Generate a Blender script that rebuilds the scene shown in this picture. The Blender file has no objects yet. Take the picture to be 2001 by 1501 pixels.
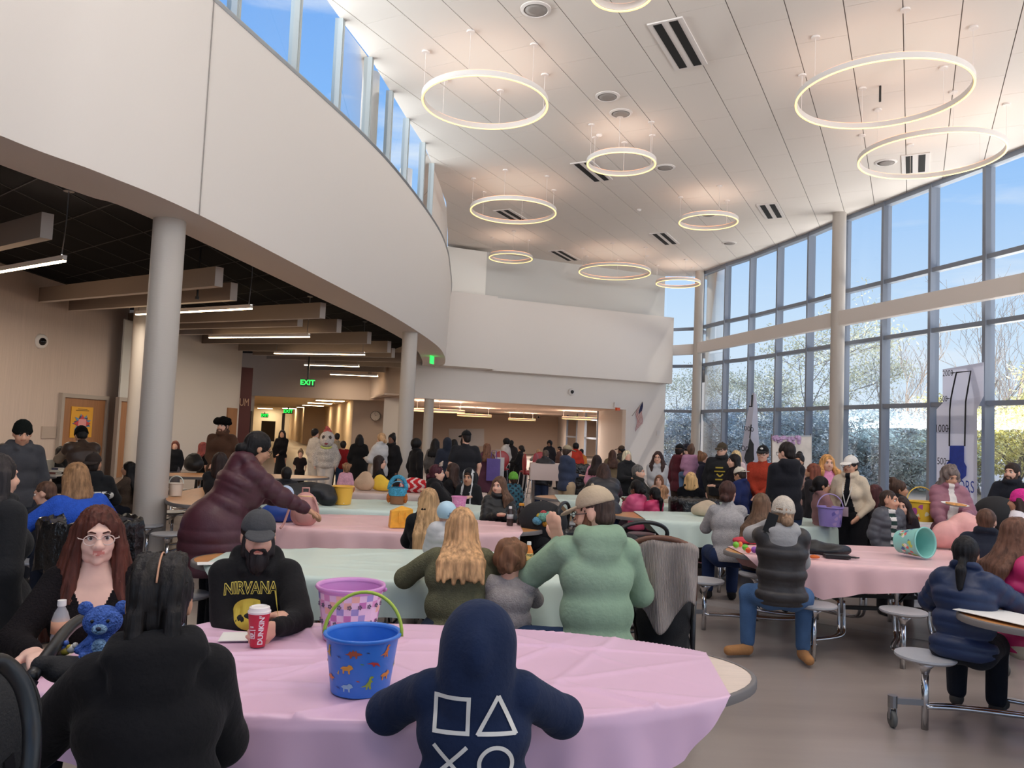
import bpy, bmesh, math, random
import numpy as np
from mathutils import Vector, Matrix
from mathutils.bvhtree import BVHTree
random.seed(7); RNG = np.random.default_rng(7)
SC = bpy.context.scene
COL = SC.collection
# ------------------------------------------------------------------ camera
F_PX, CX, CY, EYE = 1500.0, 1000.5, 750.5, 1.7
_u = np.array([1030, 24850, 1500.0]); _u /= np.linalg.norm(_u)
_f = np.array([0, 0, 1.0]); _f = _f - _u * _f.dot(_u); _f /= np.linalg.norm(_f)
_r = np.cross(_u, _f); _r = _r if _r[0] > 0 else -_r
CM = np.array([_r, _f, _u])                       # camera (right, up, forward) -> world
cam = bpy.data.cameras.new('camera'); cam_ob = bpy.data.objects.new('camera', cam); COL.objects.link(cam_ob)
cam.sensor_width = 36.0; cam.lens = 36.0 * F_PX / 2001; cam.clip_end = 500
_R = Matrix((CM[:, 0], CM[:, 1], -CM[:, 2])).transposed()
cam_ob.matrix_world = Matrix.Translation((0, 0, EYE)) @ _R.to_4x4()
SC.camera = cam_ob
# ------------------------------------------------------------------ world, sun, fill lamps, exposure
W = bpy.data.worlds.new('sky'); SC.world = W; W.use_nodes = True
nt = W.node_tree; nt.nodes.clear()
n_out = nt.nodes.new('ShaderNodeOutputWorld'); n_bg = nt.nodes.new('ShaderNodeBackground')
n_tc = nt.nodes.new('ShaderNodeTexCoord'); n_sep = nt.nodes.new('ShaderNodeSeparateXYZ'); n_cr = nt.nodes.new('ShaderNodeValToRGB')
nt.links.new(n_tc.outputs['Generated'], n_sep.inputs[0]); nt.links.new(n_sep.outputs['Z'], n_cr.inputs[0])
cr = n_cr.color_ramp
cr.elements[0].position = 0.0; cr.elements[0].color = (.80, .90, 1.0, 1)
cr.elements[1].position = 0.6; cr.elements[1].color = (.16, .36, .85, 1)
e = cr.elements.new(0.14); e.color = (.62, .80, 1.0, 1)
e = cr.elements.new(0.34); e.color = (.27, .54, .98, 1)
n_no = nt.nodes.new('ShaderNodeTexNoise'); n_no.inputs['Scale'].default_value = 3.5; n_no.inputs['Detail'].default_value = 6
n_mp = nt.nodes.new('ShaderNodeMapping'); n_mp.inputs['Scale'].default_value = (1, 1, 5)
nt.links.new(n_tc.outputs['Generated'], n_mp.inputs[0]); nt.links.new(n_mp.outputs[0], n_no.inputs['Vector'])
n_c2 = nt.nodes.new('ShaderNodeValToRGB'); n_c2.color_ramp.elements[0].position = .56; n_c2.color_ramp.elements[1].position = .8
nt.links.new(n_no.outputs[0], n_c2.inputs[0])
n_mx = nt.nodes.new('ShaderNodeMix'); n_mx.data_type = 'RGBA'; n_mx.inputs[7].default_value = (.95, .97, 1, 1)
nt.links.new(n_c2.outputs[0], n_mx.inputs[0]); nt.links.new(n_cr.outputs[0], n_mx.inputs[6])
nt.links.new(n_mx.outputs[2], n_bg.inputs[0]); n_bg.inputs[1].default_value = 1.0
nt.links.new(n_bg.outputs[0], n_out.inputs[0])

def lamp(name, kind, loc, energy, color=(1, 1, 1), rot=None, **kw):
    l = bpy.data.lights.new(name, kind); l.energy = energy; l.color = color
    for k, v in kw.items(): setattr(l, k, v)
    o = bpy.data.objects.new(name, l); COL.objects.link(o); o.location = loc
    if rot is not None: o.rotation_euler = Vector(rot).to_track_quat('-Z', 'Y').to_euler()
    return o
lamp('sun', 'SUN', (20, 20, 30), 4.0, (1, .94, .84), (-.5, -.12, -.86), angle=.01)
lamp('rear_fill', 'AREA', (3.5, -10, 6.3), 270, (.97, .98, 1), (-.06, 1, .07), shape='RECTANGLE', size=18, size_y=5, spread=math.radians(42))  # added fill lamp behind the viewpoint, brightens the back wall
lamp('right_fill', 'AREA', (13.3, 1.0, 5.0), 190, (1, .98, .96), (-1, .6, .0), shape='RECTANGLE', size=11, size_y=7)  # added fill lamp out of view on the right
lamp('ground_side_fill', 'AREA', (19.0, 16, 2.4), 10000, (1, .98, .96), (0, 0, 1), shape='RECTANGLE', size=9, size_y=40)  # added upward fill lamp outside, stands in for light off the ground
lamp('roof_side_fill', 'AREA', (-10.0, 15, 7.0), 15000, (1, .99, .97), (0, 0, 1), shape='RECTANGLE', size=8, size_y=30)  # added upward fill lamp past the clerestory, brightens the hall ceiling
SC.view_settings.view_transform = 'Standard'; SC.view_settings.look = 'None'
SC.view_settings.exposure = 0.0; SC.view_settings.gamma = 1.0; SC.view_settings.use_curve_mapping = False
cy = SC.cycles
cy.use_denoising = True; cy.max_bounces = 7; cy.diffuse_bounces = 4; cy.glossy_bounces = 3; cy.transmission_bounces = 4
cy.transparent_max_bounces = 12; cy.sample_clamp_indirect = 6; cy.caustics_reflective = False; cy.caustics_refractive = False
cy.use_adaptive_sampling = True; cy.adaptive_threshold = .02
# ------------------------------------------------------------------ pixel -> place
def ray(px, py): return CM @ np.array([(px - CX) / F_PX, -(py - CY) / F_PX, 1.0])
def at_z(px, py, z):
    r = ray(px, py); t = (z - EYE) / r[2]; return np.array([r[0] * t, r[1] * t, z])
def at_d(px, py, d):
    r = ray(px, py); t = d / r[1]; return np.array([r[0] * t, d, EYE + r[2] * t])
def at_plane(px, py, p, n):
    r = ray(px, py); p = np.array(p, float) - np.array([0, 0, EYE]); n = np.array(n, float)
    return np.array([0, 0, EYE]) + r * (p.dot(n) / r.dot(n))
# ------------------------------------------------------------------ materials
MATS = {}
def lin(c):
    return tuple(((v / 255) / 12.92 if v / 255 <= .04045 else ((v / 255 + .055) / 1.055) ** 2.4) for v in c)
def mat(name, rgb, rough=.6, metal=0., bump=0., bscale=60., var=0., vscale=8., stretch=None, emit=None, estr=1., spec=.5, alpha=1., sheen=0., coat=0., bdist=.01, coords='Object'):
    if name in MATS: return MATS[name]
    m = bpy.data.materials.new(name); m.use_nodes = True; t = m.node_tree; b = t.nodes['Principled BSDF']
    c = lin(rgb) + (1,)
    b.inputs['Base Color'].default_value = c; b.inputs['Roughness'].default_value = rough; b.inputs['Metallic'].default_value = metal
    b.inputs['Specular IOR Level'].default_value = spec; b.inputs['Alpha'].default_value = alpha
    if sheen: b.inputs['Sheen Weight'].default_value = sheen
    if coat: b.inputs['Coat Weight'].default_value = coat
    if emit: b.inputs['Emission Color'].default_value = lin(emit) + (1,); b.inputs['Emission Strength'].default_value = estr
    if bump or var:
        tc = t.nodes.new('ShaderNodeTexCoord'); mp = t.nodes.new('ShaderNodeMapping'); t.links.new(tc.outputs[coords], mp.inputs[0])
        if stretch: mp.inputs['Scale'].default_value = stretch
        if var:
            n = t.nodes.new('ShaderNodeTexNoise'); n.inputs['Scale'].default_value = vscale; n.inputs['Detail'].default_value = 4
            t.links.new(mp.outputs[0], n.inputs['Vector'])
            r = t.nodes.new('ShaderNodeValToRGB'); r.color_ramp.elements[0].position = .3; r.color_ramp.elements[1].position = .7
            r.color_ramp.elements[0].color = tuple(x * (1 - var) for x in c[:3]) + (1,)
            r.color_ramp.elements[1].color = tuple(min(1, x * (1 + var) + .002 * var) for x in c[:3]) + (1,)
            t.links.new(n.outputs[0], r.inputs[0]); t.links.new(r.outputs[0], b.inputs['Base Color'])
        if bump:
            n = t.nodes.new('ShaderNodeTexNoise'); n.inputs['Scale'].default_value = bscale; n.inputs['Detail'].default_value = 3
            t.links.new(mp.outputs[0], n.inputs['Vector'])
            bp = t.nodes.new('ShaderNodeBump'); bp.inputs['Strength'].default_value = bump; bp.inputs['Distance'].default_value = bdist
            t.links.new(n.outputs[0], bp.inputs['Height']); t.links.new(bp.outputs[0], b.inputs['Normal'])
    MATS[name] = m; return m
def cmat(kind, rgb):
    """material by kind and colour"""
    n = '%s_%d_%d_%d' % ((kind,) + tuple(rgb))
    if kind == 'cloth': return mat(n, rgb, .92, bump=.35, bscale=45, var=.12, vscale=6, spec=.2, sheen=.05)
    if kind == 'knit': return mat(n, rgb, .95, bump=.8, bscale=110, var=.12, vscale=40, spec=.15)
    if kind == 'fur': return mat(n, rgb, .95, bump=1., bscale=140, var=.35, vscale=60, spec=.1, bdist=.02)
    if kind == 'nylon': return mat(n, rgb, .45, bump=.25, bscale=25, var=.1, vscale=9, spec=.4)
    if kind == 'denim': return mat(n, rgb, .9, bump=.3, bscale=90, var=.22, vscale=5, spec=.2)
    if kind == 'skin': return mat(n, rgb, .5, var=.06, vscale=14, spec=.35)
    if kind == 'hair': return mat(n, rgb, .5, bump=.6, bscale=70, var=.5, vscale=42, stretch=(1, 1, .12), spec=.22)
    if kind == 'plastic': return mat(n, rgb, .35, spec=.5)
    if kind == 'metal': return mat(n, rgb, .3, metal=1.)
    return mat(n, rgb, .6)
WHITE = mat('white paint', (226, 219, 213), .65, spec=.3, bump=.03, bscale=90)
GREYW = mat('grey paint', (208, 207, 203), .65, spec=.3)
CHROME = mat('chrome', (205, 205, 208), .16, metal=1.)
STEEL = mat('brushed steel', (150, 150, 152), .35, metal=1.)
BLACKP = mat('black plastic', (16, 16, 18), .45)
BLACKM = mat('black metal', (14, 14, 15), .4, spec=.5)
RUBBER = mat('grey rubber', (92, 92, 90), .6)
# ------------------------------------------------------------------ mesh helpers
class MB:
    def __init__(s): s.v = []; s.f = []; s.m = []
    def add(s, vs, fs, mi=0):
        o = len(s.v); s.v += [tuple(float(c) for c in p) for p in vs]; s.f += [tuple(i + o for i in f) for f in fs]; s.m += [mi] * len(fs); return s
    def box(s, c, size, rz=0, mi=0, R=None):
        hx, hy, hz = [q / 2 for q in size]
        P = [(x, y, z) for z in (-hz, hz) for y in (-hy, hy) for x in (-hx, hx)]
        M = R if R is not None else Matrix.Rotation(rz, 3, 'Z')
        P = [M @ Vector(p) + Vector(c) for p in P]
        return s.add(P, [(0, 2, 3, 1), (4, 5, 7, 6), (0, 1, 5, 4), (2, 6, 7, 3), (0, 4, 6, 2), (1, 3, 7, 5)], mi)
    def bar(s, a, b, w, h, mi=0, up=(0, 0, 1)):
        a, b = Vector(a), Vector(b); d = (b - a); L = d.length; d.normalize(); x = d.cross(Vector(up))
        if x.length < 1e-5: x = Vector((1, 0, 0))
        x.normalize(); z = x.cross(d)
        M = Matrix((x, d, z)).transposed()
        return s.box((a + b) / 2, (w, L, h), R=M, mi=mi)
    def tube(s, pts, r, n=10, closed=False, mi=0, caps=True):
        P = [Vector(p) for p in pts]; N = len(P); rr = r if hasattr(r, '__len__') else [r] * N
        vs = []; fs = []; x = None
        for i in range(N):
            d = (P[(i + 1) % N] - P[i - 1]) if closed else (P[min(i + 1, N - 1)] - P[max(i - 1, 0)])
            d.normalize()
            if x is None:
                x = d.cross(Vector((0, 0, 1)));
                if x.length < 1e-3: x = d.cross(Vector((0, 1, 0)))
            x = (x - d * x.dot(d)); x.normalize(); y = d.cross(x)
            for k in range(n):
                a = 2 * math.pi * k / n; vs.append(P[i] + (x * math.cos(a) + y * math.sin(a)) * rr[i])
        for i in range(N if closed else N - 1):
            for k in range(n):
                j = (i + 1) % N; fs.append((i * n + k, i * n + (k + 1) % n, j * n + (k + 1) % n, j * n + k))
        if caps and not closed:
            fs.append(tuple(range(n))[::-1]); fs.append(tuple((N - 1) * n + k for k in range(n)))
        return s.add(vs, fs, mi)
    def lathe(s, prof, c=(0, 0, 0), n=24, R=None, mi=0, sx=1, sy=1, caps=True):
        vs = []; fs = []; c = Vector(c)
        for r, z in prof:
            for k in range(n):
                a = 2 * math.pi * k / n; p = Vector((r * sx * math.cos(a), r * sy * math.sin(a), z))
                vs.append((R @ p if R is not None else p) + c)
        for i in range(len(prof) - 1):
            for k in range(n): fs.append((i * n + k, i * n + (k + 1) % n, (i + 1) * n + (k + 1) % n, (i + 1) * n + k))
        if caps and prof[0][0] > 1e-6: fs.append(tuple(range(n))[::-1])
        if caps and prof[-1][0] > 1e-6: fs.append(tuple((len(prof) - 1) * n + k for k in range(n)))
        return s.add(vs, fs, mi)
    def cyl(s, c, r, h, n=20, mi=0, r2=None): return s.lathe([(r, 0), (r if r2 is None else r2, h)], c, n, mi=mi)
    def ball(s, c, r, n=14, mi=0, R=None):
        rr = r if hasattr(r, '__len__') else (r, r, r); vs = []; fs = []; m = n // 2
        for i in range(m + 1):
            t = math.pi * i / m
            for k in range(n):
                a = 2 * math.pi * k / n
                p = Vector((rr[0] * math.sin(t) * math.cos(a), rr[1] * math.sin(t) * math.sin(a), -rr[2] * math.cos(t)))
                vs.append((R @ p if R is not None else p) + Vector(c))
        for i in range(m):
            for k in range(n): fs.append((i * n + k, i * n + (k + 1) % n, (i + 1) * n + (k + 1) % n, (i + 1) * n + k))
        return s.add(vs, fs, mi)
    def prism(s, poly, z0, z1, mi=0):
        n = len(poly); vs = [(p[0], p[1], z0) for p in poly] + [(p[0], p[1], z1) for p in poly]
        return s.add(vs, [tuple(range(n))[::-1], tuple(range(n, 2 * n))] + [(i, (i + 1) % n, n + (i + 1) % n, n + i) for i in range(n)], mi)
    def hull8(s, q, off, mi=0):
        """quad q (4 pts) given thickness by vector off"""
        q = [Vector(p) for p in q]; o = Vector(off)
        return s.add(q + [p + o for p in q], [(0, 1, 2, 3), (7, 6, 5, 4), (0, 4, 5, 1), (1, 5, 6, 2), (2, 6, 7, 3), (3, 7, 4, 0)], mi)
    def build(s, name, m, parent=None, smooth=False, loc=None, auto=None):
        me = bpy.data.meshes.new(name); me.from_pydata(s.v, [], s.f)
        for q in (m if isinstance(m, (list, tuple)) else [m]): me.materials.append(q)
        if any(s.m): me.polygons.foreach_set('material_index', s.m)
        bm = bmesh.new(); bm.from_mesh(me); bmesh.ops.recalc_face_normals(bm, faces=bm.faces); bm.to_mesh(me); bm.free()
        if smooth or auto:
            me.polygons.foreach_set('use_smooth', [True] * len(me.polygons))
            if auto: me.set_sharp_from_angle(angle=math.radians(auto))
        me.update()
        o = bpy.data.objects.new(name, me); COL.objects.link(o)
        if parent: o.parent = parent
        if loc is not None: o.location = loc
        return o
def tag(o, label, cat, group=None, kind=None):
    o['label'] = label; o['category'] = cat
    if group: o['group'] = group
    if kind: o['kind'] = kind
    return o
def thing(name, label, cat, loc=(0, 0, 0), rz=0, group=None):
    o = bpy.data.objects.new(name, None); COL.objects.link(o); o.location = [float(c) for c in loc]; o.rotation_euler = (0, 0, rz)
    return tag(o, label, cat, group)
def struct(o, label, cat='wall'):
    o['kind'] = 'structure'; o['label'] = label; o['category'] = cat; return o
def copy_thing(root, loc, rz=None, label=None, group=None):
    def cp(o, par):
        c = o.copy(); COL.objects.link(c)
        if par: c.parent = par
        for ch in o.children: cp(ch, c)
        return c
    c = cp(root, None); c.location = [float(q) for q in loc]
    if rz is not None: c.rotation_euler = (0, 0, rz)
    if label: c['label'] = label
    if group: c['group'] = group
    return c
def spline(pts, n=8):
    """Catmull-Rom through points"""
    P = [np.array(p, float) for p in pts]; P = [2 * P[0] - P[1]] + P + [2 * P[-1] - P[-2]]; out = []
    for i in range(1, len(P) - 2):
        for k in range(n):
            t = k / n; a, b, c, d = P[i - 1], P[i], P[i + 1], P[i + 2]
            out.append(.5 * (2 * b + (c - a) * t + (2 * a - 5 * b + 4 * c - d) * t * t + (3 * b - a - 3 * c + d) * t ** 3))
    out.append(P[-2]); return out
def text_mb(txt, size, bold=0.0, extrude=0.0):
    cu = bpy.data.curves.new('t', 'FONT'); cu.body = txt; cu.size = size; cu.align_x = 'CENTER'; cu.align_y = 'CENTER'; cu.offset = bold; cu.extrude = extrude; cu.resolution_u = 3
    o = bpy.data.objects.new('t', cu); COL.objects.link(o)
    me = bpy.data.meshes.new_from_object(o.evaluated_get(bpy.context.evaluated_depsgraph_get()))
    v = [tuple(x.co) for x in me.vertices]; f = [tuple(p.vertices) for p in me.polygons]
    bpy.data.objects.remove(o); bpy.data.curves.remove(cu); bpy.data.meshes.remove(me); return v, f
def sign_text(txt, size, org, xdir, ydir, m, name, parent=None, bold=0, sx=1.0):
    v, f = text_mb(txt, size, bold); x = np.array(xdir, float); y = np.array(ydir, float); o = np.array(org, float)
    b = MB(); b.add([o + x * p[0] * sx + y * p[1] for p in v], f); ob = b.build(name, m, parent); return ob
# ------------------------------------------------------------------ setting
ZC, ZS = 8.8, 4.05                                # hall ceiling, balcony soffit
FLOORM = mat('vinyl floor', (152, 141, 135), .3, var=.10, vscale=1.6, stretch=(.35, 2.2, 1), spec=.5, bump=.04, bscale=9)
MB().box((0, 28, -.05), (70, 100, .1)).build('floor', FLOORM)
struct(bpy.data.objects['floor'], 'grey brown vinyl floor with soft window reflections', 'floor')
# hall ceiling: white panels laid in running bond, cut to the room's outline
GA = math.radians(27.6); GN = np.array([math.cos(GA), -math.sin(GA)]); GU = np.array([math.sin(GA), math.cos(GA)])
left_c = [(-4.3, -10), (-4.3, 4), (-4.05, 8.5), (-3.7, 10.9), (-3.38, 12.52), (-3.25, 13.3), (-3.01, 14.54), (-2.68, 17.44), (-2.44, 19.3), (-2.32, 23.9), (-2.6, 28), (-2.75, 29.81)]
win_pts = [(13.9, -8.2), (13.9, -4.7), (13.9, -1.2), (13.85, 2.4), (13.75, 4.4), (13.6, 6.2), (13.45, 8.0), (13.25, 9.8), (13.0, 11.6), (12.7, 13.4), (12.35, 15.15), (11.98, 16.9), (11.58, 18.62), (11.15, 20.29), (10.72, 22.03), (10.29, 23.71), (9.94, 25.64), (9.5, 27.37), (9.07, 29.16), (8.55, 30.71), (7.98, 32.9)]
back_a, back_b = np.array([-2.75, 29.81]), np.array([6.6, 33.7])
BT = (back_b - back_a) / np.linalg.norm(back_b - back_a); BN = np.array([BT[1], -BT[0]])      # along the back wall / into the hall
outline = left_c + [tuple(back_b), (7.98, 33.5)] + [(x + .3, y) for x, y in win_pts[::-1]]
CEILM = mat('ceiling panel', (226, 219, 212), .8, spec=.2)
JOINT = mat('ceiling joint', (138, 132, 128), .9)
bm = bmesh.new(); bm.faces.new([bm.verts.new((x, y, ZC + .02)) for x, y in outline]); bmesh.ops.triangulate(bm, faces=bm.faces)
me = bpy.data.meshes.new('ceiling'); bm.to_mesh(me); bm.free(); me.materials.append(JOINT)
ceil_o = bpy.data.objects.new('ceiling', me); COL.objects.link(ceil_o); struct(ceil_o, 'high white panelled hall ceiling in running bond', 'ceiling')
# panels with open joints as one mesh below the joint sheet
def clip(poly, a, n):
    out = []
    for i in range(len(poly)):
        p, q = poly[i], poly[(i + 1) % len(poly)]; dp, dq = (p - a).dot(n), (q - a).dot(n)
        if dp <= 0: out.append(p)
        if dp * dq < 0: out.append(p + (q - p) * (dp / (dp - dq)))
    return out
pb = MB(); SP, LP, G = .852, 1.82, .0085
for i in range(-26, 30):
    n0 = -.19 + SP * i
    for j in range(-10, 24):
        u0 = 14.06 + LP * j + (.87 if i % 2 else 0)
        poly = [GN * (n0 + a) + GU * (u0 + b) for a, b in ((G, G * .45), (SP - G, G * .45), (SP - G, LP - G * .45), (G, LP - G * .45))]
        c = sum(poly) / 4
        if not (-12 < c[1] < 36 and -6 < c[0] < 16): continue
        poly = clip(poly, back_a, -BN)                      # cut at the back wall
        if len(poly) >= 3: pb.prism([tuple(p) for p in poly], ZC, ZC + .015)
# cut panels to the outline with a boolean-free test: keep those whose centre lies inside, trimmed by the side walls
def inside(pt, poly):
    x, y = pt; r = False
    for k in range(len(poly)):
        (x1, y1), (x2, y2) = poly[k - 1], poly[k]
        if (y1 > y) != (y2 > y) and x < (x2 - x1) * (y - y1) / (y2 - y1) + x1: r = not r
    return r
def trim(mb, poly):
    """split every panel along the outline by slicing with its long edges"""
    me = bpy.data.meshes.new('tmp'); me.from_pydata(mb.v, [], mb.f); bm = bmesh.new(); bm.from_mesh(me); bpy.data.meshes.remove(me)
    for k in range(len(poly)):
        (x1, y1), (x2, y2) = poly[k - 1], poly[k]; dx, dy = x2 - x1, y2 - y1; L = math.hypot(dx, dy)
        if L < .05: continue
        near = [f for f in bm.faces if abs((f.calc_center_median().x - (x1 + x2) / 2) * dx + (f.calc_center_median().y - (y1 + y2) / 2) * dy) / L < L / 2 + 2.2
                and abs((f.calc_center_median().x - x1) * dy - (f.calc_center_median().y - y1) * dx) / L < 2.2]
        geom = list({e for f in near for e in f.edges}) + near + list({v for f in near for v in f.verts})
        bmesh.ops.bisect_plane(bm, geom=geom, plane_co=(x1, y1, 0), plane_no=(-dy / L, dx / L, 0))
    bmesh.ops.delete(bm, geom=[f for f in bm.faces if not inside(tuple(f.calc_center_median())[:2], poly)], context='FACES')
    return bm
bm = trim(pb, outline); me = bpy.data.meshes.new('panels'); bm.to_mesh(me); bm.free(); me.materials.append(CEILM)
o = bpy.data.objects.new('panels', me); COL.objects.link(o); o.parent = ceil_o

def on(curve, y):
    for i in range(len(curve) - 1):
        if curve[i][1] <= y <= curve[i + 1][1]:
            t = (y - curve[i][1]) / (curve[i + 1][1] - curve[i][1] + 1e-9); return curve[i][0] + t * (curve[i + 1][0] - curve[i][0])
    return curve[-1][0]
# curved balcony front: outer bottom, top and inner soffit curves
bot = [(-5.6, -10), (-5.6, 0), (-5.0, 4.2), (-4.49, 6.48), (-4.11, 7.42), (-3.72, 8.8), (-3.17, 12.43), (-2.7, 15.8), (-2.38, 19.15), (-2.2, 22.39), (-2.25, 25), (-2.44, 27.59), (-2.75, 29.85)]
top = [(-5.3, -10), (-5.2, 0), (-4.6, 4.2), (-4.15, 6.5), (-3.95, 7.5), (-3.69, 8.74), (-2.75, 12.6), (-2.31, 15.3), (-1.99, 18.63), (-1.95, 21), (-2.03, 22.85), (-2.25, 26.5), (-2.6, 29.75)]
inn = [(-6.4, -10), (-6.3, 0), (-5.6, 5), (-5.02, 7.27), (-4.7, 8.2), (-4.39, 9.12), (-3.75, 14.2), (-3.3, 17.6), (-3.04, 20.56), (-2.98, 22.6), (-3.03, 24.53), (-3.3, 28), (-3.61, 30.2)]
B_, T_, I_ = spline(bot, 6), spline(top, 6), spline(inn, 6); N = len(B_)
b = MB(); ZT = 6.6; vs = []
for i in range(N):
    vs += [(I_[i][0], I_[i][1], ZS + .75), (I_[i][0], I_[i][1], ZS), (B_[i][0], B_[i][1], ZS), (T_[i][0], T_[i][1], ZT), (T_[i][0] - .95, T_[i][1], ZT)]
b.add(vs, [(i * 5 + k, i * 5 + k + 1, i * 5 + k + 6, i * 5 + k + 5) for i in range(N - 1) for k in range(4)])
struct(b.build('wall_curved', WHITE, auto=40), 'curved white balcony front sweeping over the left seating area', 'wall')
# joint line in the balcony front
jb = MB(); p0 = np.array(at_z(389, 420, ZS)); p1 = at_d(418, 0, 8.74)
k = min(range(N), key=lambda i: abs(B_[i][1] - 8.82)); q0 = np.array([B_[k][0] + .006, B_[k][1], ZS]); q1 = np.array([T_[k][0] + .006, T_[k][1], ZT])
jb.bar(q0, q1, .012, .012); struct(jb.build('trim_1', JOINT), 'thin vertical joint in the curved balcony front', 'trim')
tb = MB(); tb.tube([(p[0] - .01, p[1], ZT + .02) for p in T_[12:]], .035, 6)
struct(tb.build('trim_2', STEEL), 'metal sill along the top of the balcony front', 'trim')
# clerestory glazing above the balcony front
def glass(name, tint, ior=1.14):
    m = bpy.data.materials.new(name); m.use_nodes = True; t = m.node_tree; t.nodes.clear()
    o = t.nodes.new('ShaderNodeOutputMaterial'); mx = t.nodes.new('ShaderNodeMixShader'); tr = t.nodes.new('ShaderNodeBsdfTransparent'); gl = t.nodes.new('ShaderNodeBsdfGlossy')
    tr.inputs[0].default_value = tint + (1,); gl.inputs['Roughness'].default_value = .02; fr = t.nodes.new('ShaderNodeFresnel'); fr.inputs[0].default_value = ior
    t.links.new(fr.outputs[0], mx.inputs[0]); t.links.new(tr.outputs[0], mx.inputs[1]); t.links.new(gl.outputs[0], mx.inputs[2]); t.links.new(mx.outputs[0], o.inputs[0]); return m
GLASS = glass('clear glass', (.97, .98, .98)); GLASS2 = glass('tinted glass', (.93, .98, 1.0), 1.07)
FRAME = mat('grey aluminium', (132, 140, 153), .4, metal=.2)
FRAME2 = mat('pale aluminium', (176, 184, 186), .4, metal=.3)
cl_y = [5.6, 7.0, 8.4, 9.9, 11.6, 13.16, 14.54, 16.0, 17.44, 18.9, 20.4]
CLT = spline(left_c, 6)
for i in range(len(cl_y) - 1):
    y0, y1 = cl_y[i], cl_y[i + 1]
    q = [(on(CLT, y0) - .02, y0, ZT - .05), (on(CLT, y1) - .02, y1, ZT - .05), (on(CLT, y1) - .02, y1, ZC), (on(CLT, y0) - .02, y0, ZC)]
    fb = MB()
    fb.bar(q[0], q[3], .07, .16, up=(1, 0, 0)); fb.bar(np.array(q[1]) - (0, .06, 0), np.array(q[2]) - (0, .06, 0), .05, .14, up=(1, 0, 0)); fb.bar(np.array(q[0]) + (0, 0, .05), np.array(q[1]) + (0, 0, .05), .1, .08)
    w = fb.build('window_%d' % (i + 1), FRAME2); struct(w, 'tall clerestory window pane in a curved strip above the balcony', 'window')
    MB().add(q, [(0, 1, 2, 3)]).build('glass_pane', GLASS2, w)
b = MB()
b.add([(on(CLT, y) - .02, y, ZT - .05) for y in (20.4, 22.5, 24.5, 26.5, 29.7)] + [(on(CLT, y) - .02, y, ZC) for y in (20.4, 22.5, 24.5, 26.5, 29.7)], [(i, i + 1, i + 6, i + 5) for i in range(4)])
struct(b.build('wall_upper', WHITE), 'white wall beyond the clerestory glazing', 'wall')
b = MB(); b.prism([(-16, -10)] + [(p[0] - .05, p[1]) for p in I_[::3]] + [(-4.4, 31.5), (-6.0, 35.3), (-16, 36)], 4.75, 4.8)
BLACKC = mat('black ceiling tile', (20, 20, 22), .9, spec=.1)
struct(b.build('ceiling_balcony', BLACKC), 'matt black ceiling under the balcony', 'ceiling')
gb = MB()                                                  # fine grid of the black ceiling
DV = ray(-810, 670); DV = DV / np.linalg.norm(DV); DP = np.array([-DV[1], DV[0], 0]); DF = DV * [1, 1, 0]
for k in range(-4, 20):
    y = 6 + 1.25 * k; c = np.array([on(I_, min(max(y, -9), 30)) - .1, y, 4.745])
    if y < 29: gb.bar(c, c + DF * min(8, (10.6 + c[0]) / .77), .018, .01)
for k in range(0, 8):
    c = np.array([-5.6 - .75 * k, 3.0, 4.745]); gb.bar(c, c + np.array([.25, 24, 0]), .018, .01)
g = gb.build('ceiling_grid', mat('dark grid', (44, 43, 44), .7)); g.parent = bpy.data.objects['ceiling_balcony']
# columns
def column(px, py0, z0, d, r, z1, label):
    p = at_d(px, py0, d); o = MB().cyl((p[0], d, 0), r, z1, 32).build('column', mat('pale column paint', (188, 180, 172), .5, bump=.12, bscale=18, stretch=(1, 1, 4)), smooth=False, auto=40)
    return struct(o, label, 'column')
column(286, 1095, 0, 9.13, .185, ZS + .02, 'round pale column nearest on the left, under the balcony edge')
column(794, 800, 0, 19.23, .19, ZS + .02, 'round pale column in the middle, under the balcony edge')
column(838, 800, 0, 30.0, .19, ZS + .02, 'round pale column farthest along the balcony edge')
column(266, 800, 0, 17.6, .19, 4.6, 'round column by the left wall behind the nearest column')
column(1636, 700, 0, 23.3, .2, ZC, 'tall round column standing at the window wall')
column(1363, 700, 0, 32.4, .19, ZC, 'tall round column in the corner of the window wall')
# inner columns seen through the clerestory
for px, py, d in ((752, 270, 15.6), (818, 330, 21.5)):
    p = at_d(px, py, d); MB().cyl((p[0] - .35, d, ZT - .2), .18, 2.6, 24).build('column', mat('pale column paint', (0, 0, 0)), auto=40)
    struct(bpy.data.objects[max(o.name for o in bpy.data.objects if o.name.startswith('column'))], 'white column behind the clerestory glass', 'column')
# left wall with ribbed finish
RIB = mat('ribbed wallcovering', (206, 188, 176), .75, var=.10, vscale=9, stretch=(1, 14, .1), spec=.25)
PALEW = mat('pale wall paint', (214, 206, 200), .7, spec=.25)
struct(MB().box((-10.95, 6.75, 2.4), (.3, 29.3, 4.8)).build('wall_left', RIB), 'ribbed beige wall on the left under the balcony', 'wall')
struct(MB().box((-11.1, 26.0, 2.4), (1.2, 7.4, 4.8)).build('wall_left_far', PALEW), 'pale grey wall farther along on the left', 'wall')
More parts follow.
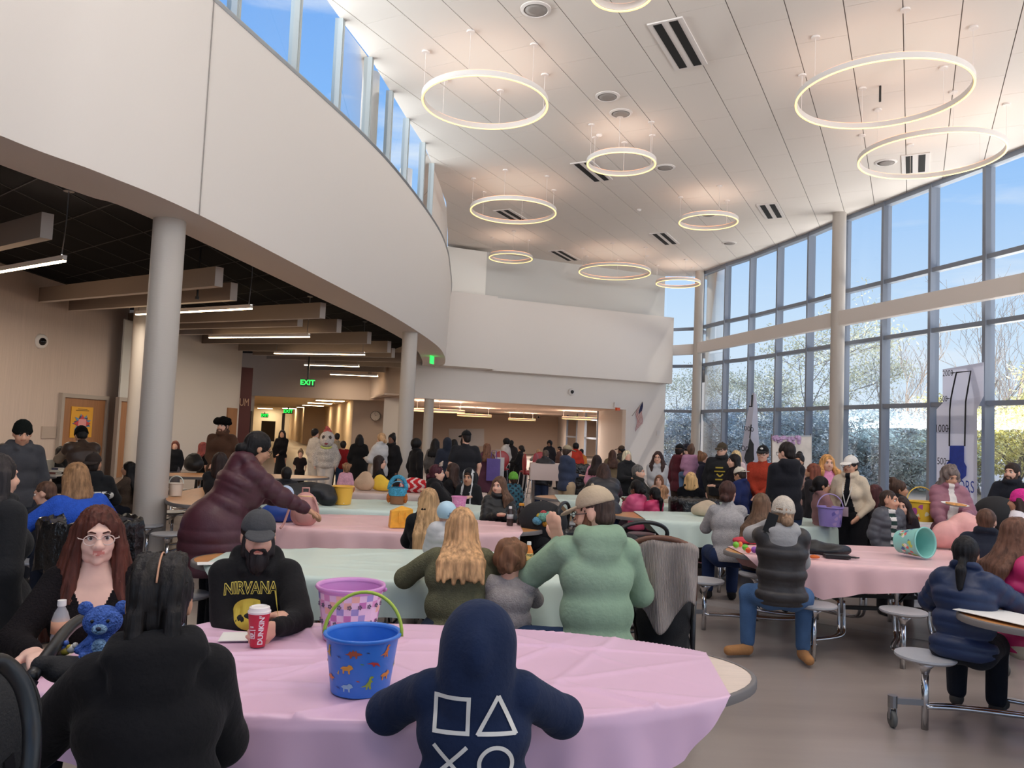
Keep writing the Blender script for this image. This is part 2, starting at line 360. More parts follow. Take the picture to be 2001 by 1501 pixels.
# doors in the left wall
WOODD = mat('wooden door', (160, 112, 76), .5, var=.12, vscale=3, stretch=(1, 6, .4), spec=.35)
def wall_door(n, y0, y1, z1, label, x=-10.79, split=None, handle=None):
    f = MB(); f.box((x + .03, y0 - .06, z1 / 2), (.1, .12, z1)); f.box((x + .03, y1 + .06, z1 / 2), (.1, .12, z1)); f.box((x + .03, (y0 + y1) / 2, z1 + .05), (.1, y1 - y0 + .24, .1))
    o = f.build('door_%d' % n, mat('door frame', (172, 160, 150), .5)); struct(o, label, 'door')
    MB().box((x + .01, (y0 + y1) / 2, z1 / 2), (.05, y1 - y0 - .01, z1 - .01)).build('door_leaf', WOODD, o)
    if split: MB().box((x + .045, split, z1 / 2), (.01, .03, z1)).build('leaf_joint', BLACKM, o)
    if handle:
        h = MB(); h.bar((x + .07, handle, .92), (x + .07, handle + .14, .92), .03, .03); h.cyl((x + .03, handle, .9), .03, .05); h.build('door_handle', STEEL, o)
    return o
yA, yB = at_plane(121, 780, (-10.79, 0, 0), (1, 0, 0))[1], at_plane(204, 780, (-10.79, 0, 0), (1, 0, 0))[1]
wall_door(1, yA, yB, 2.05, 'wooden door with a yellow poster in the ribbed left wall')
yC, yD = at_plane(230, 800, (-10.49, 0, 0), (1, 0, 0))[1], at_plane(262, 800, (-10.49, 0, 0), (1, 0, 0))[1]
wall_door(2, yC, yD, 2.05, 'narrow wooden door beside the wall column on the left', x=-10.48, split=yC + (yD - yC) * .72, handle=yC + (yD - yC) * .8)
MB().box((-10.46, (yC + yD) / 2 + .2, 3.2), (.04, yD - yC + .5, 2.1)).build('trim_3', GREYW); struct(bpy.data.objects['trim_3'], 'pale panel above the narrow wooden door', 'trim')
# maroon panel, corridor, headers
MAROON = mat('maroon panel', (84, 34, 30), .6)
a, c = at_d(465, 800, 29.75), at_d(490, 800, 30.1)
struct(MB().prism([(a[0], a[1]), (c[0], c[1]), (c[0] * 1.12, c[1] * 1.12), (a[0] * 1.12, a[1] * 1.12)], 0, 3.72).build('wall_maroon', MAROON), 'dark maroon wall panel beside the corridor', 'wall')
pl = (np.array(c) - np.array(a)) * [1, 1, 0]; pl /= np.linalg.norm(pl)
sign_text('UM', .42, at_d(478, 787, 29.7) - np.array([0, .03, 0]), pl, (0, 0, 1), mat('pale lettering', (190, 150, 120), .5), 'lettering', bpy.data.objects['wall_maroon'], sx=.62)
struct(MB().box((-10.49, 28.9, 1.05), (.1, .95, 2.1)).build('door_3', WOODD), 'wooden door left of the maroon panel', 'door')
TAUPE = mat('taupe wall', (192, 172, 156), .75, spec=.2)
CREAM = mat('cream wall', (226, 206, 180), .75, spec=.2, var=.05, vscale=3, stretch=(8, 8, .1))
struct(MB().hull8([(-12.8, 35.3, 2.8), (-6.5, 35.2, 2.8), (-6.5, 35.2, 4.8), (-12.8, 35.3, 4.8)], (0, .3, 0)).build('beam_1', TAUPE), 'taupe header over the corridor mouth', 'wall')
struct(MB().hull8([(-6.5, 35.2, 2.8), (-4.25, 29.3, 2.8), (-4.25, 29.3, 4.8), (-6.5, 35.2, 4.8)], (.3, .1, 0)).build('beam_2', TAUPE), 'taupe header turning from the corridor to the side room', 'wall')
b = MB(); b.prism([(-7.6, 37), (-14, 58), (-13.7, 58), (-7.3, 37)], 0, 2.85); struct(b.build('wall_corridor_right', CREAM), 'cream corridor wall with narrow door windows', 'wall')
b = MB(); b.prism([(-12.2, 36.5), (-27, 76), (-27.4, 76), (-12.6, 36.5)], 0, 2.85); struct(b.build('wall_corridor_left', CREAM), 'cream left corridor wall', 'wall')
b = MB(); b.prism([(-15.6, 58), (-13.7, 58), (-13.7, 58.2), (-15.6, 58.2)], 0, 2.85); struct(b.build('wall_alcove', TAUPE), 'taupe wall return in the corridor', 'wall')
b = MB(); b.prism([(-15.5, 58.2), (-21.5, 75), (-21.2, 75), (-15.2, 58.2)], 0, 2.85); struct(b.build('wall_corridor_far', CREAM), 'bright cream wall far down the corridor', 'wall')
b = MB(); b.prism([(-28, 75), (-20.5, 75), (-20.5, 75.2), (-28, 75.2)], 0, 2.85); struct(b.build('wall_corridor_end', mat('pale end wall', (236, 232, 220), .7)), 'pale end wall of the corridor', 'wall')
b = MB(); b.prism([(-13.2, 35.6), (-6.2, 35.6), (-6.2, 38), (-20, 76), (-30, 76)], 2.85, 2.9); struct(b.build('ceiling_corridor', mat('corridor ceiling', (222, 204, 178), .8)), 'pale tiled corridor ceiling', 'ceiling')
b = MB(); b.prism([(-7.6, 37.0), (-5.4, 36.5), (-5.4, 36.7), (-7.6, 37.2)], 0, 2.85); struct(b.build('wall_clock_side', TAUPE), 'taupe wall with a round clock', 'wall')
p, q = at_d(750, 800, 31.5), at_d(781, 800, 30.6); b = MB(); b.prism([(p[0], p[1]), (q[0], q[1]), (q[0] + .1, q[1] + .8), (p[0] + .1, p[1] + 5)], 0, 2.82); struct(b.build('wall_pier', WHITE), 'white pier between corridor and side room', 'wall')
# back wall of the hall
def BP(px, py, off=0.):
    return at_plane(px, py, np.append(back_a + BN * off, 0), np.append(BN, 0))
n3 = np.append(BN, 0)
jr = BP(1222, 850)[:2]; jl = BP(781, 850)[:2]; re = BP(1298, 850)[:2]; LI = back_a - BT * .2
b = MB(); zo = 2.79; th = -BN * .3
def slab(p, q, z0, z1, m, name, lab, off=None):
    t = th if off is None else off
    return struct(MB().prism([tuple(p), tuple(q), tuple(q + t), tuple(p + t)], z0, z1).build(name, m), lab, 'wall')
slab(jl, re, zo, 4.2, WHITE, 'wall_back_header', 'white wall over the wide opening to the side room')
slab(jr, re, 0, zo, WHITE, 'wall_back_pier', 'white wall right of the side room opening')
slab(back_a - BT * .4, back_b, 4.2, ZC, GREYW, 'wall_back_upper', 'grey upper back wall under the ceiling', -BN * .25)
def relief(tl, tr, br, bl, off, m, name, lab):
    q = [BP(*c, off) for c in (tl, tr, br, bl)]
    zt, zb = (q[0][2] + q[1][2]) / 2, (q[2][2] + q[3][2]) / 2
    for k, z in ((0, zt), (1, zt), (2, zb), (3, zb)): q[k][2] = z
    q[3][:2] = q[0][:2]; q[2][:2] = q[1][:2]
    return struct(MB().hull8(q, -n3 * off).build(name, m), lab, 'wall')
relief((968, 585), (1317, 618), (1314, 750), (966, 724), .75, WHITE, 'wall_back_box', 'long white box projecting from the back wall')
relief((872, 570), (973, 577), (969, 722), (868, 714), 1.05, WHITE, 'wall_back_block', 'white block projecting beside the balcony end')
relief((872, 484), (952, 490), (952, 575), (872, 570), .5, mat('bright white paint', (238, 236, 230), .6), 'wall_back_panel', 'bright white panel high beside the clerestory')
# side room behind the opening
d2 = np.array([-.05, 1.0]); 
WARMW = mat('side room paint', (214, 194, 178), .75, spec=.2)
p0, p1 = at_d(690, 830, 58)[:2], at_d(1091, 830, 58)[:2]
struct(MB().prism([tuple(p0), tuple(p1), (p1[0], 58.3), (p0[0], 58.3)], 0, 2.9).build('wall_room_back', WARMW), 'beige far wall of the side room', 'wall')
b = MB(); segs = [(1222, 33.4), (1168, 39.0), (1144, 43), (1128, 46), (1108, 51), (1096, 55), (1090, 58)]
pts = [at_d(x, 840, d)[:2] for x, d in segs]
for i, solid in enumerate((1, 0, 1, 0, 1, 1)):
    a, c = pts[i], pts[i + 1]
    if solid: b.prism([tuple(a), tuple(c), (c[0] + .3, c[1]), (a[0] + .3, a[1])], 0, 2.9)
    else:
        w = MB(); w.bar((a[0], a[1], 1.45), (c[0], c[1], 1.45), .1, .1); w.bar((a[0], a[1], 0), (a[0], a[1], 2.9), .12, .12, up=(1, 0, 0)); w.bar((c[0], c[1], 0), (c[0], c[1], 2.9), .12, .12, up=(1, 0, 0))
        o = struct(w.build('window_%d' % (30 + i), FRAME), 'tall narrow window in the side room wall', 'window')
        MB().add([(a[0], a[1], 0), (c[0], c[1], 0), (c[0], c[1], 2.9), (a[0], a[1], 2.9)], [(0, 1, 2, 3)]).build('glass_pane', GLASS, o)
struct(b.build('wall_room_right', PALEW), 'side room wall broken by narrow windows', 'wall')
lr = back_a - BT * 3
b = MB(); b.prism([tuple(jl - BT * .6 - BN * .3), tuple(jr - BN * .3), (p1[0] + 1, 58.3), (p0[0] - 1, 58.3)], 2.86, 2.92)
struct(b.build('ceiling_room', WARMW), 'low ceiling of the side room', 'ceiling')
o = MB().hull8([at_d(877, 838, 57.9), at_d(946, 838, 57.9), at_d(946, 872, 57.9), at_d(877, 872, 57.9)], (0, .05, 0)).build('whiteboard', mat('whiteboard', (205, 200, 198), .3)); tag(o, 'pale whiteboard on the far wall of the side room', 'whiteboard')
# window wall
MZ = [2.83, 4.8, 6.43]
for i in range(len(win_pts) - 1):
    (x0, y0), (x1, y1) = win_pts[i], win_pts[i + 1]; f = MB()
    f.bar((x0, y0, 0), (x0, y0, ZC), .13, .24, up=(1, 0, 0))
    for z in MZ: f.bar((x0, y0, z), (x1, y1, z), .2, .12)
    f.bar((x0, y0, ZC - .06), (x1, y1, ZC - .06), .22, .14); f.bar((x0, y0, .08), (x1, y1, .08), .22, .16)
    if i == len(win_pts) - 2: f.bar((x1, y1, 0), (x1, y1, ZC), .3, .2, up=(1, 0, 0))
    w = f.build('window_%d' % (10 + i), FRAME); struct(w, 'tall window bay of the curved glass wall on the right', 'window')
    MB().add([(x0, y0, .1), (x1, y1, .1), (x1, y1, ZC), (x0, y0, ZC)], [(0, 1, 2, 3)]).build('glass_pane', GLASS, w)
f = MB(); a, c = np.array([re[0], re[1]]), np.array([7.95, 33.1])
a2 = a - BN * .1
for z in MZ: f.bar((a2[0], a2[1], z), (c[0], c[1], z), .2, .12)
w = struct(f.build('window_40', FRAME), 'narrow window bay between back wall and corner column', 'window')
MB().add([(a2[0], a2[1], 0), (c[0], c[1], 0), (c[0], c[1], ZC), (a2[0], a2[1], ZC)], [(0, 1, 2, 3)]).build('glass_pane', GLASS, w)
bb = MB(); bb.bar((a2[0], a2[1], 5.5), (c[0] - .1, c[1] - .3, 5.5), .22, .44); bp = [at_d(1363, 700, 32.4)[:2], at_d(1636, 700, 23.3)[:2], np.array([11.5, 17.2]), np.array([12.5, 11.5]), np.array([13.2, 6]), np.array([13.4, -8])]
for i in range(len(bp) - 1): bb.bar((bp[i][0], bp[i][1], 5.5), (bp[i + 1][0], bp[i + 1][1], 5.5), .22, .44)
struct(bb.build('beam_window', WHITE), 'white steel beam running along the glass wall', 'beam')
# outside ground
struct(MB().box((60, 40, -.45), (110, 180, .2)).build('ground', mat('dry lawn', (128, 124, 104), .95, var=.25, vscale=.6)), 'pale dry lawn outside the glass wall', 'ground')
#@@OBJ
b = MB(); b.prism([(-40, 30.5), tuple(back_a - BN * .3), tuple(back_b - BN * .3 - BT * .4), (5.2, 58.5), (5.2, 80), (-40, 80)], 5.0, 5.1)  # unseen slab added to keep the sun out of the corridor
struct(b.build('roof', WHITE), 'unseen roof slab added over the corridor and side room', 'roof')
RINGW0 = mat('pendant white', (222, 216, 212), .5)
LAMPP = mat('corridor fill panel', (255, 244, 220), .5, emit=(255, 226, 180), estr=14)  # glowing panels added to brighten the corridor
for k, (x, y) in enumerate(((-9.2, 39), (-11.2, 45), (-13.4, 52), (-16, 60), (-19.5, 68), (-23.5, 73.5))):
    t = thing('corridor_fill', ('added lamp panel in the corridor ceiling, %s from the hall') % ('first', 'second', 'third', 'fourth', 'fifth', 'sixth')[k], 'ceiling lamp', (x, y, 2.83), .29, 'added lamp panels in the corridor ceiling')
    MB().box((0, 0, 0), (1.5, 1.5, .04)).build('lamp_frame', RINGW0, t); MB().box((0, 0, -.02), (1.35, 1.35, .02)).build('diffuser', LAMPP, t)
for n, px, d, lab in ((4, 486, 36.2, 'dark open door edge on the left of the corridor mouth'), (5, 552, 41, 'dark open door edge in the middle of the corridor')):
    p = at_d(px, 850, d); o = MB().box((0, 0, 1.05), (.14, .9, 2.1), rz=.3).build('door_%d' % n, mat('dark door', (30, 27, 27), .5)); o.location = (p[0], d, 0); struct(o, lab, 'door')
p = at_d(523, 855, 46); t = thing('display_screen', 'dark display screen on a stand down the corridor', 'screen', (p[0], 46, 0), .1); MB().box((0, 0, 1.05), (.8, .08, 1.2)).build('screen_panel', mat('dark screen', (24, 24, 28), .3), t); MB().box((0, 0, .22), (.1, .3, .45)).build('screen_stand', mat('dark door', (30, 27, 27), .5), t)
# ------------------------------------------------------------------ ring pendants
RINGW = mat('pendant white', (222, 216, 212), .5)
STRIP = mat('warm light strip', (255, 236, 190), .5, emit=(255, 214, 132), estr=1.7)
UPGLOW = mat('warm uplight strip', (255, 220, 180), .5, emit=(255, 148, 84), estr=3.6)
def ring(name, label, c, r, canopies=6, w=.05, h=.10, zc=None, group=None, up=None):
    t = thing(name, label, 'pendant lamp', c, 0, group); n = 72
    def rev(prof, nm, m):
        b = MB(); vs = [(rr * math.cos(2 * math.pi * k / n), rr * math.sin(2 * math.pi * k / n), z) for rr, z in prof for k in range(n)]; L = len(prof)
        b.add(vs, [(i * n + k, i * n + (k + 1) % n, ((i + 1) % L) * n + (k + 1) % n, ((i + 1) % L) * n + k) for i in range(L) for k in range(n)]); return b.build(nm, m, t, auto=35)
    rev([(r - w, 0), (r, 0), (r, h), (r - w, h)], 'ring_body', RINGW)
    rev([(r - w + .012, -.012), (r - .006, -.012), (r - .006, .004), (r - w + .012, .004)], 'light_strip', STRIP)
    rev([(r - w + .012, h - .004), (r - .012, h - .004), (r - .012, h + .008), (r - w + .012, h + .008)], 'uplight_strip', up or UPGLOW)
    if zc and up:
        l = lamp('room_uplight', 'AREA', (0, 0, h + .02), 70, (1, .82, .66), (0, 0, 1), shape='DISK', size=2 * r); l.parent = t; l = lamp('room_downlight', 'AREA', (0, 0, -.02), 230, (1, .88, .76), (0, 0, -1), shape='DISK', size=2 * r); l.parent = t
    if zc and up is None:
        l = lamp('pendant_uplight', 'AREA', (0, 0, h + .02), 6.5 * r, (1, .80, .64), (0, 0, 1), shape='DISK', size=2 * r); l.parent = t
    if zc:
        for k in range(canopies):
            a = 2 * math.pi * (k + .3) / canopies; x, y = (r - w / 2) * math.cos(a), (r - w / 2) * math.sin(a)
            MB().tube([(x, y, h), (x, y, zc - c[2])], .004, 5).build('cable', RINGW, t)
            MB().cyl((x, y, zc - c[2] - .03), .075, .03, 16).build('canopy', RINGW, t)
    return t
for px, py, wpx, lab in ((948, 200, 254, 'large ring pendant nearest the curved balcony, over the middle'), (1722, 185, 327, 'largest ring pendant near the glass wall, upper of an overlapping two'),
                         (1817, 304, 265, 'large tilted looking ring pendant just before the tall window glass'), (1214, 318, 138, 'small ring pendant in the middle beside a slot vent and a ceiling speaker'),
                         (1003, 412, 172, 'middle sized ring pendant circling a slot vent near the balcony'), (1384, 432, 116, 'small ring pendant circling a ceiling speaker towards the glass wall'),
                         (998, 503, 87, 'small ring pendant before the grey upper back wall, beside the bright panel'), (1201, 531, 142, 'wide ring pendant before the grey back wall, between two small ones'),
                         (1325, 553, 87, 'small ring pendant at the far corner column of the glass wall'), (1215, -16, 128, 'ring pendant cut off by the top edge of the picture')):
    p = at_z(px, py, 8.02); d = p[1]
    ring('ring_pendant', lab, (p[0], p[1], 7.98), wpx / 1500 * d / 2 / 1.0, 6 if wpx > 130 else 3, zc=ZC, group='ring pendants under the hall ceiling')
for (x, y), r, lab in (((-1.6, 3.4), 1.2, 'added unseen ring pendant above the near tables, over the lilac cloth'), ((3.4, 2.4), 1.35, 'added unseen ring pendant above the right aisle behind the picture edge'), ((7.4, 5.6), 1.2, 'added unseen ring pendant by the glass wall above the picture edge'), ((1.2, -3.2), 1.3, 'added unseen ring pendant behind the viewpoint')):
    t = ring('ring_pendant', lab, (x, y, 7.98), r, 6, zc=ZC, group='ring pendants under the hall ceiling'); l = lamp('pendant_fill', 'AREA', (0, 0, -.02), 105, (1, .95, .89), (0, 0, -1), shape='DISK', size=2 * r); l.parent = t  # pendants and their downward fill added out of view for the near tables
for px, py, d, r, lab in ((858, 803, 34, 1.15, 'flat ring lamp in the side room behind the far column'), (927, 812, 42, .95, 'flat ring lamp over the dark shirted man in the side room'),
                          (1020, 820, 50, .9, 'flat ring lamp deepest in the side room'), (1134, 818, 40.5, .98, 'flat ring lamp by the side room windows')):
    p = at_d(px, py, d); ring('room_ring_lamp', lab, (p[0], p[1], p[2] - .04), r, 3, zc=2.86, group='ring lamps in the side room', h=.09, up=mat('side room uplight', (255, 220, 180), .5, emit=(255, 170, 110), estr=14))
# ------------------------------------------------------------------ baffles and linear lights under the balcony
BAFF = mat('felt baffle', (150, 136, 126), .9, spec=.1, bump=.1, bscale=200)
BAFE = mat('pale baffle edge', (196, 188, 182), .8)
ends = [(90, 466, 3.84, .32), (427, 560, 3.84, .32), (456, 587, 3.84, .32), (630, 622, 3.84, .32), (586, 638, 3.84, .3), (662, 650, 3.84, .32), (721, 672, 3.84, .32), (760, 689, 3.84, .34), (768, 699, 3.84, .3), (788, 708, 3.84, .32), (786, 718, 3.84, .3), (752, 728, 3.84, .3), (740, 738, 3.84, .3)]
names = ['first baffle from the camera, cut off by the left edge', 'second baffle, its end just right of the nearest column', 'third baffle, with a black sprinkler head before it', 'long fourth baffle behind the second linear lamp', 'short fifth baffle', 'sixth baffle from the camera', 'seventh baffle behind the third linear lamp', 'eighth baffle, its white end near the middle column', 'ninth baffle close behind the eighth', 'tenth baffle reaching behind the middle column', 'eleventh baffle above the fifth linear lamp', 'twelfth baffle toward the exit sign', 'last baffle before the corridor header']
def reach(p, lim=-10.75):
    return p + DV * ((lim - p[0]) / DV[0])
for (px, py, z, h), nm in zip(ends, names):
    p = at_z(px, py, z); q = reach(p, -10.7 if p[1] < 22 else -9.9)
    if p[1] > 26: q = p + DV * min(5.2, np.linalg.norm(q - p))
    up = np.array([0, 0, h]); off = DP * .07; b = MB()
    b.hull8([p - off, q - off, q - off + up, p - off + up], off * 2, 0)
    o = b.build('ceiling_baffle', [BAFF, BAFE])
    for f in o.data.polygons:
        n = f.normal
        if abs(n.z) > .8 or abs(n.dot(Vector(DV))) > .8: f.material_index = 1
    tag(o, 'taupe hanging ' + nm if nm.split()[0] != 'last' else 'taupe hanging baffle, ' + nm, 'ceiling baffle', 'acoustic baffles under the balcony')
LED = mat('linear lamp diffuser', (255, 240, 215), .5, emit=(255, 222, 176), estr=19)
for (px, py, L, lab, dx) in ((126, 511, 6, 'linear lamp nearest the camera, cut by the left edge', 0), (491, 604, 4.6, 'long linear lamp behind the nearest column', 0), (604, 659, 4.6, 'linear lamp ending before the seventh baffle', 0), (712, 694, 4.6, 'linear lamp left of the middle column', 0),
                         (701, 717, 3.2, 'shorter linear lamp above the exit sign', 0), (738, 736, 3.2, 'linear lamp just right of the exit sign', 0), (702, 746, 3.2, 'last linear lamp, behind the exit sign', 0)):
    p = at_z(px, py, 3.72); q = p + DV * L
    if q[0] < -10.6: q = reach(p, -10.6)
    t = thing('linear_lamp', 'slim ' + lab, 'linear lamp', p, 0, 'linear lamps under the balcony'); d = q - p
    MB().bar((0, 0, .05), d + (0, 0, .05), .055, .07).build('lamp_body', RINGW, t)
    MB().bar((0, 0, .005), d + (0, 0, .005), .045, .02).build('diffuser', LED, t)
    l = lamp('linear_light', 'AREA', d / 2 + np.array([0, 0, -.012]), 26 * L, (1, .86, .70), None, shape='RECTANGLE', size=float(np.linalg.norm(d)), size_y=.03); l.parent = t; l.rotation_euler = (0, 0, math.atan2(d[1], d[0]))
    for s in (.02, .98):
        e = d * s; MB().tube([e + (0, 0, .08), e + (.02, .02, .6), e + (.02, .02, 1.0)], .008, 5).build('hanger', STEEL, t)
        MB().cyl(e + (.02, .02, .98), .07, .03, 14).build('canopy', STEEL, t)
# ------------------------------------------------------------------ ceiling vents, speakers, small fittings
BLK = mat('vent slot black', (12, 12, 12), .8)
for px, py, L, lab in ((1326, 87, 1.7, 'double slot vent nearest the camera, above the middle'), (1157, 335, 1.5, 'double slot vent half behind the small middle ring pendant'), (1003, 423, 1.6, 'double slot vent inside the middle sized ring pendant'), (1789, 319, 1.3, 'double slot vent inside the ring pendant by the glass wall'),
                  (1507, 412, 1.5, 'double slot vent alone near the tall window column'), (1299, 466, 1.6, 'double slot vent beside the ring pendant circling a speaker'), (1103, 499, 1.7, 'double slot vent before the grey back wall')):
    p = at_z(px, py, ZC); t = thing('slot_vent', lab, 'ceiling vent', (p[0], p[1], ZC - .01), -GA, 'double slot vents in the hall ceiling')
    MB().box((0, 0, 0), (.62, L + .1, .03)).build('vent_frame', RINGW, t)
    for s in (-.14, .14): MB().box((s, 0, -.012), (.15, L, .02)).build('slot', BLK, t)
SPK = mat('speaker mesh', (150, 143, 138), .8, bump=.4, bscale=300)
for px, py, lab in ((1047, 18, 'round ceiling speaker at the top edge, nearest'), (1187, 188, 'round ceiling speaker, first of two close together'), (1213, 221, 'round ceiling speaker, second of two close together'), (1300, 327, 'round ceiling speaker right of the small middle ring'), (1384, 419, 'round ceiling speaker inside a small ring pendant'), (1425, 475, 'round ceiling speaker farthest, toward the window wall'), (1731, 317, 'round ceiling speaker inside the ring pendant by the glass wall')):
    p = at_z(px, py, ZC); t = thing('ceiling_speaker', lab, 'speaker', (p[0], p[1], ZC), 0, 'round speakers in the hall ceiling')
    MB().lathe([(.26, .01), (.26, -.015), (.21, -.03), (.2, -.02)], n=32).build('speaker_rim', RINGW, t, auto=40)
    MB().lathe([(.2, -.022), (.1, -.03), (0, -.032)], n=32).build('speaker_grille', SPK, t, smooth=True)
for px, py, lab in ((1249, 409, 'small white smoke detector on the hall ceiling in the middle'), (1171, 263, 'small white detector by the canopies of the small middle ring')):
    p = at_z(px, py, ZC); o = MB().lathe([(.07, .0), (.07, -.03), (.04, -.06), (0, -.06)], p, 20).build('smoke_detector', RINGW, smooth=True); tag(o, lab, 'smoke detector')
p = at_z(1720, 168, ZC); o = MB().tube([p, p + (0, 0, -.32)], .022, 8).build('hanging_sensor', BLACKP); tag(o, 'black rod hanging from the ceiling inside the largest ring pendant', 'sensor')
for px, py, d, lab in ((386, 572, 13.6, 'black sprinkler head at the third baffle'),):
    p = at_d(px, py, d); b = MB(); b.tube([p + (0, 0, -.08), p + (0, 0, .9)], .02, 8); b.cyl(p + (0, 0, -.12), .035, .05, 10); tag(b.build('sprinkler_head', BLACKP), lab, 'sprinkler')
def dome_cam(p, n, r, lab):
    R = Vector(n).to_track_quat('Z', 'Y').to_matrix(); t = thing('dome_camera', lab, 'security camera', p)
    MB().lathe([(r, -.03), (r, .02), (r * .85, .05), (r * .5, .06)], n=24, R=R).build('camera_housing', RINGW, t, auto=50)
    MB().ball(R @ Vector((0, 0, .05)), r * .52, 16).build('camera_dome', mat('smoked dome', (14, 14, 18), .12), t, smooth=True)
p = at_plane(77, 667, (-10.8, 0, 0), (1, 0, 0)); dome_cam(p + (.03, 0, 0), (1, -.4, -.1), .17, 'white dome camera on the ribbed left wall')
p = BP(1117, 766, .06); dome_cam(p, n3, .15, 'white dome camera over the side room opening')
p = at_d(1052, 815, 57.5); dome_cam(p, (0, -1, -.3), .14, 'dark dome camera deep in the side room')
# exit signs
GREEN = mat('exit sign green', (60, 255, 110), .5, emit=(40, 255, 90), estr=1.6)
def exit_sign(px, py, d, lab, sc=1., txt=True, rz=0, hang=.2):
    p = at_d(px, py, d); t = thing('exit_sign', lab, 'exit sign', p, rz)
    MB().box((0, .02, 0), (.62 * sc, .05, .34 * sc)).build('sign_panel', mat('sign plate', (38, 40, 38), .4), t)
    sign_text('EXIT', .32 * sc, (0, -.012, 0), (1, 0, 0), (0, 0, 1), GREEN, 'lettering', t, bold=.006)
    MB().bar((0, .02, .17 * sc), (0, .02, .17 * sc + hang), .06, .04).build('sign_bracket', BLACKP, t)
exit_sign(601, 748, 27.5, 'green lit exit sign hanging before the corridor', .8, hang=1.62)
exit_sign(563, 804, 44, 'small green exit sign down the corridor, right one', .8, hang=.1)
exit_sign(517, 812, 60, 'small green exit sign deepest in the corridor', .9, hang=.1)
p = at_d(844, 702, 25.4); t = thing('exit_sign', 'edge-on green exit sign under the balcony end', 'exit sign', p, math.radians(80))
MB().box((0, 0, 0), (.4, .03, .3)).build('sign_panel', GREEN, t); MB().box((0, 0, .18), (.3, .05, .06)).build('sign_bracket', RINGW, t)
# clock, strobe, flag, thermostat, light switch plates
def clock(px, py, d, r, lab):
    p = at_d(px, py, d); t = thing('wall_clock', lab, 'clock', p); R = Matrix.Rotation(math.pi / 2, 3, 'X')
    MB().lathe([(r, 0), (r, .05), (r * .9, .06), (r * .9, .045)], n=32, R=R).build('clock_rim', mat('clock rim', (84, 78, 74), .4), t)
    MB().lathe([(r * .9, .052), (0, .052)], n=32, R=R, caps=False).build('clock_face', mat('clock face', (196, 182, 168), .5), t)
    b = MB(); b.bar((0, -.05, 0), (r * .45, -.05, r * .25), .02, .01); b.bar((0, -.05, 0), (-r * .2, -.05, r * .65), .015, .01); b.build('clock_hands', BLACKP, t)
    b = MB()
    for k in range(12):
        a = k * math.pi / 6; b.bar((r * .72 * math.cos(a), -.05, r * .72 * math.sin(a)), (r * .82 * math.cos(a), -.05, r * .82 * math.sin(a)), .02, .01)
    b.build('hour_marks', BLACKP, t)
clock(734, 813, 36.4, .24, 'round wall clock on the taupe wall by the corridor')
p = BP(1203, 795, .02); t = thing('strobe_light', 'white box with an orange strobe lamp above the opening', 'strobe', p)
MB().box(n3 * .05 + (0, 0, .08), (.22, .12, .2), rz=.4).build('strobe_box', RINGW, t); MB().box(n3 * .08 + (.05, 0, -.1), (.15, .14, .12), rz=.4).build('strobe_lens', mat('orange lens', (214, 84, 40), .2), t)
p = BP(1286, 847, .01); o = MB().box(p + n3 * .02, (.2, .05, .2), rz=.4).build('wall_switch', RINGW); tag(o, 'small white plate on the wall left of the windows', 'switch plate')
o = MB().box(at_plane(95, 845, (-10.79, 0, 0), (1, 0, 0)), (.03, .55, .28)).build('wall_sign', mat('pale plate', (180, 164, 152), .4)); tag(o, 'pale rectangular wall plate left of the poster door', 'wall plate')
a, b_ = BP(1235, 813, .03), BP(1256, 785, .5); a = np.array(a); b_ = np.array(b_)
t = thing('wall_flag', 'small American flag on a slanted staff on the white wall', 'flag', a)
MB().tube([(0, 0, 0), b_ - a], .012, 8).build('flag_staff', mat('flag staff', (150, 140, 130), .4), t)
b = MB(); e = b_ - a; s0 = e * .45; nx = 10
for j in range(13):
    for i in range(nx):
        def fp(u, v): q = s0 + (e - s0) * (1 - v); return q + np.array([.03 * math.sin(u * 9 + v * 3), .06 * math.sin(u * 7), -.95 * u + .0])  # cloth hangs down from the staff
        u0, u1, v0, v1 = i / nx, (i + 1) / nx, j / 13, (j + 1) / 13
        blue = j < 7 and i < 4
        b.add([fp(u0, v0), fp(u1, v0), fp(u1, v1), fp(u0, v1)], [(0, 1, 2, 3)], 2 if blue else j % 2)
b.build('flag_cloth', [mat('flag red', (150, 40, 56), .8), mat('flag white', (225, 222, 225), .8), mat('flag blue', (40, 46, 84), .8)], t)
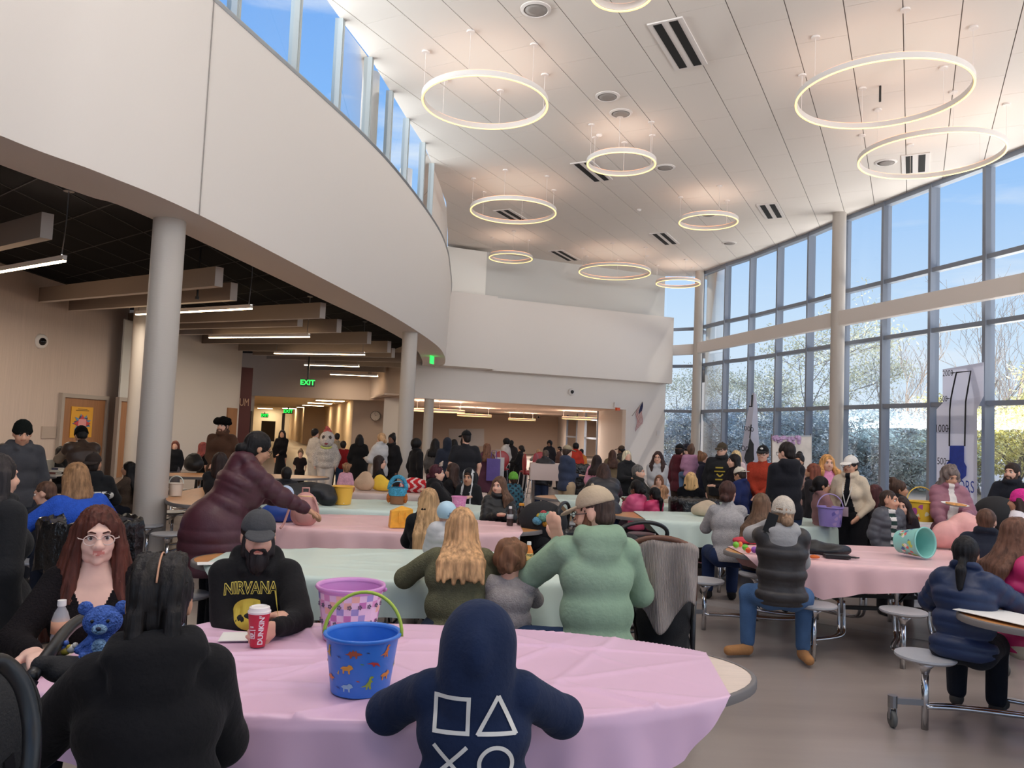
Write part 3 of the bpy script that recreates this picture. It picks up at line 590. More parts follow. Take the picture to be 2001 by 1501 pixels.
# ------------------------------------------------------------------ cafeteria tables
LAM = mat('table laminate', (206, 146, 92), .3, var=.10, vscale=5, stretch=(1, 9, 1), spec=.5)
LAMP = mat('pale table laminate', (222, 202, 186), .3, var=.06, vscale=6, stretch=(1, 12, 1), spec=.5)
EDGE = mat('grey table edge', (112, 106, 104), .6)
SEATM = mat('grey stool seat', (172, 172, 176), .38, var=.05, vscale=90)
TA, TB = 1.52, .61
def make_table(top=LAM, ends=True):
    t = thing('cafeteria_table', 'x', 'table')
    n = 72; ring_ = [(math.cos(2 * math.pi * k / n), math.sin(2 * math.pi * k / n)) for k in range(n)]
    b = MB(); b.prism([((TA - .008) * c, (TB - .008) * s) for c, s in ring_], .705, .735); b.build('tabletop', top, t)
    b = MB(); vs = []
    for r, z in ((1, .7), (1.0, .73), (.994, .737), (.985, .737)): vs += [(TA * r * c, TB * r * s, z) for c, s in ring_]
    b.add(vs, [(i * n + k, i * n + (k + 1) % n, (i + 1) * n + (k + 1) % n, (i + 1) * n + k) for i in range(3) for k in range(n)]); b.build('edge_band', EDGE, t, smooth=True)
    b = MB()
    for x in (-.62, -.15, .15, .62):
        for y in (-.28, .28): b.tube([(x, y, .7), (x, y, .3)], .019, 8)
    for y in (-.28, .28): b.bar((-.9, y, .69), (.9, y, .69), .04, .025)
    b.build('leg_frame', CHROME, t, smooth=True)
    b = MB()
    for y in (-.25, .25):
        b.bar((-.62, y, .34), (.62, y, .34), .03, .03); b.bar((-.14, y, .36), (.14, y, .66), .025, .012); b.bar((.14, y, .36), (-.14, y, .66), .025, .012)
    for x in (-.62, .62): b.bar((x, -.28, .4), (x, .28, .4), .03, .03)
    b.bar((-.15, 0, .5), (.15, 0, .5), .12, .06); b.build('fold_linkage', BLACKM, t)
    spots = [(x, sy * (TB * math.sqrt(1 - (x / TA) ** 2) + .17), sy) for sy in (-1, 1) for x in (-1.0, -.36, .36, 1.0)] + ([(-1.62, .22, 0), (1.62, -.22, 0)] if ends else [])
    sp = MB().lathe([(.02, .40), (.10, .405), (.16, .418), (.172, .43), (.17, .442), (.14, .446), (0, .44)], n=28)
    lp = MB(); lp.tube([(0, 0, 0), (0, 0, .36)], .021, 10); lp.lathe([(.022, .33), (.03, .36), (.075, .41)], n=14)
    for i, (x, y, sy) in enumerate(spots):
        if i == 0:
            seat = sp.build('stool_seat', SEATM, t, loc=(x, y, 0), auto=50); leg = lp.build('stool_leg', CHROME, t, loc=(x, y, 0), smooth=True); s0, l0 = seat, leg
        else:
            for q in (s0, l0):
                c = q.copy(); COL.objects.link(c); c.parent = t; c.location = (x, y, 0)
        b = MB()
        if sy:
            xi = (.15 if abs(x) < .5 else .62) * (1 if x > 0 else -1)
            for dx in (-.022, .022):
                b.tube(spline([(xi + dx, sy * .28, .4), (xi + dx, sy * .29, .22), (xi + dx + (x - xi) * .15, sy * .36, .13), (x + dx, y - sy * .12, .12), (x + dx, y, .12)], 5), .014, 8)
        else:
            sx = 1 if x > 0 else -1
            for dy in (-.022, .022):
                b.tube(spline([(sx * .62, dy + y * .6, .4), (sx * .7, dy + y * .7, .22), (sx * .85, dy + y * .8, .13), (sx * 1.4, dy + y, .14), (x, dy + y, .14)], 5), .014, 8)
        b.build('stool_arm', CHROME, t, smooth=True)
    for i, (x, y) in enumerate(([(-1.62, .22), (1.62, -.22)] if ends else []) + [(.36, spots[2][1]), (-.36, spots[5][1])]):
        k = (1 if x > 0 else -1, 0) if abs(x) > 1 else (0, 1 if y > 0 else -1)
        b = MB(); cx, cy_ = x + .19 * k[0] - .0 * k[1], y + .12 * k[1]
        b.bar((x, y, .16), (cx, cy_, .16), .03, .035); b.cyl((cx, cy_, .12), .028, .07, 10); b.bar((cx - .018, cy_, .05), (cx - .018, cy_, .13), .006, .03); b.bar((cx + .018, cy_, .05), (cx + .018, cy_, .13), .006, .03)
        f = b.build('caster_fork', STEEL, t)
        MB().lathe([(.0, -.012), (.045, -.014), (.052, -.008), (.052, .008), (.045, .014), (0, .012)], (cx, cy_, .052), 20, R=Matrix.Rotation(math.pi / 2, 3, 'Y')).build('caster_wheel', RUBBER, f, smooth=True)
    return t
TABS = [((-.46, 3.17), 4, 1, 'near oval table under the lilac cloth, pale wood end showing'), ((-.63, 5.45), 4, 0, 'oval table under the pale mint cloth behind the bearded man'), ((-1.15, 7.62), 3, 0, 'oval table under the pink cloth with the pink backpack'),
        ((-1.45, 9.3), 3, 0, 'oval table under the mint cloth with the yellow bucket'), ((-1.75, 11.4), 3, 0, 'oval table under the far pale pink cloth with bags'), ((1.92, 11.5), 0, 0, 'oval table under the mint cloth before the side room, wood end showing'),
        ((2.75, 9.4), 0, 0, 'oval table under the mint cloth where two pink jackets sit behind'), ((3.42, 6.78), 2, 0, 'oval table under the pink cloth with the tipped bucket'), ((4.18, 4.42), -4, 0, 'oval table at the right edge with a white paper on its tip'),
        ((-3.62, 10.0), 97, 0, 'bare wooden oval table just right of the nearest column'), ((-5.6, 6.72), 3, 0, 'bare wooden oval table on the left where the blue sweater leans'), ((-8.3, 11.55), 0, 0, 'bare oval table with a pile of books by the left wall'), ((6.0, 9.2), 10, 0, 'oval table at the right behind the pink puffer coat'), ((-4.6, 13.2), 20, 0, 'bare oval table behind the white basket')]
tproto = make_table(LAM); tproto2 = make_table(LAMP, False); TOBJ = []
for i, ((x, y), rz, pale, lab) in enumerate(TABS):
    src = tproto2 if pale else tproto; rzr = math.radians(rz)
    if pale: o = src; o.location = (x, y, 0); o.rotation_euler = (0, 0, rzr); o['label'] = lab; o['group'] = 'oval cafeteria tables'
    elif i == 1: o = src; o.location = (x, y, 0); o.rotation_euler = (0, 0, rzr); o['label'] = lab; o['group'] = 'oval cafeteria tables'
    else: o = copy_thing(src, (x, y, 0), rzr, lab, 'oval cafeteria tables')
    TOBJ.append(o)
# plastic cloths
def cloth_mat(name, rgb):
    m = mat(name, rgb, .36, spec=.4, bump=.5, bscale=2.2, bdist=.02, var=.03, vscale=2); t = m.node_tree; b = t.nodes['Principled BSDF']
    b.inputs['Transmission Weight'].default_value = 0.0
    return m
LILAC = cloth_mat('lilac plastic cloth', (222, 184, 208)); MINT = cloth_mat('mint plastic cloth', (208, 224, 214)); PINK = cloth_mat('pink plastic cloth', (234, 192, 194)); PALEP = cloth_mat('pale pink plastic cloth', (206, 184, 176))
def table_cloth(ti, m, label, u0, u1, drop0, drop1, seed, seg=None, skew=0.):
    (x0, y0), rz, _, _ = TABS[ti]; rz = math.radians(rz); rg = np.random.default_rng(seed)
    nu, nv = (230, 170) if ti == 0 else (96, 64); U = np.linspace(u0, u1, nu); V = np.linspace(-TB - drop0, TB + drop1, nv)
    u, v = np.meshgrid(U, V, indexing='ij'); u = u + skew * (v / TB) * (u > u1 - .4) * ((u - (u1 - .4)) / .4)
    r = np.sqrt((u / TA) ** 2 + (v / TB) ** 2); rc = np.maximum(r, 1.0)
    bx, by = u / rc, v / rc; s = np.hypot(u - bx, v - by)
    nx_, ny_ = bx / TA ** 2, by / TB ** 2; nn = np.hypot(nx_, ny_) + 1e-9; nx_ /= nn; ny_ /= nn
    z = np.full_like(u, .742)
    for k in range(34 if ti == 0 else 20):                 # soft creases over the top
        a = rg.uniform(-1.2, 1.2) if k % 3 else rg.uniform(-.3, .3); c = (rg.uniform(u0, u1), rg.uniform(-TB, TB)); w = rg.uniform(.008, .028); L = rg.uniform(.15, .5)
        dn = (u - c[0]) * math.sin(a) - (v - c[1]) * math.cos(a); dl = (u - c[0]) * math.cos(a) + (v - c[1]) * math.sin(a)
        z += rg.uniform(.004, .012) * (1.5 if ti == 0 else 1) * np.exp(-(dn / w) ** 2) * np.exp(-(dl / L) ** 2) * (r < 1.02)
    ph = np.arctan2(by / TB, bx / TA)
    wave = .5 + .5 * np.sin(ph * 17 + 1.3 * np.sin(ph * 5 + seed)) + .3 * np.sin(ph * 41 + seed)
    dm = max(drop0, drop1); hang = np.where(s < dm, s, dm + (s - dm) * .25)
    out = .006 + np.minimum(hang, .04) * .35 + np.clip(hang - .03, 0, 1) * .16 * wave
    X = bx + nx_ * out * (r > 1); Y = by + ny_ * out * (r > 1)
    z = np.where(r > 1, .742 - np.clip(hang - .008, 0, 1) * .97, z)
    c_, s_ = math.cos(rz), math.sin(rz)
    P = np.stack([x0 + X * c_ - Y * s_, y0 + X * s_ + Y * c_, z], -1).reshape(-1, 3)
    idx = lambda i, j: i * nv + j
    F = [(idx(i, j), idx(i + 1, j), idx(i + 1, j + 1), idx(i, j + 1)) for i in range(nu - 1) for j in range(nv - 1)]
    me = bpy.data.meshes.new('tablecloth'); me.from_pydata(P.tolist(), [], F); me.materials.append(m); me.polygons.foreach_set('use_smooth', [True] * len(F)); me.update()
    o = bpy.data.objects.new('tablecloth', me); COL.objects.link(o); return tag(o, label, 'tablecloth', 'plastic tablecloths')
table_cloth(0, LILAC, 'creased lilac plastic cloth on the nearest table under the blue bucket', -1.24, 1.36, .16, .2, 3, skew=.1)
table_cloth(1, MINT, 'pale mint plastic cloth on the table before the olive sweatshirt', -1.36, 1.6, .24, .22, 4)
table_cloth(2, PINK, 'pink plastic cloth under the pink backpack and orange bag', -1.6, 1.3, .24, .2, 5)
table_cloth(3, MINT, 'mint plastic cloth under the yellow bucket', -1.5, 1.4, .22, .2, 6)
table_cloth(4, PALEP, 'pale dusty cloth under the beige bag, farthest on the left', -1.5, 1.45, .2, .2, 7)
table_cloth(5, MINT, 'mint plastic cloth on the farthest table before the side room', -1.2, 1.5, .24, .2, 8)
table_cloth(6, MINT, 'mint plastic cloth beside the grey sweatshirt woman', -1.15, 1.4, .26, .2, 9)
table_cloth(7, PINK, 'pink plastic cloth under the tipped turquoise bucket', -1.42, 1.45, .2, .2, 10)
table_cloth(12, PALEP, 'pale pink cloth at the right behind the stroller crowd', -1.4, 1.4, .2, .2, 11)
# ------------------------------------------------------------------ bins
BAG = mat('black bin bag', (14, 14, 16), .28, bump=.9, bscale=14, bdist=.03, spec=.6)
def bin_(px, py, d, r, h, label, body=(92, 84, 78), bag=.28):
    p = at_d(px, py, d); t = thing('waste_bin', label, 'bin', (p[0], d, 0))
    MB().lathe([(r * .8, .01), (r * .84, .05), (r * .97, h - .02), (r, h), (r * .93, h), (r * .9, h - .1), (r * .78, .1), (0, .1)], n=32).build('bin_body', mat('bin %d' % body[0], body, .6), t, auto=50)
    n = 60; vs = []; prof = [(.86, h - .22), (.93, h - .02), (1.0, h + .025), (1.07, h + .015), (1.1, h - .03), (1.09, h - bag * .5), (1.12, h - bag)]
    for q, (f, z) in enumerate(prof):
        for k in range(n):
            a = 2 * math.pi * k / n; w = 1 + (.02 + .012 * q) * math.sin(a * 13 + q) * math.sin(a * 5) + .015 * math.sin(a * 29 + q * 1.7)
            vs.append((r * f * w * math.cos(a), r * f * w * math.sin(a), z + (.012 * math.sin(a * 17) + .03 * math.sin(a * 4 + 1) * (q > 4))))
    MB().add(vs, [(i * n + k, i * n + (k + 1) % n, (i + 1) * n + (k + 1) % n, (i + 1) * n + k) for i in range(len(prof) - 1) for k in range(n)]).build('bin_bag', BAG, t, smooth=True)
bin_(180, 1005, 5.9, .32, .88, 'large bin with a black bag behind the red haired woman', bag=.3)
bin_(1356, 970, 10.4, .3, .86, 'bin with a black bag before the mint cloth, between seated people', bag=.5)
bin_(1148, 1035, 6.35, .23, .86, 'black bin left of the green hooded man', (26, 26, 28), .05)
bin_(1138, 925, 15.5, .34, 1.05, 'black covered bin by the side room opening', (22, 22, 24), .7)
# ------------------------------------------------------------------ banners at the window
def poly_sheet(name, rows, m, parent=None, off=0.0):
    """rows of world points -> sheet with thickness"""
    nr, nc = len(rows), len(rows[0]); b = MB(); V = [np.array(p, float) for r in rows for p in r]
    n = np.cross(V[1] - V[0], V[nc] - V[0]); n /= np.linalg.norm(n)
    F = [(i * nc + j, i * nc + j + 1, (i + 1) * nc + j + 1, (i + 1) * nc + j) for i in range(nr - 1) for j in range(nc - 1)]
    K = len(V); b.add(V + [v + n * .006 for v in V], F + [tuple(K + q for q in f[::-1]) for f in F]); return b.build(name, m, parent)
PAPER = mat('white paper banner', (226, 226, 236), .75); q_ = PAPER.node_tree; tl_ = q_.nodes.new('ShaderNodeBsdfTranslucent'); tl_.inputs[0].default_value = (.8, .8, .86, 1); mx_ = q_.nodes.new('ShaderNodeMixShader'); mx_.inputs[0].default_value = .45
q_.links.new(q_.nodes['Principled BSDF'].outputs[0], mx_.inputs[1]); q_.links.new(tl_.outputs[0], mx_.inputs[2]); q_.links.new(mx_.outputs[0], q_.nodes['Material Output'].inputs['Surface'])
INK = mat('black ink', (22, 22, 26), .7); BLUEI = mat('blue paint', (34, 62, 160), .6, var=.15, vscale=9)
wd = np.array([11.15 - 11.58, 20.29 - 18.62]); wd /= np.linalg.norm(wd); wn = np.array([wd[1], -wd[0], 0]);
P0 = np.array([11.2, 18.8, 0])
WPn = lambda px, py, off=0.: at_plane(px, py, P0 - wn * off, wn)
t = thing('donor_banner', 'tall white paper banner with a blue thermometer drawing, at the right windows', 'banner', WPn(1870, 985) * [1, 1, 0])
org = np.array(t.location)
rows = [[WPn(1842 + 40 * k, y0 - 7 * k, o) - org for k in (0, 1, 2)] for y0, o in ((722, .25), (755, .1), (788, .0))] + [[WPn(1830 + 39.5 * k, y, 0) - org for k in (0, 1, 2)] for y in (800, 860, 930, 988)]
poly_sheet('banner_sheet', rows, PAPER, t)
bo = lambda y: float(np.interp(y, [722, 755, 788], [.27, .12, .02]))
def wline(pts, w, m, name, off=.03):
    b = MB(); Q = [WPn(x, y, off + bo(y)) - org for x, y in pts]
    b.tube(Q, w, 6); return b.build(name, m, t)
wline([(1860, 729), (1869, 728), (1863, 755), (1858, 780), (1856, 800), (1855, 872)], .018, INK, 'tube_line'); wline([(1869, 728), (1897, 725), (1892, 755), (1887, 785), (1885, 872)], .018, INK, 'tube_line')
b = MB(); Q = [WPn(x, y, .04) - org for x, y in [(1856, 871), (1884, 871), (1884, 903), (1889, 912), (1888, 930), (1879, 938), (1868, 939), (1855, 932), (1848, 915), (1850, 905), (1855, 899)]]
b.add(Q, [tuple(range(len(Q)))]); b.build('thermometer_fill', BLUEI, t)
def wtext(s, px, py, hpx, name, m, sx=.8, off=.08):
    o_ = WPn(px, py, off + .02 + bo(py)) - org; d = np.linalg.norm(WPn(px, py)[:2]); return sign_text(s, hpx * 1.4 / 1500 * d, o_, np.append(-wd, 0), (0, 0, 1), m, name, t, sx=sx)
for s, px, py, h in (('2000', 1852, 730, 10), ('1500', 1841, 780, 10), ('1000', 1840, 838, 13), ('500', 1840, 902, 12)): wtext(s, px, py, h, 'number', INK)
for px, py in ((1853, 838), (1852, 900), (1852, 779)): wline([(px - 3, py), (px + 3, py)], .012, INK, 'tick')
wtext('DONORS', 1868, 950, 20, 'lettering', BLUEI, .62)
t = thing('folded_banner', 'narrow twisted white banner with a black thermometer, before the windows', 'banner', at_d(1468, 960, 19.5) * [1, 1, 0]); org = np.array(t.location)
G2 = lambda x, y, o=0.: at_d(x, y, 19.5 - o) - org
poly_sheet('banner_sheet', [[G2(1470, 768), G2(1474, 768, .1), G2(1477, 770)], [G2(1462, 802), G2(1472, 802, .2), G2(1480, 802)], [G2(1455, 840), G2(1468, 840, .3), G2(1481, 838)], [G2(1449, 880), G2(1466, 880, .3), G2(1484, 880)], [G2(1442, 950), G2(1464, 950, .3), G2(1490, 950)], [G2(1441, 990), G2(1464, 990, .3), G2(1491, 990)]], PAPER, t)
b = MB(); Q = [G2(x, y, .5) for x, y in ((1465, 855), (1473, 868), (1473, 888), (1474, 898), (1468, 907), (1458, 906), (1454, 896), (1457, 884), (1461, 877))]; b.add(Q, [tuple(range(len(Q)))]); b.build('thermometer_fill', INK, t)
b = MB(); b.tube([G2(1470, 772, .4), G2(1469, 795, .4), G2(1464, 794, .4)], .02, 6); b.tube([G2(1468, 830, .45), G2(1465, 856, .5)], .015, 6); b.build('tube_line', INK, t)
for s, px, py, h in (('1000', 1460, 838, 9), ('500', 1452, 877, 11)): sign_text(s, h * 1.4 / 1500 * 19.5, G2(px, py, .5), (1, 0, -.15), (0, 0, 1), INK, 'number', t)
p = [at_d(x, y, 18.6) for x, y in ((1509, 853), (1586, 852), (1586, 960), (1509, 960))]
t = thing('photo_backdrop', 'pale flowered photo backdrop cloth on a frame before the windows', 'backdrop', p[3] * [1, 1, 0]); org = np.array(t.location)
MB().hull8([q - org for q in p], (0, .02, 0)).build('backdrop_cloth', mat('flowered cloth', (222, 214, 205), .8, var=.18, vscale=3), t)
b = MB(); b.bar(p[3] * [1, 1, 0] - org, p[0] - org + (0, .04, .05), .03, .03); b.bar(p[2] * [1, 1, 0] - org, p[1] - org + (0, .04, .05), .03, .03); b.bar(p[0] - org, p[1] - org, .03, .03); b.build('backdrop_frame', STEEL, t)
b = MB()
for k in range(60):
    x, y = random.uniform(1510, 1570), 854 + abs(random.gauss(0, 6)); b.ball(at_d(x, y, 18.58) - org, random.uniform(.02, .06), 6)
b.build('flower_garland', mat('lilac flowers', (190, 160, 196), .8, var=.3, vscale=8), t)
# poster on the door
DP_ = lambda px, py, o=.04: at_plane(px, py, (-10.77 + o, 0, 0), (1, 0, 0))
y0_, y1_ = DP_(141, 800)[1], DP_(183, 800)[1]; z1_ = (DP_(145, 795)[2] + DP_(183, 796)[2]) / 2; z0_ = (DP_(139, 855)[2] + DP_(180, 855)[2]) / 2
t = thing('door_poster', 'yellow poster with a blue and red burst on the wooden door', 'poster', (-10.745, (y0_ + y1_) / 2, (z0_ + z1_) / 2)); w_, h_ = y1_ - y0_, z1_ - z0_
MB().box((0, 0, 0), (.01, w_, h_)).build('poster_sheet', mat('yellow poster', (226, 164, 44), .6), t)
def star(n, r0, r1, rot=0): return [(0.012, w_ * (r1 if k % 2 else r0) * math.cos(math.pi * k / n + rot), h_ * .72 * (r1 if k % 2 else r0) * math.sin(math.pi * k / n + rot) - .04 * h_) for k in range(2 * n)]
for (n_, a_, c_, rgb, ox, rot) in ((9, .24, .45, (84, 140, 184), .0, 0), (6, .22, .38, (60, 62, 96), .002, .3), (4, .2, .4, (196, 62, 66), .004, math.pi / 4)):
    s_ = [(x + ox, y, z) for x, y, z in star(n_, a_, c_, rot)]; MB().add(s_, [tuple(range(len(s_)))]).build('burst', mat('burst %d' % rgb[0], rgb, .6), t)
MB().box((.018, 0, -.04 * h_), (.004, w_ * .36, h_ * .28)).build('pink_square', mat('poster pink', (226, 150, 150), .6), t)
b = MB()
for k, (wl, z) in enumerate(((.42, .43), (.6, .38))): b.box((.008, 0, z * h_), (.004, w_ * wl, h_ * .022))
b.build('text_lines', mat('poster ink', (120, 90, 40), .6), t)
# ------------------------------------------------------------------ trees outside
BARK = mat('grey bark', (134, 128, 126), .9, var=.2, vscale=9); BARK2 = mat('pale bark', (150, 138, 130), .9)
def skeleton(seed, H, levels=4, spread=.55, upb=.35, kids=3, trunk=.14, start=.25):
    rg = random.Random(seed); segs = []; tips = []
    def grow(p, d, L, r, lv):
        q = p; pts = [p]; rad = [r]; nseg = 4
        for i in range(nseg):
            d = (d + Vector((rg.gauss(0, .12), rg.gauss(0, .12), rg.gauss(0, .08) + (.05 if lv else .15)))).normalized()
            q = q + d * (L / nseg); pts.append(q); rad.append(r * (1 - .55 * (i + 1) / nseg))
        segs.append((pts, rad))
        if lv >= levels: tips.append((q, d)); return
        n = kids + (2 if lv == 0 else 0) + (1 if lv == 1 else 0)
        for k in range(n):
            f = start + (1 - start) * (k + rg.random() * .6) / n if lv == 0 else .3 + .7 * (k + rg.random() * .5) / n
            i = min(nseg - 1, int(f * nseg)); b = pts[i].lerp(pts[i + 1], f * nseg - i)
            a = rg.uniform(0, 6.28); s = spread * rg.uniform(.7, 1.3)
            side = Vector((math.cos(a), math.sin(a), 0)); nd = (d * (1 - s * .5) + side * s + Vector((0, 0, upb))).normalized()
            grow(b, nd, L * rg.uniform(.5, .68), rad[i] * .55, lv + 1)
        if lv > 0: tips.append((q, d))
    grow(Vector((0, 0, -.3)), Vector((0, 0, 1)), H * .62, trunk, 0); return segs, tips
def tree(name, label, seed, H, leaf=None, leafn=0, lsize=.2, bark=BARK, **kw):
    t = thing(name, label, 'tree', (0, 0, 0), 0, 'trees outside the glass wall'); segs, tips = skeleton(seed, H, **kw); b = MB()
    for pts, rad in segs: b.tube(pts, [max(.010, r * (.6 if leaf else 1)) for r in rad], 4 if rad[0] < .05 else 6, caps=False)
    b.build('trunk', bark, t, smooth=True)
    if leaf:
        rg = np.random.default_rng(seed); T = np.array([tuple(q) for q, _ in tips]); c = T[rg.integers(0, len(T), leafn)] + rg.normal(0, .28, (leafn, 3)) * (H / 9)
        a = rg.normal(size=(leafn, 3)); a /= np.linalg.norm(a, axis=1)[:, None]; e = rg.normal(size=(leafn, 3)); e -= a * (e * a).sum(1)[:, None]; e /= np.linalg.norm(e, axis=1)[:, None]
        s = rg.uniform(.6, 1.2, (leafn, 1)) * lsize
        V = np.stack([c - a * s, c + e * s * .35, c + a * s, c - e * s * .35], 1).reshape(-1, 3); me = bpy.data.meshes.new('foliage')
        me.vertices.add(len(V)); me.vertices.foreach_set('co', V.ravel()); me.loops.add(leafn * 4); me.loops.foreach_set('vertex_index', np.arange(leafn * 4)); me.polygons.add(leafn)
        me.polygons.foreach_set('loop_start', np.arange(0, leafn * 4, 4)); me.polygons.foreach_set('loop_total', np.full(leafn, 4)); me.update(); me.materials.append(leaf)
        o = bpy.data.objects.new('foliage', me); COL.objects.link(o); o.parent = t
    return t
def leafm(n, rgb):
    m = mat(n, rgb, .8, var=.3, vscale=.8, spec=.1); return m
LF1, LF2, LF3 = leafm('pine needles', (218, 219, 192)), leafm('hazed needles', (192, 206, 211)), leafm('yellow green needles', (216, 212, 160))  # second leaf colour is paled to blue-grey to stand in for haze
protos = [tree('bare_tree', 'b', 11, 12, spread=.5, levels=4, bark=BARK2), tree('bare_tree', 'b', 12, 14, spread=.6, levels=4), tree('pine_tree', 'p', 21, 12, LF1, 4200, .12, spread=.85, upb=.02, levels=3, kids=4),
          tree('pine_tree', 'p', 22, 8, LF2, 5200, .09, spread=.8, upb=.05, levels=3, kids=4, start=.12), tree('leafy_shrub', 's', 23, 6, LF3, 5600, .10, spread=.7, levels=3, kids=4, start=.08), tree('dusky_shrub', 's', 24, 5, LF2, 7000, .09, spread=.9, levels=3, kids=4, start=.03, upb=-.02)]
KIND = ['tall bare pale barked tree', 'tall bare grey tree', 'tall loose olive pine', 'dense dusky evergreen', 'bushy yellow green shrub', 'low dusky shrub']
PLACE = [(0, 1770, 34, 612, 'seen through the bay right of the tall window column'), (1, 1880, 30, 505, 'behind the donor banner'), (0, 1960, 33, 492, 'at the right edge of the picture'), (1, 1700, 40, 660, 'just right of the tall window column'), (1, 1935, 36, 560, 'behind the yellow green shrubs'),
         (2, 1575, 40, 565, 'left of the tall window column'), (2, 1500, 52, 690, 'behind the twisted banner'), (2, 1655, 44, 650, 'half behind the tall window column'), (2, 1425, 56, 690, 'nearest the corner column'), (2, 1330, 62, 700, 'in the narrow bay left of the corner column'),
         (3, 1690, 36, 770, 'low behind the white capped woman'), (3, 1750, 38, 790, 'low left of the donor banner'), (3, 1540, 46, 760, 'low behind the flowered backdrop'), (3, 1440, 50, 765, 'low behind the man in the black cap'), (3, 1325, 52, 790, 'low in the narrow corner bay'), (3, 1610, 48, 780, 'low left of the window column'), (3, 1810, 36, 770, 'low behind the pink puffer woman'), (3, 1385, 52, 775, 'low right of the corner column'), (3, 1860, 42, 760, 'filling the gap under the banner'),
         (4, 1965, 27, 700, 'filling the lower right window'), (4, 1925, 29, 720, 'right of the donor banner'), (4, 2030, 27, 690, 'beyond the right edge of the picture'), (4, 1895, 33, 745, 'small, behind the bearded man'), (4, 1560, 60, 800, 'far off, left of the window column'), (4, 1300, 66, 805, 'far off, beside the white wall')]
for px, d, ty, wh in ((1320, 44, 792, 'in the narrow bay beside the white wall'), (1395, 42, 792, 'outside the first bays after the corner'), (1450, 40, 792, 'behind the twisted banner foot'), (1500, 38, 792, 'left of the flowered backdrop'), (1560, 36, 792, 'behind the flowered backdrop'), (1615, 35, 792, 'left of the tall window column foot'), (1680, 33, 792, 'right of the tall window column foot'), (1730, 32, 800, 'behind the white capped person'), (1780, 31, 800, 'outside between white cap and banner'), (1830, 30, 800, 'at the left edge of the donor banner')):
    PLACE.append((5, px, d, ty, wh))
bpy.context.view_layer.update()
TOPZ = [max((ch.matrix_world @ v.co).z for ch in o.children for v in ch.data.vertices) for o in protos]
used = set()
for k, px, d, ty, where in PLACE:
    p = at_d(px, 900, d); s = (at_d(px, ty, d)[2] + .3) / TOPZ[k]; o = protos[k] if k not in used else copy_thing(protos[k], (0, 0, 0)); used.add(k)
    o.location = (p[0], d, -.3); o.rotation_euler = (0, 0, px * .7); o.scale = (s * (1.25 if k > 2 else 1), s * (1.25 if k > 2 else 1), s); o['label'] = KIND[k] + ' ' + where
# ------------------------------------------------------------------ people: one continuous skin per body, clothes grown over it
def surf_nets(F, lo, vox, L=None):
    S = F < 0; nx, ny, nz = F.shape
    c = S[:-1, :-1, :-1].astype(np.int8)
    for i, j, k in ((1, 0, 0), (0, 1, 0), (1, 1, 0), (0, 0, 1), (1, 0, 1), (0, 1, 1), (1, 1, 1)): c += S[i:nx - 1 + i, j:ny - 1 + j, k:nz - 1 + k]
    act = np.argwhere((c > 0) & (c < 8))
    if not len(act): return None
    CO = np.array([(i, j, k) for k in (0, 1) for j in (0, 1) for i in (0, 1)])
    val = np.stack([F[act[:, 0] + o[0], act[:, 1] + o[1], act[:, 2] + o[2]] for o in CO], 1)
    acc = np.zeros((len(act), 3)); cnt = np.zeros(len(act))
    for a, b in ((0, 1), (2, 3), (4, 5), (6, 7), (0, 2), (1, 3), (4, 6), (5, 7), (0, 4), (1, 5), (2, 6), (3, 7)):
        va, vb = val[:, a], val[:, b]; m = (va < 0) != (vb < 0); t = np.where(m, va / np.where(m, va - vb, 1), 0)[:, None]
        acc += np.where(m[:, None], CO[a] + (CO[b] - CO[a]) * t, 0); cnt += m
    V = (act + acc / cnt[:, None]) * vox + lo
    vid = np.full((nx - 1, ny - 1, nz - 1), -1, np.int32); vid[act[:, 0], act[:, 1], act[:, 2]] = np.arange(len(act)); Q = []
    for ax in range(3):
        o = [0, 0, 0]; o[ax] = 1
        A = S[:nx - o[0], :ny - o[1], :nz - o[2]]; B = S[o[0]:, o[1]:, o[2]:]
        e = np.argwhere(A != B); b1, b2 = [(1, 2), (2, 0), (0, 1)][ax]
        e = e[(e[:, b1] > 0) & (e[:, b2] > 0) & (e[:, b1] < F.shape[b1] - 1) & (e[:, b2] < F.shape[b2] - 1)]
        u = np.zeros(3, int); u[b1] = 1; w = np.zeros(3, int); w[b2] = 1
        g = lambda q: vid[q[:, 0], q[:, 1], q[:, 2]]
        f = np.stack([g(e - u - w), g(e - w), g(e), g(e - u)], 1); fl = A[e[:, 0], e[:, 1], e[:, 2]]
        f[~fl] = f[~fl][:, ::-1]; Q.append(f[(f >= 0).all(1)])
    lab = L[act[:, 0], act[:, 1], act[:, 2]] if L is not None else None
    return V, np.concatenate(Q), lab
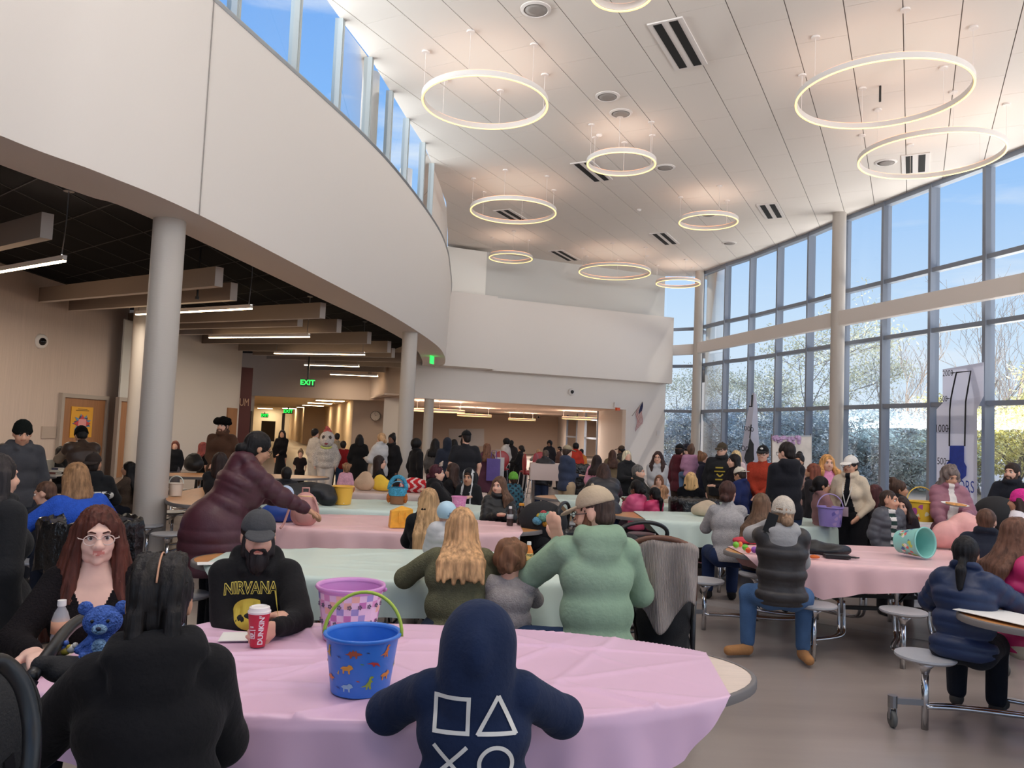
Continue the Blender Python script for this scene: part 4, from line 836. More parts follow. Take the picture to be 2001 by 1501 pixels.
class SDF:
    def __init__(s): s.p = []
    def cap(s, a, b, ra, rb, lab=0, q=0, op='u'): s.p.append(('c', np.array(a, float), np.array(b, float), ra, rb, lab, q, op)); return s
    def ell(s, c, r, R=None, lab=0, op='u', q=0): s.p.append(('e', np.array(c, float), np.array(r, float), np.eye(3) if R is None else np.array(R, float), lab, op, q)); return s
    def build(s, vox, k, cuts=(), disp=None, quilt=.06):
        lo = np.full(3, 9e9); hi = -lo
        for p in s.p:
            if p[0] == 'c':
                r = max(p[3], p[4]) + abs(p[6]); lo = np.minimum(lo, np.minimum(p[1], p[2]) - r); hi = np.maximum(hi, np.maximum(p[1], p[2]) + r)
            elif p[5] == 'u':
                r = np.abs(p[3]).T @ (p[2] + abs(p[6])); lo = np.minimum(lo, p[1] - r); hi = np.maximum(hi, p[1] + r)
        lo = lo - 4 * vox; n = np.ceil((hi - lo) / vox).astype(int) + 5
        F = np.full(n, 1.0, np.float32); L = np.zeros(n, np.int8); ax = [lo[i] + vox * np.arange(n[i]) for i in range(3)]
        for p in s.p:
            if p[0] == 'c': r = max(p[3], p[4]) + abs(p[6]); a_, b_ = np.minimum(p[1], p[2]) - r, np.maximum(p[1], p[2]) + r; lab, op = p[5], p[7]
            else: r = np.abs(p[3]).T @ p[2]; a_, b_ = p[1] - r, p[1] + r; lab, op = p[4], p[5]
            mg = k * 1.2 + 2.5 * vox; i0 = np.clip(((a_ - mg - lo) / vox).astype(int), 0, n); i1 = np.clip(((b_ + mg - lo) / vox).astype(int) + 2, 0, n)
            if (i1 <= i0).any(): continue
            X, Y, Z = np.meshgrid(*[ax[i][i0[i]:i1[i]] for i in range(3)], indexing='ij', sparse=True)
            if p[0] == 'c':
                A, B = p[1], p[2]; D = B - A; dd = max(D.dot(D), 1e-9)
                t = np.clip(((X - A[0]) * D[0] + (Y - A[1]) * D[1] + (Z - A[2]) * D[2]) / dd, 0, 1)
                d = np.sqrt((X - A[0] - t * D[0]) ** 2 + (Y - A[1] - t * D[1]) ** 2 + (Z - A[2] - t * D[2]) ** 2) - (p[3] + t * (p[4] - p[3]))
                if p[6]: d = d + p[6] * (1 - np.abs(np.sin(np.pi * t * math.sqrt(dd) / quilt)) ** .6)
            else:
                Rm, c, r = p[3], p[1], p[2]; x, y, z = X - c[0], Y - c[1], Z - c[2]
                u = [Rm[i, 0] * x + Rm[i, 1] * y + Rm[i, 2] * z for i in range(3)]
                k0 = np.sqrt((u[0] / r[0]) ** 2 + (u[1] / r[1]) ** 2 + (u[2] / r[2]) ** 2); k1 = np.sqrt((u[0] / r[0] ** 2) ** 2 + (u[1] / r[1] ** 2) ** 2 + (u[2] / r[2] ** 2) ** 2) + 1e-9
                d = k0 * (k0 - 1) / k1
                if p[6]: d = d + p[6] * (1 - np.abs(np.sin(np.pi * (u[2] + c[2]) / quilt)) ** .6)
            sl = tuple(slice(i0[i], i1[i]) for i in range(3)); f = F[sl]
            if op == 'u':
                kk = max(k, 1e-4); h = np.clip(.5 + .5 * (f - d) / kk, 0, 1); L[sl] = np.where(d < f, lab, L[sl]); F[sl] = f * (1 - h) + d * h - kk * h * (1 - h)
            else:
                kk = k * .5 + 1e-4; g = -d; h = np.clip(.5 - .5 * (f - g) / kk, 0, 1); F[sl] = f * (1 - h) + g * h + kk * h * (1 - h)
        X, Y, Z = np.meshgrid(*ax, indexing='ij', sparse=True)
        if disp is not None:
            m = np.abs(F) < .05; ii = np.nonzero(m); P = np.stack([ax[0][ii[0]], ax[1][ii[1]], ax[2][ii[2]]], 1); F[m] += disp(P)
        for c, nn in cuts: F = np.maximum(F, ((X - c[0]) * nn[0] + (Y - c[1]) * nn[1] + (Z - c[2]) * nn[2]).astype(np.float32))
        return surf_nets(F, lo, vox, L)
def to_obj(name, res, mats, parent, paint=None):
    if res is None: return None
    V, Q, lab = res; me = bpy.data.meshes.new(name); n = len(Q)
    me.vertices.add(len(V)); me.vertices.foreach_set('co', V.astype(np.float32).ravel()); me.loops.add(n * 4); me.loops.foreach_set('vertex_index', Q.astype(np.int32).ravel()); me.polygons.add(n)
    me.polygons.foreach_set('loop_start', np.arange(0, n * 4, 4, dtype=np.int32)); me.polygons.foreach_set('loop_total', np.full(n, 4, np.int32)); me.polygons.foreach_set('use_smooth', np.ones(n, bool))
    for m in mats: me.materials.append(m)
    if paint is not None: me.polygons.foreach_set('material_index', np.asarray(paint(V[Q].mean(1)), np.int32))
    elif lab is not None and len(mats) > 1: me.polygons.foreach_set('material_index', np.minimum(lab[Q[:, 0]], len(mats) - 1).astype(np.int32))
    me.update(); me.validate(); o = bpy.data.objects.new(name, me); COL.objects.link(o); o.parent = parent; o['bvh'] = 0; del o['bvh']; return o
_ND = RNG.normal(size=(10, 3)); _ND /= np.linalg.norm(_ND, axis=1)[:, None]; _NP = RNG.uniform(0, 6.28, 10)
def noise(P, f): return sum(np.sin(P @ (_ND[i] * f * (1 + .23 * i)) + _NP[i]) for i in range(6)) / 3.2
def folds(amp, f=14.):
    return lambda P: amp * (noise(P + .03 * np.stack([noise(P, 9), noise(P, 11), noise(P, 7)], 1), f) + .55 * np.abs(noise(P * [1, 1, .6] + 3, f * 1.7)))
SKIN = {'l': (222, 172, 148), 'p': (232, 188, 170), 'm': (198, 146, 116), 'd': (118, 80, 62), 'o': (208, 156, 128)}
ARM = {'down': (.05, .03, -.52), 'pocket': (.01, .13, -.42), 'clasp': (-.16, .24, -.40), 'table': (-.08, .40, -.24), 'wide': (.12, .36, -.26), 'fwd': (-.04, .45, -.15), 'phone': (-.10, .15, .12), 'cross': (-.24, .22, -.26), 'hold': (-.06, .32, -.24), 'chest': (-.12, .24, -.12), 'lap': (-.05, .28, -.42), 'up': (.1, .3, .25), 'low': (.0, .3, -.46)}
def unit(v): v = np.array(v, float); return v / (np.linalg.norm(v) + 1e-9)
def rotm(axis, a):
    x, y, z = unit(axis); c, s = math.cos(a), math.sin(a); C = 1 - c
    return np.array([[c + x * x * C, x * y * C - z * s, x * z * C + y * s], [y * x * C + z * s, c + y * y * C, y * z * C - x * s], [z * x * C - y * s, z * y * C + x * s, c + z * z * C]])
def hand(S, w, d, n, side, sc, curl, fine):
    """palm at wrist w along d, palm normal n, thumb on the inner side"""
    d = unit(d); n = unit(np.array(n) - d * np.dot(n, d)); t = np.cross(d, n) * side; R = np.array([t, n, d])
    if not fine:
        S.ell(w + d * .05 * sc, np.array([.036, .02, .05]) * sc, R); S.ell(w + (d * .11 + n * .02 * curl) * sc, np.array([.032, .016, .04]) * sc, R)
        S.cap(w + (d * .03 + t * .025) * sc, w + (d * .085 + t * .055 + n * .015) * sc, .012 * sc, .009 * sc); return
    S.ell(w + d * .045 * sc, np.array([.040, .016, .052]) * sc, R); S.ell(w + (d * .035 + t * .024 + n * .008) * sc, np.array([.018, .017, .03]) * sc, R)
    for i, (o, L, e) in enumerate(((.031, .068, .0), (.0105, .078, .006), (-.0105, .072, .003), (-.031, .054, -.008))):
        p = w + (d * (.086 + e) + t * o) * sc; q = unit(d + t * o * 2.2)
        for k, f in enumerate((.45, .30, .25)):
            q = rotm(np.cross(q, n), curl * (.55, .9, .6)[k] * (1 + .12 * i)) @ q; p2 = p + q * L * f * sc; S.cap(p, p2, (.0092 - .0007 * k) * sc, (.0086 - .0008 * k) * sc); p = p2
    p = w + (d * .028 + t * .03 + n * .006) * sc; q = unit(d * .62 + t * .72 + n * .25)
    for k, L in enumerate((.034, .03, .024)):
        p2 = p + q * L * sc; S.cap(p, p2, (.0115 - .001 * k) * sc, (.0105 - .0012 * k) * sc); p = p2; q = rotm(np.cross(q, unit(d + n * .4)), .28 + .25 * curl) @ q
def person(label, px, py, d, face, top='hoodie:24,24,28', leg='denim:44,56,84', hair='short:40,30,26', skin='l', sit=0, seat=.44, arms=('down', 'down'), hat=None, lean=0, yaw=0, pitch=0, roll=0, w=1., hf=1., sex='m', hl=.2, inner=None, glasses=0, beard=None, vox=None, fine=None, hem=None, shoe=(40, 38, 38), legs=None, paint=None, paintm=None, group=None, eyes=None, hood=None, knee=None, twist=0, elbow=None, hn=None, hd=None, curl=(.5, .5), grp=None, tbl=.765, neck=.118, toes=None):
    tgt = at_d(px, py, d); face = face - math.degrees(math.atan2(tgt[0], tgt[1])); vox = vox or min(.03, max(.0085, d * .00165)); fine = (d < 8.2) if fine is None else fine
    L_, P_ = math.radians(lean), math.radians(pitch); U = np.array([0, math.sin(L_), math.cos(L_)]); FD = np.array([0, math.cos(L_), -math.sin(L_)]); RT = np.array([1., 0, 0])
    if twist: A = rotm(U, math.radians(twist)); RT, FD = A @ RT, A @ FD
    hy = rotm((0, 0, 1), math.radians(yaw)); hfw0 = hy @ np.array([0, 1., 0]); hrt = np.cross(hfw0, (0, 0, 1.)); hrt /= np.linalg.norm(hrt)
    hfw = hfw0 * math.cos(P_) - np.array([0, 0, math.sin(P_)]); hup = np.cross(hrt, hfw)
    if roll: A = rotm(hfw, math.radians(roll)); hrt, hup = A @ hrt, A @ hup
    HR = np.array([hrt, hfw, hup]); hairk, _, hairc = hair.partition(':'); hairc = tuple(int(q) for q in hairc.split(',')) if hairc else (40, 30, 26)
    hatk = hat.split(':')[0] if hat else None; topk, _, topc = top.partition(':'); topc = tuple(int(q) for q in topc.split(','))
    ht = {'beanie': .155, 'cap': .145, 'capback': .145, 'fur': .17, 'hoodup': .15}.get(hatk, .132)
    if topk == 'hoodup': ht = .155
    kid = hf > 1.02
    def headc(s, P): return P + U * .52 * s * (.94 if kid else 1) + (U * .35 + hup * .65) * neck * s * hf
    P1 = np.array([0, 0, (.10 if sit else .925)]); a = (headc(1, P1) + hup * ht * hf)[2]; s = (tgt[2] - (seat if sit else 0)) / a
    P = np.array([0, 0, seat + .10 * s if sit else .925 * s]); HC = headc(s, P); hs = s * hf; top_pt = HC + hup * ht * hs
    root = thing('person', label, 'person', (0, 0, 0), math.radians(face), grp)
    c_, s_ = math.cos(math.radians(face)), math.sin(math.radians(face)); root.location = (tgt[0] - (HC[0] * c_ - HC[1] * s_), tgt[1] - (HC[0] * s_ + HC[1] * c_), 0)
    T = np.array([RT, FD, U]); N = P + U * .52 * s * (.94 if kid else 1); SW = (.150 if sex == 'm' else .134) * (1 + (w - 1) * .5); e = lambda x, y, z: P + (RT * x + FD * y + U * z) * s
    h3 = lambda x, y, z: HC + (hrt * x + hfw * y + hup * z) * hs
    sh = [e(-SW, 0, .45), e(SW, 0, .45)]; ua, fa = .285 * s, .255 * s; el, wr = [], []
    for i in (0, 1):
        sg = -1 if i == 0 else 1; t = arms[i]; t = ARM[t] if isinstance(t, str) else t; g = sh[i] + (RT * sg * t[0] + np.array([0, 1, 0]) * t[1] + np.array([0, 0, 1]) * t[2]) * s if not twist else sh[i] + (RT * sg * t[0] + FD * t[1] + np.array([0, 0, 1]) * t[2]) * s
        
        if sit and (arms[i] not in ('lap', 'down', 'pocket', 'low')) and g[1] > .2 * s: g[2] = max(g[2], tbl + .035 * s)
        v = g - sh[i]; Lv = min(np.linalg.norm(v), (ua + fa) * .985); v = unit(v); ca = (ua * ua + Lv * Lv - fa * fa) / (2 * ua * Lv); ca = max(-1, min(1, ca))
        pole = (elbow or {}).get(i, (.55, -.45, -.6)); pole = RT * sg * pole[0] + FD * pole[1] + np.array([0, 0, pole[2]]); pole = unit(pole - v * pole.dot(v))
        el.append(sh[i] + v * ua * ca + pole * ua * math.sqrt(1 - ca * ca)); wr.append(sh[i] + v * Lv)
    hp, kn, an, toe = [], [], [], []
    for i in (0, 1):
        sg = -1 if i == 0 else 1; q = P + np.array([sg * .085 * s * w, 0, -.03 * s]); hp.append(q)
        if sit:
            kx = sg * ((.13 if knee is None else knee[i][0])) * s; ky = (.42 if knee is None else knee[i][1]) * s; k_ = np.array([kx, ky, seat + .055 * s]); a_ = k_ + np.array([0, .0 if knee is None else knee[i][2] * s, -min(.42 * s, seat - .03)])
        else:
            st = 0 if legs is None else legs[i]; k_ = np.array([sg * .095 * s, .02 * s + st * .5 * s, .49 * s]); a_ = np.array([sg * .1 * s, st * s, .08 * s])
        kn.append(k_); an.append(a_); toe.append(a_ + (np.array([sg * .02, .17, -.045]) if toes is None else np.array([toes[i][0], toes[i][1], -.045])) * s)
    # --- body
    B = SDF(); sk = cmat('skin', SKIN[skin]); lipm = cmat('skin', tuple(int(q * f) for q, f in zip(SKIN[skin], (.90, .70, .70))))
    B.ell(P, np.array([.155, .105, .11]) * s * [w, w, 1], T); B.ell(e(0, 0, .17), np.array([.14, .098, .15]) * s * [w, w, 1], T); B.ell(e(0, 0, .33), np.array([.15, .105, .15]) * s * [w, w, 1], T)
    B.cap(sh[0] + RT * .02 * s, sh[1] - RT * .02 * s, .058 * s, .058 * s); B.cap(N - U * .05 * s, h3(0, -.012, -.06), .056 * s * (1 if sex == 'm' else .86), .05 * hs * (1.05 if sex == 'm' else .86))
    for i in (0, 1):
        B.cap(sh[i], el[i], .05 * s, .04 * s); B.cap(el[i], wr[i], .04 * s, .027 * s); B.cap(hp[i], kn[i], .085 * s * w, .055 * s); B.cap(kn[i], an[i], .056 * s, .036 * s)
        dd = unit(wr[i] - el[i]); sg = -1 if i == 0 else 1; nn = (hn or {}).get(i); nn = np.array(nn, float) if nn is not None else (-RT * sg if abs(dd[2]) > .6 else np.array([0, 0, -1.]))
        hdir = (hd or {}).get(i); hand(B, wr[i], dd if hdir is None else np.array(hdir, float), nn, -sg, hs / max(hf, 1) * (1 if not kid else 1.05), curl[i], fine)
    B.ell(h3(0, -.014, .032), np.array([.074, .091, .088]) * hs, HR); B.ell(h3(0, .022, -.028), np.array([.06, .07, .078]) * hs, HR); B.cap(h3(-.028, .032, -.073), h3(.028, .032, -.073), .03 * hs, .03 * hs); B.ell(h3(0, .066, -.09), np.array([.022, .02, .02]) * hs, HR)
    near = vox < .02
    if near:
        kf = 1
        for x in (-1, 1):
            B.ell(h3(x * .036, .055, -.028), np.array([.026, .026, .026]) * hs, HR); B.ell(h3(x * .076, -.008, -.004), np.array([.011, .019, .031]) * hs, HR); B.ell(h3(x * .014, .098, -.026), np.array([.010, .010, .009]) * hs, HR)
        B.ell(h3(0, .078, .034), np.array([.048, .014, .012]) * hs, HR)
        B.cap(h3(0, .086, .016), h3(0, .108, -.02), .0085 * hs, .012 * hs); B.ell(h3(0, .0835, -.051), np.array([.0185, .0082, .0032]) * hs, HR, lab=1); B.ell(h3(0, .081, -.0605), np.array([.0155, .009, .0042]) * hs, HR, lab=1)
        for x in (-1, 1): B.ell(h3(x * .031, .101, .010), np.array([.019, .017, .0105]) * hs, HR, op='s')
    to_obj('body', B.build(vox, .022 * s if vox > .012 else .018 * s), [sk, lipm], root)
    if eyes if eyes is not None else near and abs(((face + yaw + 180) % 360) - 180) > 70:
        for x in (-1, 1):
            b = MB(); c = h3(x * .031, .0745, .0095); r = .0125 * hs; Rq = Matrix((HR[0], HR[2], HR[1])).transposed(); prof = [(r * math.sin(a), -r * math.cos(a)) for a in np.linspace(0, math.pi, 13)]; b.lathe([(q[0], q[1]) for q in prof], c, 16, R=Rq)
            o = b.build('eye', [mat('eye white', (225, 218, 212), .25), mat('iris', (52, 40, 34), .15)], root, smooth=True)
            for f in o.data.polygons:
                if unit(np.array(f.center) - c).dot(hfw) > .86: f.material_index = 1
            bb = SDF(); bb.cap(h3(x * .014, .0905, .031), h3(x * .032, .0885, .0365), .0042 * hs, .004 * hs); bb.cap(h3(x * .032, .0885, .0365), h3(x * .05, .074, .03), .004 * hs, .0025 * hs)
            to_obj('eyebrow', bb.build(min(vox, .004), .004), [cmat('hair', tuple(int(q * .8) for q in hairc))], root)
            bb = SDF(); bb.cap(h3(x * .016, .0885, .0165), h3(x * .032, .0905, .0205), .003 * hs, .0034 * hs); bb.cap(h3(x * .032, .0905, .0205), h3(x * .047, .081, .0155), .0034 * hs, .002 * hs)
            to_obj('eyelid', bb.build(min(vox, .0035), .004), [mat('lash brown', (92, 60, 50), .6)], root)
    # --- clothes
    qk = topk in ('puffer', 'vest'); G = {'tee': .012, 'sweater': .017, 'hoodie': .024, 'hoodup': .024, 'puffer': .034, 'vest': .034, 'coat': .026, 'jacket': .024, 'fleece': .03, 'bunny': .05}[topk]
    mk = {'tee': 'cloth', 'sweater': 'knit', 'hoodie': 'cloth', 'hoodup': 'cloth', 'puffer': 'nylon', 'vest': 'nylon', 'coat': 'cloth', 'jacket': 'cloth', 'fleece': 'fur', 'bunny': 'fur'}[topk]
    def garment(kind, col, g, name, sleeves='long', hooded=False, hemz=None, q=0., mk='cloth', pnt=None, pm=None):
        S = SDF(); gw = g / s; hz = {'tee': .08, 'sweater': .09, 'hoodie': .12, 'hoodup': .12, 'puffer': .16, 'vest': .12, 'coat': .55, 'jacket': .12, 'fleece': .12, 'bunny': .1}[kind] if hemz is None else hemz
        if sit: hz = min(hz, .10)
        if kind != 'arms':
            S.ell(e(0, 0, -.02), np.array([.16 * w + gw, .11 * w + gw, .14]) * s, T, q=q); S.ell(e(0, .005, .16), np.array([.148 * w + gw, .108 * w + gw, .16]) * s, T, q=q); S.ell(e(0, 0, .33), np.array([.155 * w + gw, .11 * w + gw, .155]) * s, T, q=q)
            if sex == 'f' and hf < 1.1:
                for x in (-.065, .065): S.ell(e(x * w, .075 * w, .29), np.array([.07, .065, .07]) * s * w + g, T)
            if hz > .2 and not sit: S.cap(P + np.array([0, 0, -.03 * s]), P + np.array([0, 0, -hz * s - .1]), .18 * s * w + g, (.19 + .04 * (hz > .4)) * s * w + g, q=q)
            elif hz > .1: S.cap(e(-.05 * w, 0, -.03), e(-.05 * w, 0, -hz - .05), .1 * w * s + g, .1 * w * s + g); S.cap(e(.05 * w, 0, -.03), e(.05 * w, 0, -hz - .05), .1 * w * s + g, .1 * w * s + g)
            S.cap(sh[0] + RT * .03 * s, sh[1] - RT * .03 * s, .052 * s + g * .8, .052 * s + g * .8); S.cap(N - U * .06 * s, N + U * .005 * s, .075 * s + g * .5, .062 * s + g * .3)
        for i in (0, 1):
            if sleeves == 'long': S.cap(sh[i], el[i], .050 * s + g, .043 * s + g, q=q); S.cap(el[i], wr[i] - unit(wr[i] - el[i]) * .01, .043 * s + g, .029 * s + g * .55, q=q)
            elif sleeves == 'short': S.cap(sh[i], sh[i] * .35 + el[i] * .65, .056 * s + g, .058 * s + g)
            elif sleeves == 'none': S.cap(sh[i], sh[i] * .8 + el[i] * .2, .05 * s + g, .045 * s + g)
        if hooded == 'down':
            S.ell(N + (-FD * .075 - U * .005) * s, np.array([.135, .075, .062]) * s, T); S.ell(N + (-FD * .10 - U * .065) * s, np.array([.10, .055, .075]) * s, T)
            for x in (-1, 1): S.cap(N + (RT * x * .085 - FD * .05 + U * .025) * s, N + (RT * x * .055 + FD * .075 - U * .03) * s, .036 * s, .026 * s)
        if hooded == 'collar':
            for k in range(14):
                a = 2 * math.pi * k / 14; b_ = 2 * math.pi * (k + 1) / 14
                S.cap(N + (RT * .078 * math.cos(a) + FD * .082 * math.sin(a) + U * (.03 - .025 * math.sin(a))) * s, N + (RT * .078 * math.cos(b_) + FD * .082 * math.sin(b_) + U * (.03 - .025 * math.sin(b_))) * s, .022 * s, .022 * s)
        if hooded == 'up':
            S.ell(h3(0, -.022, .035), np.array([.1, .118, .118]) * hs, HR); S.ell(h3(0, -.03, -.03), np.array([.098, .105, .105]) * hs, HR); S.ell(h3(0, -.03, -.09), np.array([.095, .09, .07]) * hs, HR); S.ell(h3(0, -.13, .03), np.array([.03, .03, .05]) * hs, HR)
            S.ell(h3(0, .1, -.01), np.array([.066, .11, .095]) * hs, HR, op='s')
        amp = (.0045 if kind != 'tee' else .003) * (1 if not qk or kind == 'arms' else .6) * min(1.2, s) if vox < .022 else 0
        cuts = [(P - U * hz * s if hz < .2 or sit else P - np.array([0, 0, hz * s]), -U if hz < .2 or sit else (0, 0, -1))] if kind != 'arms' else []
        if sit: cuts.append(((0, 0, seat + .012), (0, 0, -1)))
        return to_obj(name, S.build(vox, .03 * s, cuts, folds(amp) if amp else None, quilt=.085 * s), [cmat(mk, col)] + (pm or []), root, pnt)
    hd_ = {'hoodie': 'down', 'hoodup': 'up', 'jacket': 'collar', 'puffer': 'collar', 'coat': 'collar', 'fleece': 'collar'}.get(topk) if hood is None else hood
    pf = None
    if paint: pf = lambda C: paint((C - P) @ RT / s, (C - P) @ FD / s, (C - P) @ U / s)
    names = {'tee': 't_shirt', 'sweater': 'sweater', 'hoodie': 'hoodie', 'hoodup': 'hooded_sweatshirt', 'puffer': 'puffer_jacket', 'vest': 'puffer_vest', 'coat': 'long_coat', 'jacket': 'jacket', 'fleece': 'fleece_jacket', 'bunny': 'costume_suit'}
    if inner:
        ik, _, ic = inner.partition(':'); garment(ik, tuple(int(q) for q in ic.split(',')), {'hoodie': .022}.get(ik, .017), names[ik], 'long', 'down' if ik == 'hoodie' else False)
    tob = garment(topk, topc, G, names[topk], {'tee': 'short', 'vest': 'none'}.get(topk, 'long'), hd_, hem, .011 * s * (1 if qk else 0), mk, pf, paintm)
    lk, _, lc = leg.partition(':'); lc = tuple(int(q) for q in lc.split(',')); S = SDF(); g = {'denim': .014, 'pants': .018, 'sweat': .026, 'dress': .02, 'wide': .05}[lk]
    S.ell(P + np.array([0, 0, -.01]) * s, np.array([.143 * w, .094 * w, .11]) * s + g * .7, T if not sit else None)
    if lk == 'dress' and not sit: S.cap(P, np.array([0, 0, .12 * s]), .14 * s * w, .2 * s * w)
    else:
        for i in (0, 1): S.cap(hp[i], kn[i], .088 * s * w + g, .06 * s + g); S.cap(kn[i], an[i] + (kn[i] - an[i]) * .06, .06 * s + g, .045 * s + g)
    to_obj('skirt' if lk == 'dress' else 'trousers', S.build(vox, .03 * s, [((0, 0, .02), (0, 0, -1))] + ([((0, 0, seat + .004 if False else .0), (0, 0, -1))]), folds(.003) if vox < .02 else None), [cmat('denim' if lk == 'denim' else 'cloth', lc)], root)
    sm = cmat('cloth', shoe)
    for i in (0, 1):
        S = SDF(); a_ = an[i]; S.ell(a_ + np.array([0, .005, -.03]) * s, np.array([.045, .055, .06]) * s); S.cap(a_ + np.array([0, -.02, -.04]) * s, toe[i] + np.array([0, -.01, .003]) * s, .046 * s, .04 * s)
        to_obj('shoe', S.build(max(vox, .012), .02 * s, [((0, 0, .002), (0, 0, -1)), (a_ + np.array([0, 0, .03 * s]), (0, 0, 1))]), [sm], root)
    # --- hair, hat, beard, glasses
    hm = cmat('hair', hairc)
    if hairk != 'none':
        S = SDF(); th = {'buzz': .0, 'short': .008, 'curly': .02, 'afro': .03, 'mop': .022}.get(hairk, .011); cuts = []; hv = min(vox, .012) if d < 12 else vox
        S.ell(h3(0, -.018, .038), (np.array([.076, .094, .09]) + th) * hs, HR)
        if hairk in ('bob', 'long', 'longf', 'curly', 'pony', 'bun', 'lowbun', 'braid', 'tail', 'pigtails'): S.ell(h3(0, -.045, -.03), np.array([.074, .062, .07]) * hs * (1.12 if hairk in ('bob', 'long', 'longf', 'curly') else 1), HR)
        else: S.ell(h3(0, -.05, -.025), np.array([.066, .055, .055]) * hs, HR)
        if hairk in ('bob', 'curly'):
            for k in range(9):
                x = (k - 4) / 4; S.cap(h3(.078 * x, -.085 + .07 * abs(x) ** 1.5, .02), h3(.092 * x, -.085 + .08 * abs(x) ** 1.5, -.06 - hl * .5), .03 * hs, (.034 if hairk == 'bob' else .045) * hs)
        if hairk in ('long', 'longf'):
            m_ = 11; gq = {'puffer': .03, 'vest': .03, 'coat': .02, 'jacket': .02, 'hoodie': .05}.get(topk, .012)
            for k in range(m_):
                x = (k - (m_ - 1) / 2) / ((m_ - 1) / 2); p0 = h3(.08 * x, -.08 + .07 * abs(x) ** 1.6, .03); p1 = h3(.088 * x, -.092 + .075 * abs(x) ** 1.6, -.10); jit = .02 * math.sin(k * 2.7)
                p2 = p1 - U * (hl * .55) * s + (RT * .035 * x - FD * .035) * s; p3 = p1 - U * (hl + jit) * s + (RT * .05 * x - FD * (.045 + (.03 if lean > 15 else 0))) * s
                def clr(q, lim):
                    y = (q - N).dot(FD); return q - FD * max(0, y + lim * s)
                if U.dot(p2 - N) < .03 * s: p2 = clr(p2, .055 + .075 * w + gq * .5)
                p3 = clr(p3, .05 + .098 * w + gq)
                S.cap(p0, p1, .028 * hs, .032 * hs); S.cap(p1, p2, .032 * hs, .034 * s); S.cap(p2, p3, .034 * s, .014 * s)
        if hairk == 'longf':
            for x in (-1, 1):
                for k in range(4):
                    y = .05 - .028 * k; p0 = h3(x * .066, y * .6, .06); p1 = h3(x * (.08 + .006 * k), y * .5, -.05); p2 = p1 - U * hl * .5 * s + (RT * x * (.02 + .014 * k) + FD * (.05 - .01 * k)) * s; p3 = p1 - U * (hl + .02 * k) * s + (RT * x * (.015 + .022 * k) + FD * (.075 - .015 * k)) * s
                    S.cap(p0, p1, .018 * hs, .024 * hs); S.cap(p1, p2, .024 * hs, .034 * s); S.cap(p2, p3, .034 * s, .016 * s)
        if hairk in ('pony', 'tail'):
            z0 = .05 if hairk == 'pony' else -.035; p0 = h3(0, -.105, z0); p1 = p0 + (-FD * .045 - U * .07) * s; p2 = p1 - U * hl * s; S.cap(p0, p1, .026 * hs, .034 * hs); S.cap(p1, p2, .036 * hs, .022 * hs)
        if hairk == 'bun': S.ell(h3(0, -.075, .125), np.array([.048, .048, .044]) * hs, HR)
        if hairk == 'lowbun': S.ell(h3(.0, -.125, -.045), np.array([.05, .038, .042]) * hs, HR)
        if hairk == 'pigtails':
            for x in (-1, 1): S.ell(h3(x * .09, -.04, .07), np.array([.035, .035, .04]) * hs, HR)
        if hairk == 'braid':
            for x in (-1, 1):
                for k in range(15):
                    a = 2.0 - k * .175; be = x * (.40 + .12 * math.sin(k * .22)); p = h3(.087 * math.sin(be) * .99, -.018 - .106 * math.cos(a) * math.cos(be) * -1 * -1, .038 + .102 * math.sin(a) * math.cos(be))
                    for yy in (-1, 1): S.ell(p + hrt * yy * .010 * hs, np.array([.0155, .013, .012]) * hs, HR)
                for k in range(7):
                    p = h3(x * .046, -.112, -.03) - U * .03 * k * s
                    for yy in (-1, 1): S.ell(p + RT * yy * .009 * s, np.array([.015, .015, .018]) * s, T)
        fr = {'buzz': (.066, .09, .09), 'short': (.066, .09, .088), 'longf': (.062, .09, .108), 'long': (.06, .088, .098), 'bob': (.06, .088, .098)}.get(hairk, (.06, .088, .092))
        S.ell(h3(0, .118, -.024), np.array(fr) * hs, HR, op='s')
        if hairk in ('short', 'buzz'):
            for x in (-1, 1): S.ell(h3(x * .088, .035, -.045), np.array([.035, .05, .06]) * hs, HR, op='s')
        if hatk in ('cap', 'capback', 'beanie', 'fur'): cuts.append((h3(0, 0, .06), hup))
        am = (.004 if hairk not in ('curly', 'afro', 'mop') else .016) * hs
        dp = None
        if hv < .02:
            if hairk in ('curly', 'afro', 'mop'): dp = lambda Q: am * noise(Q, 55)
            else:
                def dp(Q):
                    q = (Q - HC) @ HR.T; an_ = np.arctan2(q[:, 0], -q[:, 1] + .03); r_ = 1.0
                    rid = am * (.6 * np.sin(an_ * 34 + 3 * noise(Q, 9)) + .5 * np.sin(an_ * 61 + 2 * noise(Q, 13)))
                    if hairk in ('braid', 'longf'): rid += .004 * hs * np.exp(-(q[:, 0] / .004) ** 2) * (q[:, 2] > .0) * (hairk == 'braid') + .006 * hs * np.exp(-(q[:, 0] / .005) ** 2) * (q[:, 2] > .05) * (hairk != 'braid')
                    return rid
        to_obj('hair', S.build(hv, .016 * hs, cuts, dp), [hm], root)
    if hairk == 'braid':
        b = MB(); b.tube([h3(0, -.018 - .1085 * math.cos(a), .038 + .104 * math.sin(a)) for a in np.linspace(.15, 2.1, 24)], .0028 * hs, 6); b.build('hair_part', sk, root, smooth=True)
